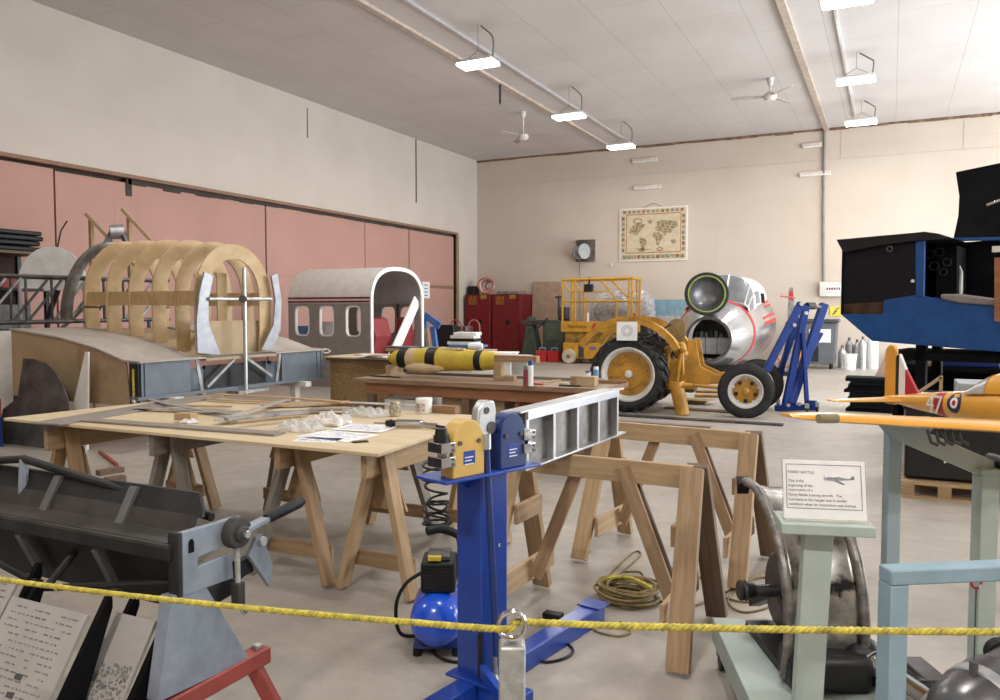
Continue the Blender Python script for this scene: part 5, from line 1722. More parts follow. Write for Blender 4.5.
M_WSCR = mat('windscreen_glass', (0.20, 0.205, 0.21), 0.2, 0.0, var=0.15, scale=2)
k = MB().grid(lambda u, v: cab_pt(u, 20.62 + v * 0.48), 36, 8)
k.build('windscreen', M_WSCR, np_, world=True, smooth=60)
k = MB().grid(lambda u, v: cab_pt(u, 21.10 + v * 1.32), 36, 6)
k.build('cockpit_roof', M_WHITE, np_, world=True, smooth=60)
def on_cab(name, us, yss, m, r_=0.025):
    MB().tube([cab_pt(u, y) + V((0, -0.005, 0.005)) for u, y in zip(us, yss)], r_, 6).build(name, m, np_, world=True)
n_ = 12
on_cab('window_frame', [i / n_ for i in range(n_ + 1)], [21.10] * (n_ + 1), M_ALUW)
on_cab('window_frame', [i / n_ for i in range(n_ + 1)], [20.64] * (n_ + 1), M_ALU)
for u in (0.28, 0.55, 0.80, 0.9):
    on_cab('window_frame', [u] * 8, [20.64 + 0.46 * i / 7 for i in range(8)], M_ALUW)
k = MB().grid(lambda u, v: cab_pt(0.90 + 0.085 * u, 21.62 + v * 0.40) + V((0.012, 0, 0)), 6, 6)
k.build('side_window', M_VOID, np_, world=True, smooth=60)
k = MB().grid(lambda u, v: cab_pt(0.87 + 0.11 * u, 21.16 + v * 0.36) + V((0.012, 0, 0)), 6, 4)
k.build('side_window', M_WSCR, np_, world=True, smooth=60)
# opened round radome
hc = D(706.5, 294, 19.4)
hd = thing('round_hatch', '', 'x') if False else None
ax_ = (V((0, 0, CAMH)) - hc)
ax_.z = 0
ax_ = (ax_.normalized() + V((0.10, 0, 0.05))).normalized()
o = MB().lathe([(0.515, -0.02), (0.53, 0.02), (0.515, 0.05), (0.44, 0.05), (0.43, 0.03)], hc, ax_, 44).build('radome_rim', M_BLACK, np_, world=True, smooth=50)
MB().lathe([(0.452, 0.053), (0.448, 0.058), (0.425, 0.058), (0.42, 0.04)], hc, ax_, 44).build('seal_ring', mat('olive_seal', (0.22, 0.27, 0.03), 0.6), o, world=True)
o2 = o
MB().lathe([(0.44, 0.03), (0.40, -0.10), (0.33, -0.2), (0.2, -0.28), (0, -0.31)], hc, ax_, 44).build('radome_inner', mat('spun_metal', (0.17, 0.17, 0.18), 0.35, 0.6, var=0.15), np_, world=True, smooth=60)
MB().lathe([(0.515, -0.02), (0.47, -0.12), (0.36, -0.24), (0.2, -0.32), (0, -0.35)], hc, ax_, 44).build('radome_shell', M_BLACK, np_, world=True, smooth=60)
MB().tube([hc - V((0, 0, 0.5)), V((NX - 0.05, 19.72, 1.42))], 0.04, 8).build('radome_hinge', M_STEEL, np_, world=True)
for y, hgt in ((20.3, 0.18), (22.1, 0.10)):
    MB().box(NX - 0.6, NX + 0.6, y - 0.1, y + 0.1, 0, hgt + 0.06).build('cradle', M_BLKM, np_, world=True, smooth=0)
k = MB()
p = D(733, 368, 20.2)

# ================================================================ SCISSOR LIFT
LA, LB = PY(561.5, 355, 22.3), PY(632, 355, 22.3)
sl = thing('scissor_lift', 'yellow scissor lift platform with guard rails against the back wall', 'lift', ((LA.x + LB.x) / 2, 22.3, 0))
hl = (LB.x - LA.x) / 2
DW = 0.8
rl = []


def ltube(nm, pts, r_=0.022):
    return MB().tube(pts, r_, 8).build(nm, M_LIFT, sl)


zt, zm, zf = 2.50, 1.86, 1.25
for y in (0.02, DW):
    ltube('top_rail', [(-hl, y, zt), (hl, y, zt + 0.03)], 0.035)
    ltube('mid_rail', [(-hl, y, zm), (hl, y, zm)], 0.03)
for x in (-hl, hl):
    ltube('end_rail', [(x, 0.02, zt), (x, DW, zt)], 0.03)
    ltube('end_rail', [(x, 0.02, zm), (x, DW, zm)], 0.025)
for x in (-hl + 0.02, -hl + 0.42, 0.62, 0.98, hl - 0.02):
    for y in (0.02, DW):
        if x in (0.62,) and y == DW:
            continue
        ltube('rail_post', [(x, y, zf), (x, y, zt if abs(x) > 0.65 else zm)], 0.032)
for x0, x1 in ((-hl + 0.02, -hl + 0.25), (-hl + 0.38, -hl + 0.62)):
    ltube('rail_brace', [(x0, 0.02, zt - 0.05), (x1, 0.02, zm + 0.28)], 0.024)
ltube('rail_brace', [(0.12, 0.02, zt), (0.62, 0.02, zm + 0.02)], 0.028)
ltube('rail_brace', [(0.42, 0.02, zt), (0.98, 0.02, zm + 0.1)], 0.028)
ltube('rail_brace', [(-hl + 0.25, 0.02, zm + 0.28), (0.5, 0.02, zm + 0.28)], 0.02)
MB().box(-hl - 0.02, hl, -0.02, DW + 0.03, 0.94, 1.25).build('deck', M_LIFT, sl, bevel=0.01)
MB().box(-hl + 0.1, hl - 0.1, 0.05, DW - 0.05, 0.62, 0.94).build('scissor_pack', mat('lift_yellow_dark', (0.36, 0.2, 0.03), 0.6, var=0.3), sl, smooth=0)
MB().box(-hl + 0.05, hl - 0.05, -0.02, DW, 0.15, 0.62).build('chassis', M_LIFT, sl, bevel=0.015)
MB().box(-hl + 0.55, -hl + 0.72, -0.03, -0.02, 0.18, 0.55).build('chassis_recess', M_STEEL, sl, smooth=0)
MB().box(-hl - 0.10, -hl - 0.0, 0.2, 0.5, 0.98, 1.25).build('control_box', M_BLKM, sl, smooth=0)
for x in (-hl + 0.28, hl - 0.3):
    for y in (-0.10, DW + 0.02):
        o = MB().lathe([(0, -0.06), (0.20, -0.06), (0.215, -0.03), (0.215, 0.03), (0.2, 0.06), (0, 0.06)], (x, y, 0.215), (0, 1, 0), 28).build('wheel', mat('wheel_cream', (0.55, 0.48, 0.36), 0.7, var=0.1), sl)
        MB().lathe([(0, -0.075), (0.05, -0.075), (0.06, -0.058), (0, -0.058)], (x, y, 0.215), (0, 1, 0), 14).build('hub', M_GOLDT, o)
text('Haulotte', 0.17, M_BLACK, sl, MX((-hl + 0.20, -0.0225, 1.06), (1, 0, 0), (0, 0, 1)), 'lettering')
MB().prism([(0, 0), (0.10, 0), (0.17, 0.14), (0.07, 0.14)], lambda a, b, c: (-hl + 0.95 + a, -0.0245 + c, 1.06 + b), 0.003).build('red_emblem', M_REDB, sl, smooth=0)
text('Optimum', 0.15, M_BLACK, sl, MX((0.12, -0.0225, 1.07), (1, 0, 0), (0, 0, 1)), 'lettering')
MB().box(-hl + 0.9, -hl + 1.1, -0.0225, -0.02, 0.42, 0.52).build('purple_sticker', mat('sticker_purple', (0.2, 0.12, 0.35), 0.5), sl, smooth=0)
# film wrapped object carried behind, and small things on the deck
q = P(615, 345, 0)
fw_ = thing('film_wrapped_machine', 'large machine wrapped in clear plastic film behind the scissor lift rails', 'machine', ((LA.x + LB.x) / 2 + 0.25, 24.0, 0))
MB().box(-0.95, 0.95, -0.35, 0.35, 0.0, 1.15).build('base', M_STEEL, fw_, smooth=0, bevel=0.02)
MB().ball((0, 0, 1.55), 0.95, 0.35, 0.5, 20).build('body', mat('dull_olive', (0.16, 0.14, 0.11), 0.7, var=0.4), fw_)
rnd = random.Random(6)
ph_ = [(rnd.uniform(2, 8), rnd.uniform(0, 6)) for _ in range(6)]
k = MB()
def film(u, v):
    th = 2 * PI * u
    ph = PI * 0.5 * v
    w_ = 1 + 0.05 * sum(math.sin(a * th * 1.0 + b + 5 * v) for a, b in ph_) / 2
    w_ = w_ if u < 0.999 else 1 + 0.05 * sum(math.sin(b + 5 * v) for a, b in ph_) / 2
    return ((1.08 * math.cos(th) * math.cos(ph) ** 0.5) * w_, 0.46 * math.sin(th) * math.cos(ph) ** 0.5 * w_, 1.15 + 1.05 * math.sin(ph) * w_)
k.grid(film, 48, 16)
k.build('plastic_film', mat('crinkled_film', (0.8, 0.81, 0.82), 0.15, 0, var=0.2, scale=8, alpha=0.38, bump=1.0), fw_, smooth=70)
o = MB().lathe([(0, 0), (0.06, 0), (0.06, 0.2), (0.03, 0.25), (0, 0.25)], (0, 0, 0), (0, 0, 1), 14).build('red_bottle', M_REDB, None, loc=(0, 0, 0))
o.location = (LB.x - 0.06, 22.7, 1.251)
tag(o, 'small red bottle standing at the right end of the lift deck', 'bottle')
o = MB().lathe([(0, 0), (0.04, 0), (0.04, 0.2), (0.02, 0.28), (0, 0.28)], (0, 0, 0), (0, 0, 1), 14).build('white_bottle', M_WHITE, None, loc=(0, 0, 0))
o.location = (LA.x + 0.72, 22.6, 1.251)
tag(o, 'small white bottle standing on the lift deck near its left end', 'bottle')
cbx = MB().box(-0.12, 0.12, -0.08, 0.08, 0, 0.22).tube([(0, 0, 0.2), (0.03, 0, 0.42)], 0.03, 8).build('lift_joystick', M_BLKM, sl)
cbx.location = (-hl + 0.85, 0.02, zm + 0.28)

# ================================================================ BACK WALL
cabs = [(-13.12, -12.12, 'red steel safety cabinet in the back left corner, left one of the pair'), (-12.08, -11.03, 'red steel safety cabinet in the back left corner, right one of the pair')]
for i, (x0, x1, lab) in enumerate(cabs):
    t = thing('safety_cabinet', lab, 'cabinet', ((x0 + x1) / 2, 24.4, 0), 0, 'red safety cabinets')
    MB().box(x0, x1, 23.94, 24.9, 0.0, 2.13).build('carcass', M_RED, t, world=True, bevel=0.01)
    for j in range(2):
        a = x0 + 0.03 + j * (x1 - x0 - 0.06) / 2
        d = MB().box(a + 0.004, a + (x1 - x0 - 0.06) / 2 - 0.004, 23.915, 23.94, 0.08, 2.08).build('door', M_RED, t, world=True, bevel=0.006)
    c = (x0 + x1) / 2
    MB().box(c + 0.02, c + 0.16, 23.90, 23.915, 1.12, 1.26).build('latch', M_BLACK, t, world=True, smooth=0)
    MB().box(x0 + 0.16, x0 + 0.46, 23.908, 23.915, 1.78, 2.06).build('warning_label', mat('faded_orange_label', (0.36, 0.12, 0.02), 0.5, var=0.5, scale=30), t, world=True, smooth=0)
    MB().box(x1 - 0.38, x1 - 0.16, 23.908, 23.915, 1.98, 2.10).build('warning_label', mat('faded_yellow_label', (0.42, 0.30, 0.03), 0.5, var=0.4, scale=30), t, world=True, smooth=0)
rnd = random.Random(5)
hc_ = PY(482, 287, 24.3)
t = thing('hose_coil', 'tangled coil of red and white hose on top of the red cabinets', 'hose', (hc_.x + 0.22, 24.3, 2.131))
for i in range(5):
    rr = 0.30 - 0.035 * i
    MB().tube([(rr * math.cos(a) * (1 + 0.1 * math.sin(3 * a + i)), -0.15 + 0.07 * i, 0.30 + rr * 0.85 * math.sin(a)) for a in [2 * PI * j / 26 for j in range(26)]], 0.032, 8, closed=True).build('loop', (mat('hose_rose', (0.50, 0.16, 0.13), 0.6), M_MOCKW)[i % 2], t)
tag(MB().box(-13.1, -12.84, 24.1, 24.5, 2.131, 2.42).build('black_case', M_BLACK, bevel=0.02), 'black case on the left red cabinet beside the hose coil', 'case')
tag(MB().box(-11.95, -11.1, 24.05, 24.6, 2.131, 2.23).build('grey_tray', M_ALUD, bevel=0.01), 'flat grey tray on the right red cabinet', 'tray')
tag(MB().prism([(-11.0, 0), (-9.98, 0), (-9.98, 2.55), (-11.0, 2.57)], lambda a, b, c: (a, 24.72 + c + 0.2 * b / 2.6, b), 0.02).build('plywood_sheet', mat('rosy_ply', (0.42, 0.29, 0.21), 0.7, var=0.1), smooth=0), 'brown plywood sheet leaning on the back wall right of the red cabinets', 'sheet')
# green machine tool
lt = thing('milling_machine', 'dark green machine tool standing left of the scissor lift', 'machine', (-9.75, 23.3, 0))
MB().prism([(-0.9, 0), (-0.25, 0), (-0.35, 0.5), (-0.48, 1.1), (-0.70, 1.1), (-0.80, 0.5)], lambda a, b, c: (a, -0.2 + c, b), 0.45).build('pedestal', M_MACHG, lt, smooth=0, bevel=0.02)
MB().box(-0.1, 0.75, -0.25, 0.3, 0.0, 1.25).build('cabinet', M_MACHG, lt, bevel=0.03)
MB().box(0.0, 0.62, -0.26, -0.25, 0.65, 1.18).build('cabinet_door', mat('machine_green_light', (0.08, 0.11, 0.08), 0.5), lt, smooth=0, bevel=0.01)
MB().box(-0.85, 0.75, -0.2, 0.25, 1.12, 1.28).build('bed', M_STEEL, lt, bevel=0.02)
MB().ball((-0.6, 0, 1.2), 0.2, 0.2, 0.2, 14).build('head_casting', M_MACHG, lt)
MB().box(0.35, 0.65, -0.1, 0.2, 1.28, 1.7).build('tool_head', M_STEEL, lt, bevel=0.03)
MB().tube([(0.38, -0.05, 1.4), (0.38, -0.05, 2.05)], 0.05, 10).build('spindle', M_STEEL, lt)
MB().tube([(0.25, -0.05, 2.0), (0.5, -0.05, 2.02)], 0.03, 8).build('crank_handle', M_STEEL, lt)
MB().tube([(-0.3, -0.25, 1.0), (0.1, -0.3, 1.35)], 0.03, 8).build('lever', M_STEEL, lt)
for x, lab in ((-9.72, 'red toolbox with blue top on the floor before the green machine, left one'), (-9.32, 'red toolbox with blue top on the floor before the green machine, right one')):
    t = thing('tool_box', lab, 'toolbox', (x, 22.75, 0), 0, 'red toolboxes')
    MB().box(-0.18, 0.18, -0.12, 0.12, 0, 0.34).build('box', M_REDB, t, bevel=0.015)
    MB().tube([(-0.1, 0, 0.34), (-0.1, 0, 0.42), (0.1, 0, 0.42), (0.1, 0, 0.34)], 0.02, 8).build('handle', mat('pale_blue_plastic', (0.25, 0.45, 0.6), 0.5), t)
# world map
MX0, MX1, MZ0, MZ1 = -7.96, -5.76, 3.16, 4.86
mp_ = thing('wall_map', 'framed antique style world map hanging on the back wall', 'map', ((MX0 + MX1) / 2, 24.95, 3.16))
M_VELL = mat('old_map_paper', (0.60, 0.51, 0.36), 0.7, col2=(0.47, 0.39, 0.25), scale=5)
MB().box(MX0, MX1, 24.96, 25.0, MZ0, MZ1).build('backing', M_MOCKW, mp_, world=True, smooth=0)
MB().box(MX0 + 0.04, MX1 - 0.04, 24.954, 24.96, MZ0 + 0.04, MZ1 - 0.04).build('map_sheet', M_VELL, mp_, world=True, smooth=0)
bi = (MX0 + 0.22, MX1 - 0.22, MZ0 + 0.26, MZ1 - 0.22)
k = MB()
for x0, x1, z0, z1 in ((bi[0], bi[1], bi[2], bi[2] + 0.025), (bi[0], bi[1], bi[3], bi[3] + 0.025), (bi[0], bi[0] + 0.02, bi[2], bi[3]), (bi[1], bi[1] + 0.02, bi[2], bi[3])):
    k.box(x0, x1, 24.951, 24.954, z0, z1)
k.build('border_line', mat('map_red', (0.36, 0.13, 0.08), 0.7), mp_, world=True, smooth=0)
rnd = random.Random(21)
tints = [mat('map_tint_%s' % n, c, 0.7, var=0.4, scale=14) for n, c in (('rust', (0.34, 0.18, 0.11)), ('olive', (0.30, 0.30, 0.14)), ('slate', (0.28, 0.30, 0.30)), ('tan', (0.42, 0.33, 0.19)))]
k = MB()
for i in range(13):
    x = MX0 + 0.12 + i * 0.155
    k.use(tints[i % 4]).box(x, x + 0.10, 24.951, 24.954, MZ1 - 0.16, MZ1 - 0.08)
    k.use(tints[(i + 1) % 4]).box(x, x + 0.13, 24.951, 24.954, MZ0 + 0.09, MZ0 + 0.2)
for i in range(7):
    z = MZ0 + 0.3 + i * 0.17
    k.use(tints[(i + 2) % 4]).box(MX0 + 0.08, MX0 + 0.17, 24.951, 24.954, z, z + 0.12)
    k.use(tints[(i + 3) % 4]).box(MX1 - 0.17, MX1 - 0.08, 24.951, 24.954, z, z + 0.12)
k.build('border_pictures', None, mp_, world=True, smooth=0)['kind'] = 'stuff'
W_, H_ = bi[1] - bi[0], bi[3] - bi[2]
lands = [[(.05, .55), (.12, .72), (.25, .8), (.36, .74), (.30, .62), (.24, .55), (.2, .46), (.14, .5)], [(.26, .42), (.34, .40), (.40, .30), (.36, .18), (.31, .05), (.28, .2), (.25, .34)],
         [(.40, .83), (.47, .88), (.5, .8), (.44, .74)], [(.53, .62), (.58, .72), (.56, .8), (.66, .84), (.80, .82), (.94, .78), (.96, .66), (.86, .6), (.84, .48), (.77, .52), (.72, .42), (.66, .54), (.6, .56)],
         [(.52, .54), (.6, .54), (.66, .48), (.70, .40), (.64, .3), (.61, .16), (.57, .2), (.55, .36), (.49, .42)], [(.82, .3), (.9, .34), (.94, .25), (.86, .2)], [(.1, .16), (.2, .12), (.5, .10), (.3, .06)]]
k = MB()
for i, L in enumerate(lands):
    k.use(tints[3]).prism([(bi[0] + a * W_, bi[2] + b * H_) for a, b in L], lambda a, b, c: (a, 24.9515 + c, b), 0.002)
k.build('land_masses', None, mp_, world=True, smooth=0)
k = MB()
for cx, cz, r1, r2 in ((bi[0] + .22 * W_, bi[2] + .84 * H_, 0.15, 0.09), (bi[0] + .3 * W_, bi[2] + .09 * H_, 0.11, 0.06), (bi[0] + .63 * W_, bi[2] + .09 * H_, 0.11, 0.06)):
    k.band([(cx + r1 * math.cos(a), cz + r2 * math.sin(a)) for a in [2 * PI * i / 24 for i in range(24)]], [(cx + (r1 - .03) * math.cos(a), cz + (r2 - .03) * math.sin(a)) for a in [2 * PI * i / 24 for i in range(24)]], lambda a, b, c: (a, 24.950 + c, b), 0.002, closed=True)
k.build('cartouches', tints[0], mp_, world=True, smooth=0)
xm = (MX0 + MX1) / 2
MB().tube([(xm - 0.3, 24.97, MZ1), (xm, 24.97, MZ1 + 0.14), (xm + 0.3, 24.97, MZ1)], 0.008, 6).build('hanging_cord', M_CABLE, mp_, world=True)
# hose reel
hr = thing('wall_reel', 'grey cable reel on a dark square board on the back wall', 'reel', (-9.1, 24.95, 3.2))
MB().box(-9.46, -8.80, 24.94, 25.0, 3.2, 3.92).build('backboard', mat('umber_board', (0.16, 0.12, 0.10), 0.7, var=0.3), hr, world=True, smooth=0)
MB().lathe([(0, -0.19), (0.11, -0.19), (0.13, -0.16), (0.24, -0.17), (0.24, -0.13), (0.19, -0.12), (0.19, 0.10), (0.25, 0.12), (0.25, 0.16), (0, 0.16)], (-9.18, 24.72, 3.52), (0.85, -0.5, 0), 28).build('reel_drum', mat('reel_grey', (0.33, 0.36, 0.36), 0.4, 0.3), hr, world=True)
MB().box(-9.28, -9.06, 24.66, 24.94, 3.74, 3.9).build('reel_bracket', M_STEEL, hr, world=True, smooth=0)
MB().tube([(-9.3, 24.85, 3.3), (-9.32, 24.95, 2.9), (-9.32, 24.97, 1.3)], 0.012, 6).build('hanging_cable', M_CABLE, hr, world=True)
# small cream switch, fluorescent strips
tag(MB().box(-8.30, -8.22, 24.96, 25.0, 3.02, 3.14).build('wall_switch', mat('cream_plastic', (0.66, 0.56, 0.40), 0.5), bevel=0.005), 'small cream switch on the back wall right of the cable reel', 'switch')
for x0, x1, z, lab in ((-7.5, -6.62, 5.50, 'pale strip fitting on the back wall above the map, lower one'), (-7.55, -6.75, 6.36, 'pale strip fitting high on the back wall above the map, near the ceiling'),
                       (-2.5, -1.66, 5.55, 'pale strip fitting on the back wall beside the conduit, lower one'), (-2.45, -1.9, 6.38, 'pale strip fitting beside the top of the conduit')):
    t = thing('strip_fitting', lab, 'light fitting', ((x0 + x1) / 2, 24.95, z), 0, 'unlit strip fittings')
    MB().box(x0, x1, 24.93, 25.03, z - 0.07, z + 0.07).build('housing', MATS['cream_plastic'] if False else mat('fitting_beige', (0.70, 0.62, 0.54), 0.5), t, world=True, bevel=0.01)
    MB().tube([(x0 + 0.04, 24.92, z - 0.03), (x1 - 0.04, 24.92, z - 0.03)], 0.018, 8).build('tube', M_WHITE, t, world=True)
# conduit, fuse box, yellow sign
MB().tube([(-1.84, 24.95, ZC), (-1.83, 24.95, 4.5), (-1.78, 24.95, 2.4)], 0.035, 8).build('trim_14', mat('conduit_grey', (0.22, 0.22, 0.2), 0.6), loc=(0, 0, 0))['kind'] = 'structure'
fb_ = thing('fuse_box', 'cream electrical fuse box with small breakers on the back wall below the conduit', 'fuse box', (-1.6, 24.9, 1.99))
MB().box(-1.88, -1.22, 24.82, 25.0, 1.99, 2.42).build('case', mat('fuse_cream', (0.68, 0.66, 0.60), 0.4), fb_, world=True, bevel=0.015)
MB().box(-1.72, -1.3, 24.81, 24.82, 2.14, 2.28).build('breaker_window', M_PAPER, fb_, world=True, smooth=0)
for i in range(6):
    x = -1.69 + 0.065 * i
    MB().box(x, x + 0.04, 24.80, 24.81, 2.18, 2.25).build('breaker', (M_INK, M_REDB, M_INK)[i % 3], fb_, world=True, smooth=0)
ys_ = thing('yellow_sign', 'square yellow warning sign under the fuse box', 'sign', (-1.4, 24.97, 1.42))
MB().box(-1.6, -1.24, 24.975, 25.0, 1.42, 1.70).build('plate', mat('sign_yellow', (0.75, 0.65, 0.08), 0.5), ys_, world=True, smooth=0)
MB().prism([(-1.54, 1.48), (-1.50, 1.46), (-1.40, 1.57), (-1.44, 1.57), (-1.34, 1.66), (-1.38, 1.66), (-1.50, 1.55), (-1.46, 1.55)], lambda a, b, c: (a, 24.971 + c, b), 0.004).build('flash_symbol', M_INK, ys_, world=True, smooth=0)

# ---- things along the back wall, right of the nose
bn = thing('wheeled_bin', 'dark grey wheeled bin with white label behind the blue crane', 'bin', (-1.75, 23.2, 0))
MB().prism([(-0.55, 0.12), (0.40, 0.12), (0.46, 1.25), (-0.6, 1.25)], lambda a, b, c: (a, c, b), 0.65).build('tub', mat('bin_grey', (0.11, 0.12, 0.135), 0.5, var=0.1), bn, smooth=0, bevel=0.02)
MB().box(-0.64, 0.50, -0.05, 0.70, 1.25, 1.36).build('lid', M_STEEL, bn, bevel=0.03)
MB().box(-0.25, 0.30, -0.02, 0.0, 0.72, 1.08).build('white_label', M_WHITE, bn, smooth=0)
MB().box(-0.3, 0.0, -0.02, 0.0, 0.2, 0.62).build('dark_panel', M_BLKM, bn, smooth=0)
for x in (-0.42, 0.3):
    for y in (0.08, 0.55):
        MB().cyl((x - 0.03, y, 0.1), (x + 0.03, y, 0.1), 0.1, n=18).build('wheel', M_BLACK, bn)
oh = MB().tube([V((-2.45 + 0.28 * math.cos(a), 22.6, 0.5 + 0.45 * math.sin(a))) for a in [2 * PI * i / 28 for i in range(28)]], 0.035, 8, closed=True).build('orange_hose', mat('hose_orange', (0.6, 0.16, 0.02), 0.5))
tag(oh, 'loop of orange hose hanging behind the blue crane', 'hose')
bc = P(851, 367)
t = thing('white_bucket', 'white plastic bucket on the floor near the back wall', 'bucket', (bc.x, 23.3, 0))
MB().lathe([(0, 0), (0.15, 0), (0.18, 0.36), (0.19, 0.36), (0.19, 0.42), (0, 0.42)], (0, 0, 0), (0, 0, 1), 26).build('pail', M_WHITE, t)
MB().lathe([(0.16, 0.12), (0.165, 0.24)], (0, 0, 0), (0, 0, 1), 10, 4.2, 5.6, ref=(1, 0, 0)).build('blue_label', mat('label_blue', (0.2, 0.4, 0.6), 0.5, var=0.3, scale=30), t)
for i, (px, h, r_, m) in enumerate(((862.5, 0.80, 0.12, M_ALU), (873, 0.86, 0.13, M_WHITE), (842, 0.55, 0.11, M_GALV), (848, 0.75, 0.10, M_ALUD), (856, 0.7, 0.10, M_GALV))):
    c0 = PY(px, 362, 23.9)
    t = thing('gas_cylinder', ['silver cylinder right of the white bucket by the back wall', 'white cylinder at the right of the group by the back wall', 'short meshed grey cylinder left of the white bucket', 'tall grey cylinder behind the white bucket', 'grey cylinder behind the gap right of the white bucket'][i], 'cylinder', (c0.x, (23.9, 23.9, 23.9, 24.35, 24.35)[i], 0), 0, 'cylinders by the back wall')
    MB().lathe([(0, 0), (r_, 0), (r_, h - 0.12), (r_ * 0.6, h - 0.03), (r_ * 0.25, h), (0, h)], (0, 0, 0), (0, 0, 1), 22).build('body', m, t)
    MB().tube([(0, 0, h - 0.01), (0, 0, h + 0.08)], 0.035, 8).build('valve', M_STEEL, t)
lb = thing('back_wall_shelf', 'low pale shelf bench against the back wall at right', 'bench', (1.2, 24.6, 0))
MB().box(0.3, 2.2, 24.35, 24.9, 0.42, 0.48).build('top', M_MOCKW, lb, world=True, smooth=0)
for x in (0.4, 1.2, 2.1):
    MB().box(x - 0.04, x + 0.04, 24.4, 24.85, 0, 0.42).build('leg', M_GREYB, lb, world=True, smooth=0)
# propeller standing behind the crane
pb = thing('upright_propeller', 'slim metal propeller with red tip standing behind the blue crane', 'propeller', (-2.2, 20.5, 0))
MB().prism([(-0.05, 0.1), (0.05, 0.1), (0.11, 0.7), (0.08, 1.3), (0.10, 1.7), (0.06, 2.15), (-0.04, 2.15), (-0.07, 1.6), (-0.06, 1.2), (-0.1, 0.7)], lambda a, b, c: (a, c, b), 0.05).build('blade', M_ALUD, pb, smooth=0, bevel=0.015)
MB().box(-0.05, 0.05, -0.005, 0.055, 1.85, 2.05).build('red_tip', M_REDB, pb, smooth=0)
MB().cyl((0, -0.1, 1.25), (0, 0.15, 1.25), 0.11, n=18).build('hub', M_STEEL, pb)
MB().box(-0.3, 0.3, -0.2, 0.25, 0, 0.1).build('foot', M_BLKM, pb, smooth=0)
MB().tube([(-0.25, 0.02, 1.95), (0.1, 0.02, 1.9)], 0.03, 8).build('red_rod', mat('rod_pink', (0.5, 0.25, 0.22), 0.5), pb)
# hand trucks, grey bin, blue frame near the cabinets
for px, lab in ((456, 'red tubular hand truck before the red cabinets, left one'), (474, 'red tubular hand truck before the red cabinets, right one')):
    c0 = PY(px, 340, 19.0)
    t = thing('hand_truck', lab, 'hand truck', (c0.x, 19.0, 0), 0, 'hand trucks')
    MB().tube([(-0.17, 0, 0.2), (-0.17, 0, 1.15)] + [(0.17 * math.cos(a), 0, 1.15 + 0.18 * math.sin(a)) for a in [PI - PI * i / 10 for i in range(1, 10)]] + [(0.17, 0, 1.15), (0.17, 0, 0.2)], 0.022, 8).build('frame', mat('faded_red_tube', (0.36, 0.10, 0.08), 0.5), t)
    for z in (0.5, 0.85):
        MB().tube([(-0.17, 0, z), (0.17, 0, z)], 0.018, 8).build('crossbar', MATS['faded_red_tube'], t)
    MB().box(-0.2, 0.2, -0.2, 0.02, 0.0, 0.02).build('toe_plate', M_STEEL, t, smooth=0)
    for x in (-0.2, 0.2):
        MB().cyl((x - 0.025, 0.05, 0.12), (x + 0.025, 0.05, 0.12), 0.12, n=18).build('wheel', M_BLACK, t)
c0 = PY(460, 340, 19.6)
t = thing('grey_canister', 'dark grey canister with white sheet standing behind the hand trucks', 'canister', (c0.x, 19.7, 0))
MB().box(-0.26, 0.26, -0.2, 0.2, 0, 1.15).build('body', M_STEEL, t, bevel=0.04)
MB().box(-0.05, 0.18, -0.21, -0.2, 0.55, 1.0).build('white_sheet', M_PAPER, t, smooth=0)
c0 = PY(445, 340, 18.5)
tag(MB().box(c0.x - 0.3, c0.x + 0.26, 18.5, 18.8, 0.0, 1.2).build('black_crate', M_BLACK, bevel=0.02), 'black crate standing right of the blue frame near the mock up', 'crate')
c0 = PY(430, 340, 16.5)
t = thing('blue_jig', 'blue painted steel frame right of the cabin mock up', 'frame', (c0.x, 16.5, 0))
mj = mat('jig_blue', (0.06, 0.17, 0.45), 0.5, var=0.15)
MB().bar((-0.15, 0, 1.48), (0.28, 0, 1.22), 0.06, 0.16).build('top_bar', mj, t, smooth=0)
MB().bar((0.08, 0, 1.2), (0.26, 0, 0.0), 0.08, 0.12, (1, 0, 0)).build('leg', mj, t, smooth=0)
MB().bar((-0.2, 0.1, 1.45), (-0.2, 0.1, 0.0), 0.08, 0.1, (1, 0, 0)).build('leg', mj, t, smooth=0)
MB().bar((-0.05, -0.1, 1.15), (0.12, -0.1, 0.0), 0.04, 0.09, (1, 0, 0)).build('timber_slat', M_FIR2, t, smooth=0)

# ================================================================ CEILING FANS, CHAIN


def fan(pos, label, rz):
    h = ZC - pos.z
    t = thing('ceiling_fan', label, 'fan', pos, rz, 'ceiling fans')
    mw = mat('fan_white', (0.66, 0.63, 0.60), 0.5)
    MB().lathe([(0, h), (0.08, h), (0.06, h - 0.14), (0.03, h - 0.17), (0, h - 0.17)], (0, 0, 0), (0, 0, 1), 18).build('canopy', mw, t)
    MB().tube([(0, 0, h - 0.1), (0, 0, 0.08)], 0.025, 8).build('rod', mw, t)
    MB().lathe([(0, -0.09), (0.10, -0.08), (0.15, -0.02), (0.15, 0.05), (0.08, 0.10), (0, 0.12)], (0, 0, 0), (0, 0, 1), 24).build('motor', mw, t)
    for i in range(3):
        a = 2 * PI * i / 3
        c_, s_ = math.cos(a), math.sin(a)
        MB().prism([(0.12, -0.03), (0.3, -0.06), (0.82, -0.075), (0.85, 0.0), (0.82, 0.075), (0.3, 0.06), (0.12, 0.03)], lambda u, v, c: (u * c_ - v * s_, u * s_ + v * c_, 0.01 + c + v * 0.25), 0.012).build('blade', mat('fan_blade_tan', (0.46, 0.41, 0.37), 0.5), t, smooth=0)


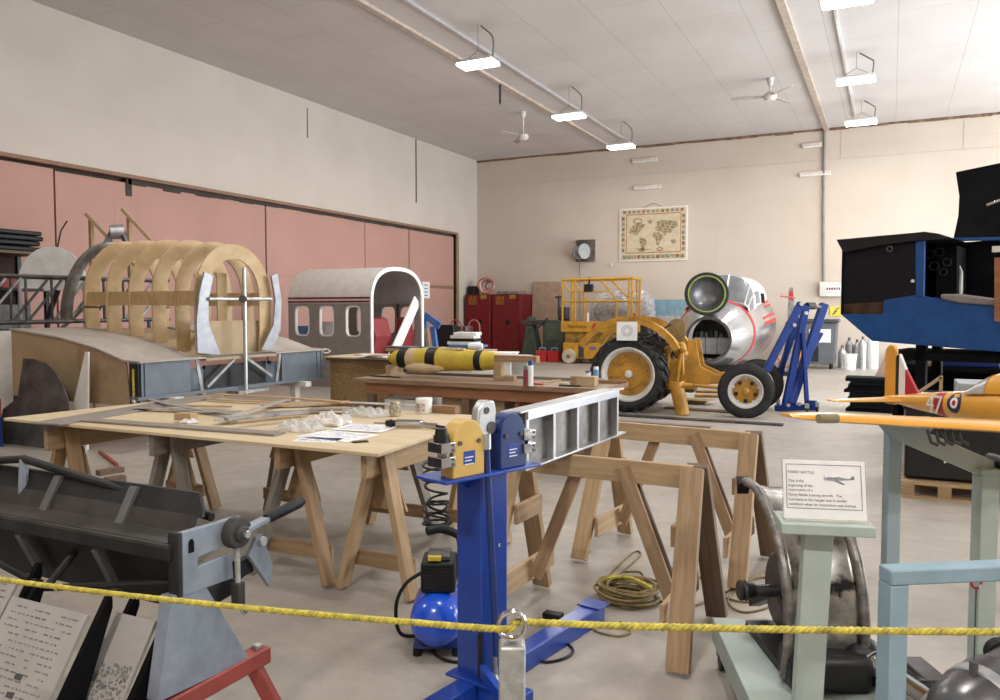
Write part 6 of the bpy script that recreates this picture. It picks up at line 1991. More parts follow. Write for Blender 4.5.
fan(P(523, 137, 6.18), 'pale three bladed ceiling fan left of the middle light', 0.15)
fan(P(770, 97, 6.42), 'pale ceiling fan to the right, near the beam', 1.2)
cq = P(500, 82, ZC)
k = MB()
for i in range(9):
    z = ZC - 0.03 - i * 0.055
    k.tube([(cq.x + (0.022 * math.cos(a) if i % 2 else 0), cq.y + (0 if i % 2 else 0.022 * math.cos(a)), z + 0.036 * math.sin(a)) for a in [2 * PI * j / 12 for j in range(12)]], 0.011, 6, closed=True)
tag(k.build('hanging_chain', M_BLKM), 'short black chain hanging from the ceiling left of the middle light', 'chain')
# ================================================================ BLUE TRAINER COCKPIT AT RIGHT
HA = R(-14)
hu = V((math.cos(HA), math.sin(HA), 0))
hv = V((-math.sin(HA), math.cos(HA), 0))
HO = D(841, 300, 8.9)
HO.z = 0
hl_ = thing('trainer_cockpit', 'scuffed dark blue cockpit hull with black panel and raised lid at the right', 'cockpit', HO, HA)


def HP(px, py, dep=0.0):
    """picture point -> hull local (s, z) on the plane at depth dep"""
    r = ray(px, py)
    o = HO + hv * dep - V((0, 0, CAMH))
    t = o.dot(hv) / r.dot(hv)
    p = r * t - (HO - V((0, 0, 0)))
    return (p.x * hu.x + p.y * hu.y, r.z * t + CAMH)


def hprism(name, pix, y0, t, m, dep=0.0, parent=None, bevel=0.004, **k):
    pts = [HP(a, b, dep) for a, b in pix]
    return MB().prism(pts, lambda a, b, c: (a, y0 + c, b), t).build(name, m, parent or hl_, smooth=0, bevel=bevel)


HD = 1.05
blue = [(841, 314), (883, 314), (884, 300), (916, 295), (960, 302), (1000, 307), (1080, 316), (1080, 360), (1000, 351), (930, 345), (873, 340)]
hprism('hull_side', blue, 0.0, 0.04, M_LINKB)
hprism('hull_side', blue, HD - 0.04, 0.04, M_LINKB)
hprism('hull_bottom', [(841, 313), (873, 339), (930, 344), (1000, 350), (1080, 359), (1080, 361), (1000, 352), (930, 346), (872, 341), (840.5, 314)], 0.0, HD, M_LINKB)
hprism('black_side_panel', [(842, 250), (917, 238), (917, 296), (884, 301), (842, 304)], 0.005, 0.03, mat('panel_black', (0.007, 0.007, 0.010), 0.6, var=0.2, spec=0.2))
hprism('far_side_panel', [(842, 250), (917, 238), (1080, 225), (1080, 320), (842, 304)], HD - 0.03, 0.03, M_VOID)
hprism('amber_window', [(842, 304), (883, 301.5), (883, 314), (842, 314)], 0.008, 0.02, mat('amber_dark', (0.06, 0.03, 0.012), 0.2, var=0.4, scale=5))
s0, z0_ = HP(842, 250)
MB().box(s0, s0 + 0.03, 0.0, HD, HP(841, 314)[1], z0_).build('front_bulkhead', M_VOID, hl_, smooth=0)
hprism('hood', [(838, 240), (916, 233), (926, 232), (940, 234), (956, 239), (917, 241), (880, 246), (845, 253)], -0.06, HD + 0.1, mat('hood_black', (0.008, 0.008, 0.010), 0.5, var=0.2, spec=0.3))
hprism('frame_strip', [(916, 240), (925, 236), (924, 297), (916, 296)], -0.02, 0.06, M_LINKB)
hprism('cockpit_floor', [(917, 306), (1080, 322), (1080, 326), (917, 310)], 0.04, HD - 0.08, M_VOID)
hprism('instrument_panel', [(926, 240), (948, 243), (948, 300), (926, 296)], 0.45, 0.5, M_VOID)
k = 0
for (px, py, r_) in ((929, 254, 0.05), (939, 252, 0.05), (947, 262, 0.045), (934, 266, 0.05), (943, 272, 0.04)):
    s, z = HP(px, py, 0.43)
    MB().lathe([(r_, 0.0), (r_, -0.02), (r_ * 0.8, -0.02), (r_ * 0.78, 0)], (s, 0.45, z), (0, 1, 0), 18).build('dial', M_BRAKM, hl_)
s, z = HP(890, 249)
MB().lathe([(0.035, 0), (0.035, -0.02), (0.02, -0.02), (0.018, 0)], (s, -0.0, z), (0, 1, 0), 18).build('ring_fitting', M_STEEL, hl_)
s, z = HP(913, 281)
MB().cyl((s, 0.006, z), (s, -0.02, z), 0.018, n=10).build('latch', M_WHITE, hl_)
pts = [HP(a, b, 0.6) for a, b in ((959, 294), (960, 280), (961, 272), (959, 266))]
MB().tube([(a, 0.6, b) for a, b in pts], [0.035, 0.03, 0.02, 0.015], 10).build('control_stick', mat('stick_grey', (0.45, 0.45, 0.42), 0.5), hl_)
hprism('sill_cushion', [(941, 294), (960, 294), (998, 299), (998, 306), (960, 303), (941, 299)], -0.04, 0.22, mat('cushion_grey', (0.22, 0.20, 0.19), 0.8), bevel=0.02)
# raised lid at the far side, curved
lid = [(954, 171), (1000, 161.5), (1080, 146), (1080, 236), (1000, 237), (953, 238), (957, 215), (957.5, 195)]
pts = [HP(a, b, 0.9) for a, b in lid]
MB().prism(pts, lambda a, b, c: (a, 0.9 + c + 0.10 * math.sin((b - 2.3) * 2.2), b), 0.035).build('raised_lid', M_VOID, hl_, smooth=0)
hprism('lid_rail', [(954, 238), (1080, 235), (1080, 239), (954, 241)], 0.85, 0.06, M_LINKB, dep=0.85)
s, z = HP(994, 203, 0.86)
MB().bar((s - 0.07, 0.86, z - 0.02), (s + 0.07, 0.86, z + 0.03), 0.03, 0.03).build('lid_latch', M_CHROME, hl_, bevel=0.004)
s, z = HP(998, 249, 0.3)
MB().box(s - 0.05, s + 0.4, 0.28, 0.36, z - 0.03, z + 0.03).build('rest_bar', M_MOCKW, hl_, smooth=0)
# timber upright in front and stand beneath
hprism('timber_upright', [(996, 258), (1003, 258), (1003, 322), (996, 321)], -0.10, 0.05, wood('rust_timber', (0.32, 0.14, 0.06), (0.22, 0.09, 0.04)))
for s in (0.8, 2.3):
    for y in (0.15, 0.9):
        MB().box(s - 0.05, s + 0.05, y - 0.05, y + 0.05, 0.0, 1.26).build('stand_leg', M_VOID, hl_, smooth=0)
MB().box(0.5, 2.8, 0.1, 0.95, 1.06, 1.16).build('stand_frame', M_VOID, hl_, smooth=0)
MB().box(0.75, 2.35, 0.10, 0.2, 0.3, 0.4).build('stand_rail', M_VOID, hl_, smooth=0)

# things under and before the hull
p0, p1 = P(901, 497), PY(990, 500, P(901, 497).y)
pal = thing('wooden_pallet', 'wooden pallet on the floor carrying a black crate under the cockpit hull', 'pallet', (p0.x, p0.y, 0))
PL = p1.x - p0.x
for y in (0.0, 0.45, 0.9):
    for x in (0.0, PL / 2 - 0.05, PL - 0.1):
        MB().box(x, x + 0.1, y, y + 0.1, 0.02, 0.115).build('block', M_FIR, pal, smooth=0)
    MB().box(0, PL, y, y + 0.1, 0.0, 0.02).build('bottom_board', M_FIR2, pal, smooth=0)
for i in range(7):
    MB().box(0, PL, 0.145 * i, 0.145 * i + 0.11, 0.115, 0.14).build('deck_board', M_FIR2, pal, smooth=0)
M_GLB = mat('glossy_black', (0.012, 0.012, 0.013), 0.28, var=0.3, spec=0.4)
bc_ = thing('black_crate', 'big glossy black crate standing on the wooden pallet', 'crate', (p0.x + 0.02, p0.y + 0.12, 0.141))
MB().box(0, PL + 0.5, 0, 0.85, 0, 0.66).build('crate_body', M_GLB, bc_, bevel=0.03)
MB().box(-0.02, PL + 0.52, -0.02, 0.87, 0.60, 0.70).build('crate_rim', M_BLACK, bc_, bevel=0.015)
MB().box(0.3, 0.315, -0.012, 0.0, 0.16, 0.24).build('white_tab', M_WHITE, bc_, smooth=0)
cx, cy = p0.x, p0.y
zb = 0.141 + 0.70
o = MB().box(0, 1.1, 0, 0.5, 0, 0.13).build('pale_foam_block', mat('pale_foam', (0.42, 0.43, 0.46), 0.7, var=0.12, scale=9), None, smooth=0, bevel=0.01, loc=(0, 0, 0))
o.location = (cx + 0.42, cy + 0.3, zb)
tag(o, 'pale grey foam block lying on the black crate under the cockpit hull', 'foam block')
tw = thing('timber_wedge_frame', 'small triangular timber frame with white board on the black crate', 'frame', (cx + 0.05, cy + 0.22, zb))
MB().prism([(-0.02, 0), (0.30, 0), (0.30, 0.02), (-0.02, 0.02)], lambda a, b, c: (a + 0.02, c, b), 0.3).build('board', M_MOCKW, tw, smooth=0)
MB().bar((0.06, 0.05, 0.03), (0.24, 0.05, 0.18), 0.03, 0.025).build('strut', M_FIR2, tw, smooth=0)
MB().bar((0.24, 0.05, 0.02), (0.24, 0.05, 0.19), 0.03, 0.025, (1, 0, 0)).build('post', M_FIR2, tw, smooth=0)
o = MB().box(0, 0.62, 0, 0.45, 0, 0.13).build('blue_bin', M_BLUED, None, smooth=0, bevel=0.015, loc=(0, 0, 0))
o.location = (PY(940, 360, 10.9).x, 10.9, 0.92)
tag(o, 'blue plastic bin seen in the gap under the cockpit hull', 'bin')
o2 = thing('dark_shelf_unit', 'dark shelf unit behind the pallet under the cockpit hull', 'shelf', (o.location.x, 10.9, 0))
MB().box(-0.5, 2.0, -0.05, 0.6, 0.86, 0.92).build('shelf_top', M_VOID, o2, smooth=0)
MB().box(-0.5, 2.0, 0.45, 0.5, 0.0, 0.86).build('back_panel', M_VOID, o2, smooth=0)
for x in (-0.47, 0.7, 1.95):
    MB().box(x - 0.03, x + 0.03, -0.03, 0.45, 0.0, 0.86).build('side_panel', M_VOID, o2, smooth=0)
eg = thing('engine_part', 'grey and black engine part on the dark shelf under the hull', 'engine part', (o.location.x - 0.3, 11.05, 0.921))
MB().box(-0.14, 0.14, -0.12, 0.12, 0, 0.16).build('casting', M_STEEL, eg, bevel=0.02)
MB().cyl((-0.05, -0.14, 0.12), (-0.05, 0.1, 0.12), 0.08, n=16).build('cylinder', M_BLKM, eg)
MB().cyl((0.1, -0.14, 0.14), (0.1, 0.1, 0.14), 0.06, n=16).build('cylinder', M_ALUD, eg)
# black stacked trays and pink board
bp_ = P(872, 412.5)
rnd = random.Random(9)
for i in range(9):
    o = MB().box(-0.36, 0.42, -0.25, 0.25, 0, 0.045).box(-0.34, 0.40, -0.23, 0.23, 0.045, 0.058).build('black_tray', M_VOID, None, smooth=0, loc=(0, 0, 0))
    o.location = (bp_.x + rnd.uniform(-0.05, 0.05), bp_.y + 0.25 + rnd.uniform(-0.03, 0.03), 0.06 * i)
    o.rotation_euler.z = rnd.uniform(-0.1, 0.1)
    tag(o, 'black tray, ' + ORD[i] + ' from the bottom of the stack behind the model plane fin', 'tray', 'stacked black trays')
q = thing('pink_board', 'pale pinkish triangular board standing on the stack of black trays', 'board', (bp_.x + 0.1, bp_.y + 0.3, 0.541))
MB().prism([(-0.08, 0), (0.14, 0), (0.22, 0.50), (0.14, 0.52)], lambda a, b, c: (a, c, b), 0.02).build('board', mat('pinkish_ply', (0.56, 0.38, 0.30), 0.6), q, smooth=0)

# ================================================================ YELLOW MODEL AIRCRAFT
rh = V((math.cos(YAW), math.sin(YAW), 0))
fh = V((-math.sin(YAW), math.cos(YAW), 0))


def CW(lat, d, z):
    p = rh * lat + fh * d
    return V((p.x, p.y, z))


PHI = R(10)
mf = rh * math.sin(PHI) - fh * math.cos(PHI)          # nose direction
ml = V((0, 0, 1)).cross(mf)                            # port
mo = CW(2.55, 2.85, 0)
mdl = thing('model_aircraft', 'large yellow model training aircraft with red white fin and roundel on a pale blue stand', 'model aircraft', (mo.x, mo.y, 1.12), math.atan2(mf.y, mf.x))
# local: x nose, y port, z up; the wing leading edge root is the origin
fx = [0.75, 0.72, 0.6, 0.3, 0.0, -0.3, -0.6, -0.85, -1.05, -1.25, -1.5, -1.79]
fr = [0.02, 0.07, 0.10, 0.115, 0.115, 0.112, 0.105, 0.092, 0.082, 0.068, 0.045, 0.012]
fzc = [0.04, 0.04, 0.04, 0.04, 0.038, 0.032, 0.024, 0.014, 0.004, -0.008, -0.02, -0.03]


def fus(x, g=0.0):
    for i in range(len(fx) - 1):
        if fx[i + 1] <= x <= fx[i]:
            t = (fx[i] - x) / (fx[i] - fx[i + 1])
            return fr[i] + (fr[i + 1] - fr[i]) * t + g, fzc[i] + (fzc[i + 1] - fzc[i]) * t
    return fr[-1] + g, fzc[-1]


def fpt(x, th, g=0.0):
    r_, zc_ = fus(x, g)
    return V((x, math.cos(th) * r_ * 0.85, zc_ + math.sin(th) * r_))


k = MB()
N = 28
xs_ = [0.75 - 2.53 * i / 60 for i in range(61)]
vs = [fpt(x, 2 * PI * j / N) for x in xs_ for j in range(N)]
fs_ = []
for i in range(60):
    for j in range(N):
        l = (j + 1) % N
        fs_.append((i * N + j, i * N + l, (i + 1) * N + l, (i + 1) * N + j))
k.add(vs, fs_)
fus_o = k.build('fuselage', M_ORANGE, mdl, smooth=60)


def wing(sg, span, rc, tc, sweep, dih, z0, x0, th, name):
    k = MB()
    sec = [(0, 0), (0.02, 0.035), (0.10, 0.075), (0.3, 0.10), (0.6, 0.07), (1.0, 0.008), (1.0, -0.004), (0.6, -0.03), (0.2, -0.035), (0.05, -0.025)]
    st_ = [0, 0.25, 0.5, 0.75, 0.92, 0.97, 1.0]
    vs = []
    for s in st_:
        y = span * s
        c = rc + (tc - rc) * s
        if s > 0.92:
            c *= 1 - ((s - 0.92) / 0.08) ** 2 * 0.55
        for a, b in sec:
            vs.append((x0 - sweep * y - a * c - (rc + (tc - rc) * s - c) * 0.4, sg * y, z0 + dih * y + b * c * th))
    n = len(sec)
    fs = []
    for i in range(len(st_) - 1):
        for j in range(n):
            l = (j + 1) % n
            fs.append((i * n + j, i * n + l, (i + 1) * n + l, (i + 1) * n + j))
    fs.append(tuple(range(n)))
    fs.append(tuple((len(st_) - 1) * n + j for j in range(n)))
    k.add(vs, fs)
    return k.build(name, M_ORANGE, mdl, smooth=40)


for sg in (-1, 1):
    wg = wing(sg, 1.53, 0.40, 0.21, 0.075, 0.070, 0.0, 0.0, 1.0, 'wing')
    for s_ in (0.62, 1.43):
        c = 0.4 - 0.2 * s_ / 1.7
        MB().tube([(-0.075 * s_ + 0.001, sg * (s_ - 0.035), 0.07 * s_ + 0.008), (-0.075 * s_, sg * (s_ + 0.035), 0.07 * s_ + 0.009)], 0.017, 12).build('lamp_cover', mat('smoky_cover', (0.30, 0.25, 0.16), 0.25), wg)
# tail: aligned with the picture point of the fin
tp_ = CW(2.3, 4.3, 0) - mo
tx = tp_.dot(mf)
for sg in (-1, 1):
    wing(sg, 0.41, 0.22, 0.13, 0.12, 0.0, -0.03, tx - 0.12, 0.8, 'tailplane')
zb_ = -0.02
ft = 0.272
def finpoly(name, pts, m, t=0.018):
    return MB().prism(pts, lambda a, b, c: (tx + a * 0.98 - 0.148, -t / 2 + c, b), t).build(name, m, mdl, smooth=0, bevel=0.003)
finpoly('rudder', [(-0.155, zb_ - 0.04), (-0.158, ft * 0.8)] + [(-0.11 - 0.048 * math.cos(a), ft * 0.84 + 0.05 * math.sin(a)) for a in [PI * i / 10 for i in range(11)]][1:-1] + [(-0.065, ft * 0.8), (-0.065, zb_ - 0.04)], M_ORANGE)
finpoly('fin_stripe', [(-0.062, zb_), (-0.062, ft * 0.80), (-0.035, ft * 0.86), (-0.035, zb_)], M_BLKM)
finpoly('fin_stripe', [(-0.035, zb_), (-0.035, ft * 0.86), (0.02, ft * 0.55), (0.02, zb_)], M_WHITE)
finpoly('fin_stripe', [(0.02, zb_), (0.02, ft * 0.55), (0.145, zb_ + 0.02)], mat('insignia_red', (0.42, 0.015, 0.03), 0.5))


def on_fus(name, x, th, r0, r1, m, g):
    """disc hugging the fuselage's starboard side"""
    k = MB()
    n = 28
    vs = []
    rr_, zc_ = fus(x)
    for i in range(n):
        a = 2 * PI * i / n
        for r_ in (r0, r1):
            xx = x + r_ * math.cos(a)
            dz = r_ * math.sin(a)
            R_, z_ = fus(xx, g)
            tt = PI - math.asin(max(-0.98, min(0.98, (zc_ + dz + 0.015 - z_) / R_)))
            vs.append(fpt(xx, tt, g))
    fs = [(2 * i, 2 * i + 1, 2 * ((i + 1) % n) + 1, 2 * ((i + 1) % n)) for i in range(n)]
    k.add(vs, fs)
    return k.build(name, m, fus_o, smooth=60)


rxp = tx + 0.31
on_fus('roundel_ring', rxp, 0, 0.027, 0.052, mat('roundel_navy', (0.012, 0.016, 0.05), 0.5), 0.0012)
on_fus('roundel_ring', rxp, 0, 0.013, 0.028, M_WHITE, 0.0016)
on_fus('roundel_centre', rxp, 0, 0.0, 0.014, MATS['insignia_red'], 0.002)
# red band behind the number, white number 47
k = MB()
vs = []
for i in range(13):
    t = PI * 0.62 + (PI * 1.35 - PI * 0.62) * i / 12
    vs += [fpt(tx + 0.145 + 0.02 * (i / 12), t, 0.001), fpt(tx + 0.215 + 0.02 * (i / 12), t, 0.001)]
k.add(vs, [(2 * i, 2 * i + 1, 2 * i + 3, 2 * i + 2) for i in range(12)])
k.build('red_band', MATS['insignia_red'], fus_o, smooth=60)
rr_, zz_ = fus(tx + 0.22)
ra_, za_ = fus(tx + 0.10)
tm_ = MX((tx + 0.10, -ra_ * 0.85 - 0.006, zz_ - 0.047), (0.12, -(rr_ - ra_) * 0.85 - 0.001, 0), (0, 0.0, 1))
text('47', 0.135, M_WHITE, fus_o, tm_, 'number', ext=0.0008)
# canopy
k = MB()
cvs = []
cx_ = [tx + 0.36, tx + 0.43, tx + 0.50, tx + 0.55, tx + 0.75, tx + 0.95]
chh = [0.0, 0.045, 0.075, 0.085, 0.08, 0.0]
for x, h in zip(cx_, chh):
    r_, z_ = fus(x)
    for j in range(11):
        a = PI * j / 10
        cvs.append((x, 0.058 * math.cos(a), z_ + r_ * 0.8 + (h + r_ * 0.2) * math.sin(a)))
k.add(cvs, [(i * 11 + j, i * 11 + j + 1, (i + 1) * 11 + j + 1, (i + 1) * 11 + j) for i in range(5) for j in range(10)])
k.use(M_GLASS)
cano = MB()
cano.v, cano.f, cano.mi = k.v, k.f, [0] * len(k.f)
cano = cano.build('canopy', M_ORANGE, mdl, smooth=50)
gl = MB()
gv = []
for x, h in zip(cx_[:3], chh[:3]):
    r_, z_ = fus(x)
    for j in range(11):
        a = PI * j / 10
        gv.append((x, 0.061 * math.cos(a), z_ + r_ * 0.8 + (h + r_ * 0.2 + 0.003) * math.sin(a)))
gl.add(gv, [(i * 11 + j, i * 11 + j + 1, (i + 1) * 11 + j + 1, (i + 1) * 11 + j) for i in range(2) for j in range(10)])
gl.build('windscreen', mat('milky_perspex', (0.42, 0.40, 0.37), 0.2, var=0.1), cano, smooth=50)
# small fittings below the wing
for i in range(5):
    y = -0.93 - 0.03 * i
    MB().tube([(-0.10, y, 0.06), (-0.08, y, 0.02), (-0.05, y, 0.015)], 0.006, 6).build('wing_hook', M_BRAKM, mdl)
MB().tube([(-0.12, -0.5, 0.03), (-0.11, -0.5, -0.03)], 0.02, 10).build('gear_leg', M_ORANGE, mdl)

# ================================================================ PALE STANDS
ws_ = thing('model_stand', 'tall pale grey blue timber stand with slanting brace under the model aircraft', 'stand', CW(1.545, 3.1, 0), YAW)
# local: x camera right, y away
MB().box(-0.026, 0.026, -0.026, 0.026, 0, 1.17).build('post', mat('pale_grey_blue', (0.33, 0.42, 0.46), 0.6, var=0.06), ws_, bevel=0.004)
MB().prism([(-0.026, 1.10), (-0.10, 1.185), (0.10, 1.185), (0.026, 1.10)], lambda a, b, c: (a, -0.15 + c, b), 0.124).build('gusset', MATS['pale_grey_blue'], ws_, smooth=0)
MB().box(-0.09, 0.09, -0.20, -0.09, 1.185, 1.195).build('pad', M_GREEN, ws_, smooth=0)
MB().bar((0.034, 0, 1.12), (0.40, 0.0, 0.965), 0.05, 0.075).build('brace', M_GREEN, ws_, smooth=0, bevel=0.004)
MB().box(0.335, 0.405, -0.035, 0.035, 0, 0.965).build('post', M_GREEN, ws_, bevel=0.004)
MB().box(0.31, 0.46, -0.07, 0.07, 0.965, 0.985).build('pad', M_GREEN, ws_, bevel=0.004)
MB().cyl((0.415, -0.06, 1.0), (0.415, 0.05, 1.0), 0.03, n=14).build('knob', M_BLACK, ws_)
MB().box(-0.1, 0.8, -0.035, 0.035, 0.0, 0.06).build('base_rail', M_GREEN, ws_, smooth=0)
MB().box(0.73, 0.80, -0.035, 0.035, 0.06, 0.965).build('post', M_GREEN, ws_, smooth=0)
MB().bar((0.40, 0, 0.93), (0.77, 0, 0.93), 0.05, 0.07).build('brace', M_GREEN, ws_, smooth=0)
# low frame in front
lf0 = D(893, 600, 2.25)
lf = thing('low_frame', 'low pale blue timber frame in the right foreground', 'frame', (lf0.x, lf0.y, 0), R(33))
MB().box(-0.027, 0.027, -0.032, 0.032, 0, 0.83).build('leg', M_PALEB, lf, bevel=0.004)
MB().box(-0.027, 1.05, -0.032, 0.032, 0.83, 0.875).build('top_rail', M_PALEB, lf, bevel=0.006)
MB().box(0.99, 1.045, -0.032, 0.032, 0, 0.83).build('leg', M_PALEB, lf, bevel=0.004)
hk = thing('hanging_wire', 'thin wire with red hook hanging from the low pale blue frame', 'wire', V((lf0.x, lf0.y, 0)) + V((math.cos(R(33)), math.sin(R(33)), 0)) * 0.255 + V((0, 0, 0.832)))
MB().tube([(0.012 * math.cos(a), 0, -0.016 + 0.014 * math.sin(a)) for a in [2 * PI * i / 14 * 0.85 for i in range(15)]], 0.004, 8).build('red_hook', M_REDB, hk)
# heavy metal cylinder at the corner
g0, g1 = D(958, 712, 2.5), D(1060, 632, 2.75)
dg = (g1 - g0).normalized()
_sh = hk.location - (g0 + dg * 0.06)
_sh.z = 0.075
g0 += _sh
g1 += _sh
MB().tube([(0, 0, -0.03), g0 + dg * 0.06 + V((0, 0, 0.165)) - hk.location], 0.0025, 6).build('wire', M_STEEL, hk)
gc = thing('metal_cylinder', 'round ended polished metal cylinder at the lower right corner', 'cylinder', (g0.x, g0.y, 0))
M_GUN = mat('brushed_gunmetal', (0.22, 0.215, 0.225), 0.3, 0.85, var=0.2, scale=4)
MB().lathe([(0, -0.06), (0.05, -0.055), (0.09, -0.03), (0.115, 0.02), (0.12, 0.08), (0.12, 0.20), (0.10, 0.205), (0.10, 0.5), (0, 0.5)], g0, dg, 36).build('cylinder_body', M_GUN, gc, world=True, smooth=40)
MB().lathe([(0.121, 0.10), (0.126, 0.105), (0.126, 0.135), (0.121, 0.14)], g0, dg, 36).build('collar', M_ALU, gc, world=True)
MB().tube([g0 + dg * 0.06 + V((0, 0, 0.10)), g0 + dg * 0.06 + V((0, 0, 0.16))], 0.012, 8).build('lifting_eye', M_STEEL, gc, world=True)
cc_ = D(1003, 655, 2.45)
MB().lathe([(0, -0.02), (0.045, -0.015), (0.05, 0.02), (0, 0.03)], cc_, (fw.x + 0.3, fw.y, 0), 24).build('dark_cap', M_BLACK, gc, world=True)
MB().box(g0.x + 0.10, g0.x + 0.3, g0.y + 0.06, g0.y + 0.3, 0.0, g0.z - 0.06).build('support_block', M_GREEN, gc, world=True, smooth=0)

# ---- sign on its post
sgp = D(817, 560, 2.58)
SA = R(16)
ss = thing('sign_post', 'pale green post with a small shelf for the information sign', 'post', (sgp.x, sgp.y, 0), SA)
MB().bar((-0.035, 0.0, 0.0), (0.0, 0.0, 0.892), 0.06, 0.088, (1, 0, 0)).build('post', M_GREEN, ss, smooth=0, bevel=0.004)
MB().box(-0.125, 0.155, -0.085, 0.085, 0.892, 0.925).build('shelf', M_GREEN, ss, bevel=0.003)
MB().box(-0.25, 0.2, -0.2, 0.2, 0.0, 0.02).build('foot', M_GREEN, ss, smooth=0)
u_ = V((math.cos(SA), math.sin(SA), 0))
n_b = ss.location + u_ * 0.018 + V((math.sin(SA), -math.cos(SA), 0)) * 0.02 + V((0, 0, 0.926))
sg_ = thing('information_sign', 'white framed information sign with text and aeroplane drawing on the green post', 'sign', n_b, SA)
TL_ = R(14)
SM = Matrix.Rotation(TL_ * -1, 4, 'X')
SW, SH = 0.252, 0.19


def sbox(x0, x1, y0, y1, z0, z1):
    return MB().box(x0, x1, y0, y1, z0, z1, SM)


sbox(-SW / 2, SW / 2, -0.003, 0.0, 0.0, SH).build('sign_sheet', M_PAPER, sg_, smooth=0)
sbox(-SW / 2 - 0.003, SW / 2 + 0.003, 0.0, 0.004, 0.0, SH + 0.003).build('acrylic_back', mat('acrylic', (0.7, 0.7, 0.62), 0.15, alpha=0.5), sg_, smooth=0)
MB().box(-SW / 2, SW / 2, -0.03, 0.05, 0.0, 0.004).build('acrylic_foot', MATS['acrylic'], sg_, smooth=0)
x0, x1, z0, z1 = -0.117, 0.114, 0.034, 0.176
bl = 0.0018
for a in ((x0, x1, z0, z0 + bl), (x0, x1, z1 - bl, z1), (x0, x0 + bl, z0, z1), (x1 - bl, x1, z0, z1)):
    sbox(a[0], a[1], -0.0036, -0.003, a[2], a[3]).build('border_line', mat('navy_ink', (0.05, 0.06, 0.16), 0.6), sg_, smooth=0)
for body, z, sz in (('FAIREY BATTLE', 0.150, 0.0115), ('This is the', 0.122, 0.0115), ('beginning of the', 0.1075, 0.0115), ('restoration of a', 0.093, 0.0115), ('Fairey Battle training aircraft.  The', 0.0775, 0.0115), ('hurricane in the hangar was in similar', 0.0625, 0.0115), ('condition when its restoration was started.', 0.0475, 0.0115)):
    text(body, sz * 1.05, M_INK, sg_, SM @ MX((x0 + 0.006, -0.0038, z - 0.004), (1, 0, 0), (0, 0, 1)), 'lettering', ext=0.0001, sx=0.98)
k = MB()
pl_ = [(0.0, 0.132), (0.012, 0.137), (0.03, 0.136), (0.045, 0.139), (0.058, 0.135), (0.08, 0.133), (0.086, 0.142), (0.092, 0.142), (0.093, 0.131), (0.07, 0.128), (0.045, 0.126), (0.066, 0.115), (0.058, 0.113), (0.03, 0.124), (0.01, 0.126)]
k.prism(pl_, lambda a, b, c: SM @ V((a - 0.0, -0.0036 + c, b)), 0.0004)
k.build('aeroplane_drawing', mat('drawing_grey', (0.30, 0.31, 0.36), 0.7, var=0.3, scale=60), sg_, smooth=0)
sbox(0.0, 0.0015, -0.0036, -0.003, 0.124, 0.142).build('drawn_propeller', M_INK, sg_, smooth=0)

# ---- green dolly with undercarriage fairing
dc = P(712, 617, 0.2)
DA = R(21)
dl = thing('green_dolly', 'low pale green dolly on casters carrying the metal fairing', 'dolly', (dc.x, dc.y, 0), DA)
MB().box(0, 0.56, -0.80, 0.0, 0.165, 0.20).build('deck', M_GREEN, dl, bevel=0.004)
for x in (0.0, 0.50):
    MB().box(x, x + 0.06, -0.80, 0.0, 0.10, 0.165).build('bearer', M_GREEN, dl, smooth=0)
MB().box(0.06, 0.50, -0.14, -0.08, 0.10, 0.165).build('cross_bearer', M_GREEN, dl, smooth=0)
for x in (0.03, 0.53):
    for y in (-0.10, -0.72):
        MB().cyl((x - 0.014, y, 0.042), (x + 0.014, y, 0.042), 0.042, n=20).build('caster_wheel', M_BLACK, dl)
        k = MB().box(x - 0.022, x + 0.022, y - 0.012, y + 0.025, 0.06, 0.10)
        k.build('caster_fork', M_STEEL, dl, smooth=0)
fa = thing('fairing_assembly', 'weathered curved metal undercarriage fairing with hub shaft and strut on the green dolly', 'undercarriage part', CW(1.20, 3.33, 0.201), YAW)
# local: x camera right, y away, z above the deck
FR_, FZ = 0.452, 0.205
M_FAIR = mat('worn_bright_metal', (0.52, 0.51, 0.48), 0.28, 0.85, col2=(0.10, 0.095, 0.085), scale=7, spots=(0.03, 0.03, 0.03, 9, 0.55))
M_FRIM = mat('chipped_rim', (0.34, 0.32, 0.30), 0.4, 0.6, col2=(0.08, 0.075, 0.07), scale=16)
AN0, AN1 = R(100), R(-22)


def fpos(t, x, r_):
    a = AN0 + (AN1 - AN0) * t
    return V((x, -FR_ * 0 - math.cos(a) * r_, FZ + math.sin(a) * r_))


def surf(u, v):
    x = -0.13 + 0.27 * u
    return fpos(v, x, FR_ - 0.02 * math.sin(PI * u))


MB().grid(surf, 10, 40).build('fairing_sheet', M_FAIR, fa, smooth=60, solid=0.006)
for x in (-0.135, 0.145):
    MB().tube([fpos(i / 36, x, FR_ + 0.006) for i in range(37)], 0.020, 10).build('rolled_rim', M_FRIM, fa, smooth=60)
MB().prism([(-0.05, -0.01), (0.03, 0.015), (0.01, -0.06)], lambda a, b, c: V((-0.165 + c, a * 0.5 - math.cos(AN0) * FR_ + 0.02, FZ + FR_ + b)), 0.05).build('end_lug', M_BLKM, fa, smooth=0)
MB().lathe([(0, -0.03), (0.15, -0.03), (0.17, -0.015), (0.17, 0.015), (0.15, 0.03), (0, 0.03)], (0.01, 0.0, FZ), (1, 0, 0), 36).build('hub_disc', M_STEEL, fa)
MB().tube([(0.0, 0, FZ), (-0.17, 0, FZ)], 0.026, 18).build('shaft', M_STEEL, fa)
MB().lathe([(0, -0.02), (0.036, -0.02), (0.045, -0.01), (0.04, 0.0), (0.045, 0.012), (0.036, 0.02), (0.03, 0.05), (0, 0.05)], (-0.165, 0, FZ), (1, 0, 0), 18).build('shaft_nut', M_BLKM, fa)
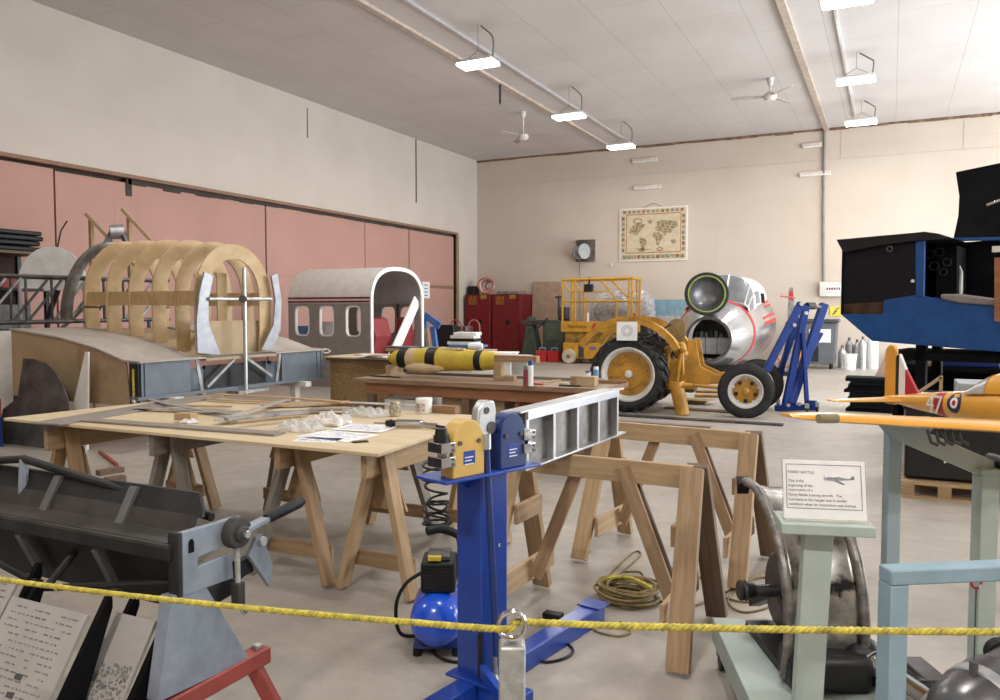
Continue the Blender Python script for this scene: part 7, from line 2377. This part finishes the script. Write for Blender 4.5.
MB().tube([(0.0, 0, FZ), (0.12, 0, FZ)], 0.06, 18).build('axle', M_BLKM, fa)
for yy in (-0.2, 0.2):
    MB().bar((0.0, 0, FZ), (0.0, yy * 1.8, 0.02), 0.05, 0.04).build('hub_strut', M_BLKM, fa, smooth=0)
MB().box(-0.14, 0.16, -0.52, -0.34, 0.0, 0.14).build('housing', M_BLKM, fa, bevel=0.03)
MB().box(-0.12, 0.22, -0.44, 0.1, 0.0, 0.035).build('saddle', M_BLKM, fa, smooth=0)
MB().ball((0.15, -0.42, 0.12), 0.075, 0.075, 0.06, 16).build('elbow_casting', M_BLKM, fa)
MB().tube([(0.15, -0.42, 0.11), (0.27, -0.66, 0.05)], 0.045, 20).build('oleo_strut', M_CHROME, fa)
MB().tube([(0.15, -0.43, 0.105), (0.17, -0.47, 0.095)], 0.056, 20).build('strut_collar', M_GALV, fa)
for i in range(5):
    MB().tube([(0.2 + 0.03 * i, -0.40 + 0.02 * i, 0.07), (0.26 + 0.025 * i, -0.5, 0.035), (0.36, -0.46 - 0.03 * i, 0.03)], 0.014, 8).build('linkage', M_BLKM, fa)
MB().box(0.22, 0.44, -0.5, -0.3, 0.0, 0.05).build('linkage_plate', M_STEEL, fa, smooth=0)
MB().prism([(0.10, 0), (0.20, 0), (0.16, 0.26), (0.13, 0.26)], lambda a, b, c: V((a + 0.02, -0.32 + c, b)), 0.10).build('web_bracket', M_BLKM, fa, smooth=0)

# ================================================================ SHEET METAL BRAKE
BX = -2.10
bk = thing('sheet_metal_brake', 'dark sheet metal folding brake with blue grey end frame and black lever, on red stand', 'folding machine', (BX - 0.9, 1.98, 0))


def bb_(mb, name, m, **k):
    return mb.build(name, m, bk, world=True, **k)


def bpoly(name, pix, X, t, m, bevel=0.003):
    q = [PX(a, b, X) for a, b in pix]
    return bb_(MB().prism([(p.y, p.z) for p in q], lambda a, b, c: (X - c, a, b), t), name, m, smooth=0, bevel=bevel)


BL = BX - 1.85
bpoly('end_bracket', [(182, 533), (240, 516), (246, 524), (237, 541), (198, 557.5), (198, 567), (232, 553), (234, 578), (206, 588), (183, 597)], BX, 0.025, M_BRAKE)
bpoly('end_bracket_edge', [(178, 534), (182, 532.5), (183, 597), (179, 598)], BX + 0.004, 0.05, M_BRAKD)
q = PX(191, 546, BX)
bb_(MB().lathe([(0.012, 0), (0, 0.003)], (q.x + 0.001, q.y, q.z + 0.012), (1, 0, 0), 14), 'slot', M_VOID)
bb_(MB().box(BX, BX + 0.003, q.y - 0.011, q.y + 0.011, q.z - 0.022, q.z + 0.012), 'slot', M_VOID, smooth=0)
bpoly('end_frame', [(172, 597), (206, 586), (250, 659), (158, 703)], BX - 0.004, 0.055, M_BRAKE)
bpoly('end_frame_far', [(206, 590), (246, 575), (222, 600)], BX - 0.03, 0.03, M_BRAKD)
# red stand rail and legs at both ends
for X in (BX - 0.03, BL + 0.03):
    bb_(MB().box(X - 0.035, X + 0.035, 1.52, 2.28, 0.255, 0.318), 'stand_rail', M_REDD, bevel=0.006)
    for y, dy in ((2.22, 0.06), (1.62, -0.06)):
        bb_(MB().bar((X + 0.0, y, 0.26), (X + (0.10 if X > -3 else -0.10), y + dy, 0.02), 0.05, 0.05), 'stand_leg', M_REDD, smooth=0, bevel=0.004)
    bb_(MB().bar((X, 2.24, 0.318), (X, 2.24, 0.336), 0.03, 0.03, (1, 0, 0)), 'rail_bolt', M_GALV, smooth=0, bevel=0.004)
bb_(MB().prism([(1.79, 0.32), (2.2, 0.32), (1.98, 0.7), (1.85, 0.7)], lambda a, b, c: (BL + c, a, b), 0.05), 'end_frame', M_BRAKE, smooth=0)
# bed, apron, flap
bb_(MB().bar((BX - 0.02, 1.86, 0.79), (BL, 1.86, 0.79), 0.05, 0.045), 'jaw_bar', M_BRAKD, smooth=0, bevel=0.004)
bb_(MB().box(BL, BX - 0.025, 1.835, 1.85, 0.812, 0.822), 'jaw_lip', M_BRAKM, smooth=0)
bb_(MB().prism([(1.885, 0.77), (1.985, 0.54), (2.0, 0.54), (1.90, 0.78)], lambda a, b, c: (BL + c, a, b), BX - 0.06 - BL), 'apron', M_BRAKD, smooth=0)
bb_(MB().prism([(1.86, 0.80), (1.96, 0.815), (1.96, 0.83), (1.86, 0.82)], lambda a, b, c: (BL + c, a, b), BX - 0.06 - BL), 'bed', M_BRAKM, smooth=0)
bb_(MB().prism([(1.95, 0.815), (1.985, 0.885), (2.0, 0.88), (1.965, 0.815)], lambda a, b, c: (BL + c, a, b), BX - 0.06 - BL), 'bed_face', M_BRAKM, smooth=0)
bb_(MB().prism([(BL, 0.0), (BX - 0.03, 0.0), (BX - 0.04, 0.28), (BX - 0.09, 1.0), (BL, 1.0)], lambda a, b, c: (a, 1.985 + 0.045 * b + c, 0.88 + 0.072 * b), 0.014), 'clamp_flap', M_BRAKD, smooth=0)
for X in (BX - 0.42, BX - 0.85, BX - 1.3):
    bb_(MB().prism([(1.94, 0.815), (2.015, 0.948), (2.03, 0.945), (1.965, 0.815)], lambda a, b, c: (X + c, a - 0.006, b), 0.04), 'clamp_rib', mat('rib_grey', (0.12, 0.12, 0.125), 0.5), smooth=0)
    bb_(MB().prism([(1.868, 0.77), (1.95, 0.57), (1.93, 0.57), (1.845, 0.75)], lambda a, b, c: (X + c, a, b), 0.03), 'apron_rib', MATS['rib_grey'], smooth=0)
t0, t1, t2 = V((BX - 0.05, 2.05, 0.865)), D(24, 459, 3.2), V((BL, 2.02, 0.90))
bb_(MB().tube([t0, t1, t2], 0.016, 10), 'truss_rod', M_BRAKD)
t1b = D(24, 459, 3.2)
bb_(MB().tube([t1b, V((t1b.x, 1.99, 0.84))], 0.018, 8), 'truss_post', M_BRAKE)
b0, b1, b2 = PX(165, 561, BX - 0.15), D(46, 588, 2.85), V((BL, 1.92, 0.74))
b0 = V((BX - 0.1, 1.93, 0.66))
bb_(MB().tube([b0, b1, b2], 0.013, 8), 'truss_rod', M_BRAKD)
bb_(MB().tube([b1, V((b1.x - 0.0, 1.93, 0.72))], 0.014, 8), 'truss_post', M_BLKM)
# pivot, lever and turnbuckle
XP = BX + 0.03
pv = PX(239, 533, XP)
bb_(MB().lathe([(0, 0.03), (0.022, 0.03), (0.03, 0.022), (0.03, 0.012), (0.052, 0.010), (0.056, 0.0), (0.056, -0.03), (0, -0.03)], pv, (1, 0, 0), 28), 'pivot_boss', M_BRAKM)
bb_(MB().lathe([(0, 0.045), (0.014, 0.045), (0.016, 0.03), (0, 0.03)], pv, (1, 0, 0), 12), 'pivot_bolt', M_CHROME)
h0, h1, h2 = PX(246, 532, XP), PX(266, 519, XP), PX(303, 501, XP)
bb_(MB().bar(pv, h1, 0.018, 0.045, (1, 0, 0.01)), 'lever_arm', M_BRAKE, smooth=0, bevel=0.004)
bb_(MB().tube([h1, h1.lerp(h2, 0.1), h1.lerp(h2, 0.9), h2], [0.017, 0.021, 0.021, 0.014], 12), 'lever_grip', M_BLACK)
r0, r1 = PX(237, 546, XP), PX(238, 585, XP)
bb_(MB().tube([r0, r1], 0.010, 10), 'link_rod', M_GALV)
bb_(MB().box(r1.x - 0.018, r1.x + 0.018, r1.y - 0.018, r1.y + 0.018, r1.z - 0.075, r1.z + 0.01), 'turnbuckle', M_BRAKM, smooth=0, bevel=0.004)
bb_(MB().tube([r1 - V((0, 0, 0.07)), PX(245, 612, XP)], 0.012, 10), 'link_end', M_CHROME)
bpoly('counter_plate', [(257, 537), (263, 534), (273, 566), (270, 587), (249, 556)], BX + 0.06 - 0.02, 0.02, M_BRAKE)
q = PX(261, 541, BX + 0.04)
bb_(MB().cyl((q.x, q.y, q.z), (q.x + 0.015, q.y, q.z), 0.018, n=12), 'plate_bolt', M_GALV)
bb_(MB().bar(PX(236, 570, BX), PX(250, 563, BX + 0.0), 0.03, 0.06), 'plate_arm', M_BRAKD, smooth=0)
bpoly('lower_web', [(207, 590), (233, 578), (232, 595), (216, 605)], BX - 0.01, 0.02, M_BRAKD)
tag(MB().tube(spline([D(56, 590, 2.6), D(57, 586, 2.6), D(60, 585, 2.6), D(63, 587, 2.6)]), 0.006, 6).build('yellow_tie', M_YROPE), 'short bit of yellow cord on the lower rod of the folding brake', 'cord')

# ================================================================ PRINTED DISPLAY BOARDS


def display_board(xl, xr, yt, zt, yb, zb, label, seed, kind):
    t = thing('display_board', label, 'display board', ((xl + xr) / 2, yt, 0), 0, 'printed display boards')
    fn = lambda a, b, c: V((a, yb + (yt - yb) * b, zb + (zt - zb) * b)) + V((0, -(zt - zb), (yt - yb))).normalized() * (-c)
    k = MB().prism([(xl, 0), (xr, 0), (xr, 1), (xl, 1)], fn, 0.012)
    k.build('board', mat('board_print_paper', (0.34, 0.325, 0.31), 0.6, var=0.06), t, world=True, smooth=0)
    rnd = random.Random(seed)
    k = MB()
    W_ = xr - xl
    if kind == 0:
        for i in range(24):
            b = 0.95 - i * 0.039
            x = xl + 0.03
            while x < xr - 0.05:
                L = rnd.uniform(0.006, 0.03)
                if rnd.random() < 0.72:
                    k.prism([(x, b), (min(x + L, xr - 0.02), b), (min(x + L, xr - 0.02), b + 0.009), (x, b + 0.009)], fn, -0.001)
                x += L + 0.010
    else:
        for i in range(420):
            x = xl + W_ * (0.15 + 0.8 * rnd.random())
            b = 0.30 + 0.42 * rnd.random() ** 1.2
            r_ = rnd.uniform(0.0012, 0.0075)
            k.prism([(x - r_, b), (x + r_ * 0.5, b - r_), (x + r_, b + r_ * 1.4), (x - r_ * 0.2, b + r_ * 2.4)], fn, -0.001)
    k.build('printed_text' if kind == 0 else 'printed_picture', mat('faded_print', (0.20, 0.195, 0.19), 0.7, var=0.25, scale=20), t, world=True, smooth=0)['kind'] = 'stuff'
    if kind == 0:
        for i in range(7):
            x = xl + W_ * rnd.uniform(0.2, 0.8)
            b = rnd.uniform(0.1, 0.6)
            MB().prism([(x, b), (x + 0.035, b), (x + 0.035, b + 0.035), (x, b + 0.03)], fn, -0.0015).build('printed_figure', mat('dark_print', (0.06, 0.06, 0.065), 0.7), t, world=True, smooth=0)
    dy = 0.12
    for x in (xl + 0.03, xr - 0.005):
        MB().prism([(yt + 0.065, zt + 0.04), (yt + 0.08, zt + 0.04), (yt + 0.08, zt), (yt - 0.16, 0.0), (yt - 0.35, 0.0)], lambda a, b, c: (x + c, a, b), 0.022).build('easel_leg', M_VOID, t, world=True, smooth=0)
    MB().box(xl + 0.05, xr, yt - 0.09, yt - 0.07, 0.20, 0.26).build('easel_bar', M_VOID, t, world=True, smooth=0)
    MB().box(xl + 0.02, xr - 0.02, yb - 0.005, yb + 0.06, max(zb - 0.03, 0.0), zb - 0.0).build('ledge', M_BRN, t, world=True, smooth=0)
    return t


display_board(-2.74, -2.345, 1.70, 0.60, 1.40, 0.13, 'grey printed board of text leaning on a black easel at lower left', 1, 0)
display_board(-3.22, -2.80, 1.76, 0.63, 1.46, 0.16, 'printed board cut by the left edge of the view', 2, 0)
display_board(-2.41, -2.185, 1.83, 0.56, 1.53, 0.09, 'grey board with a machinery drawing beside the red stand', 3, 1)
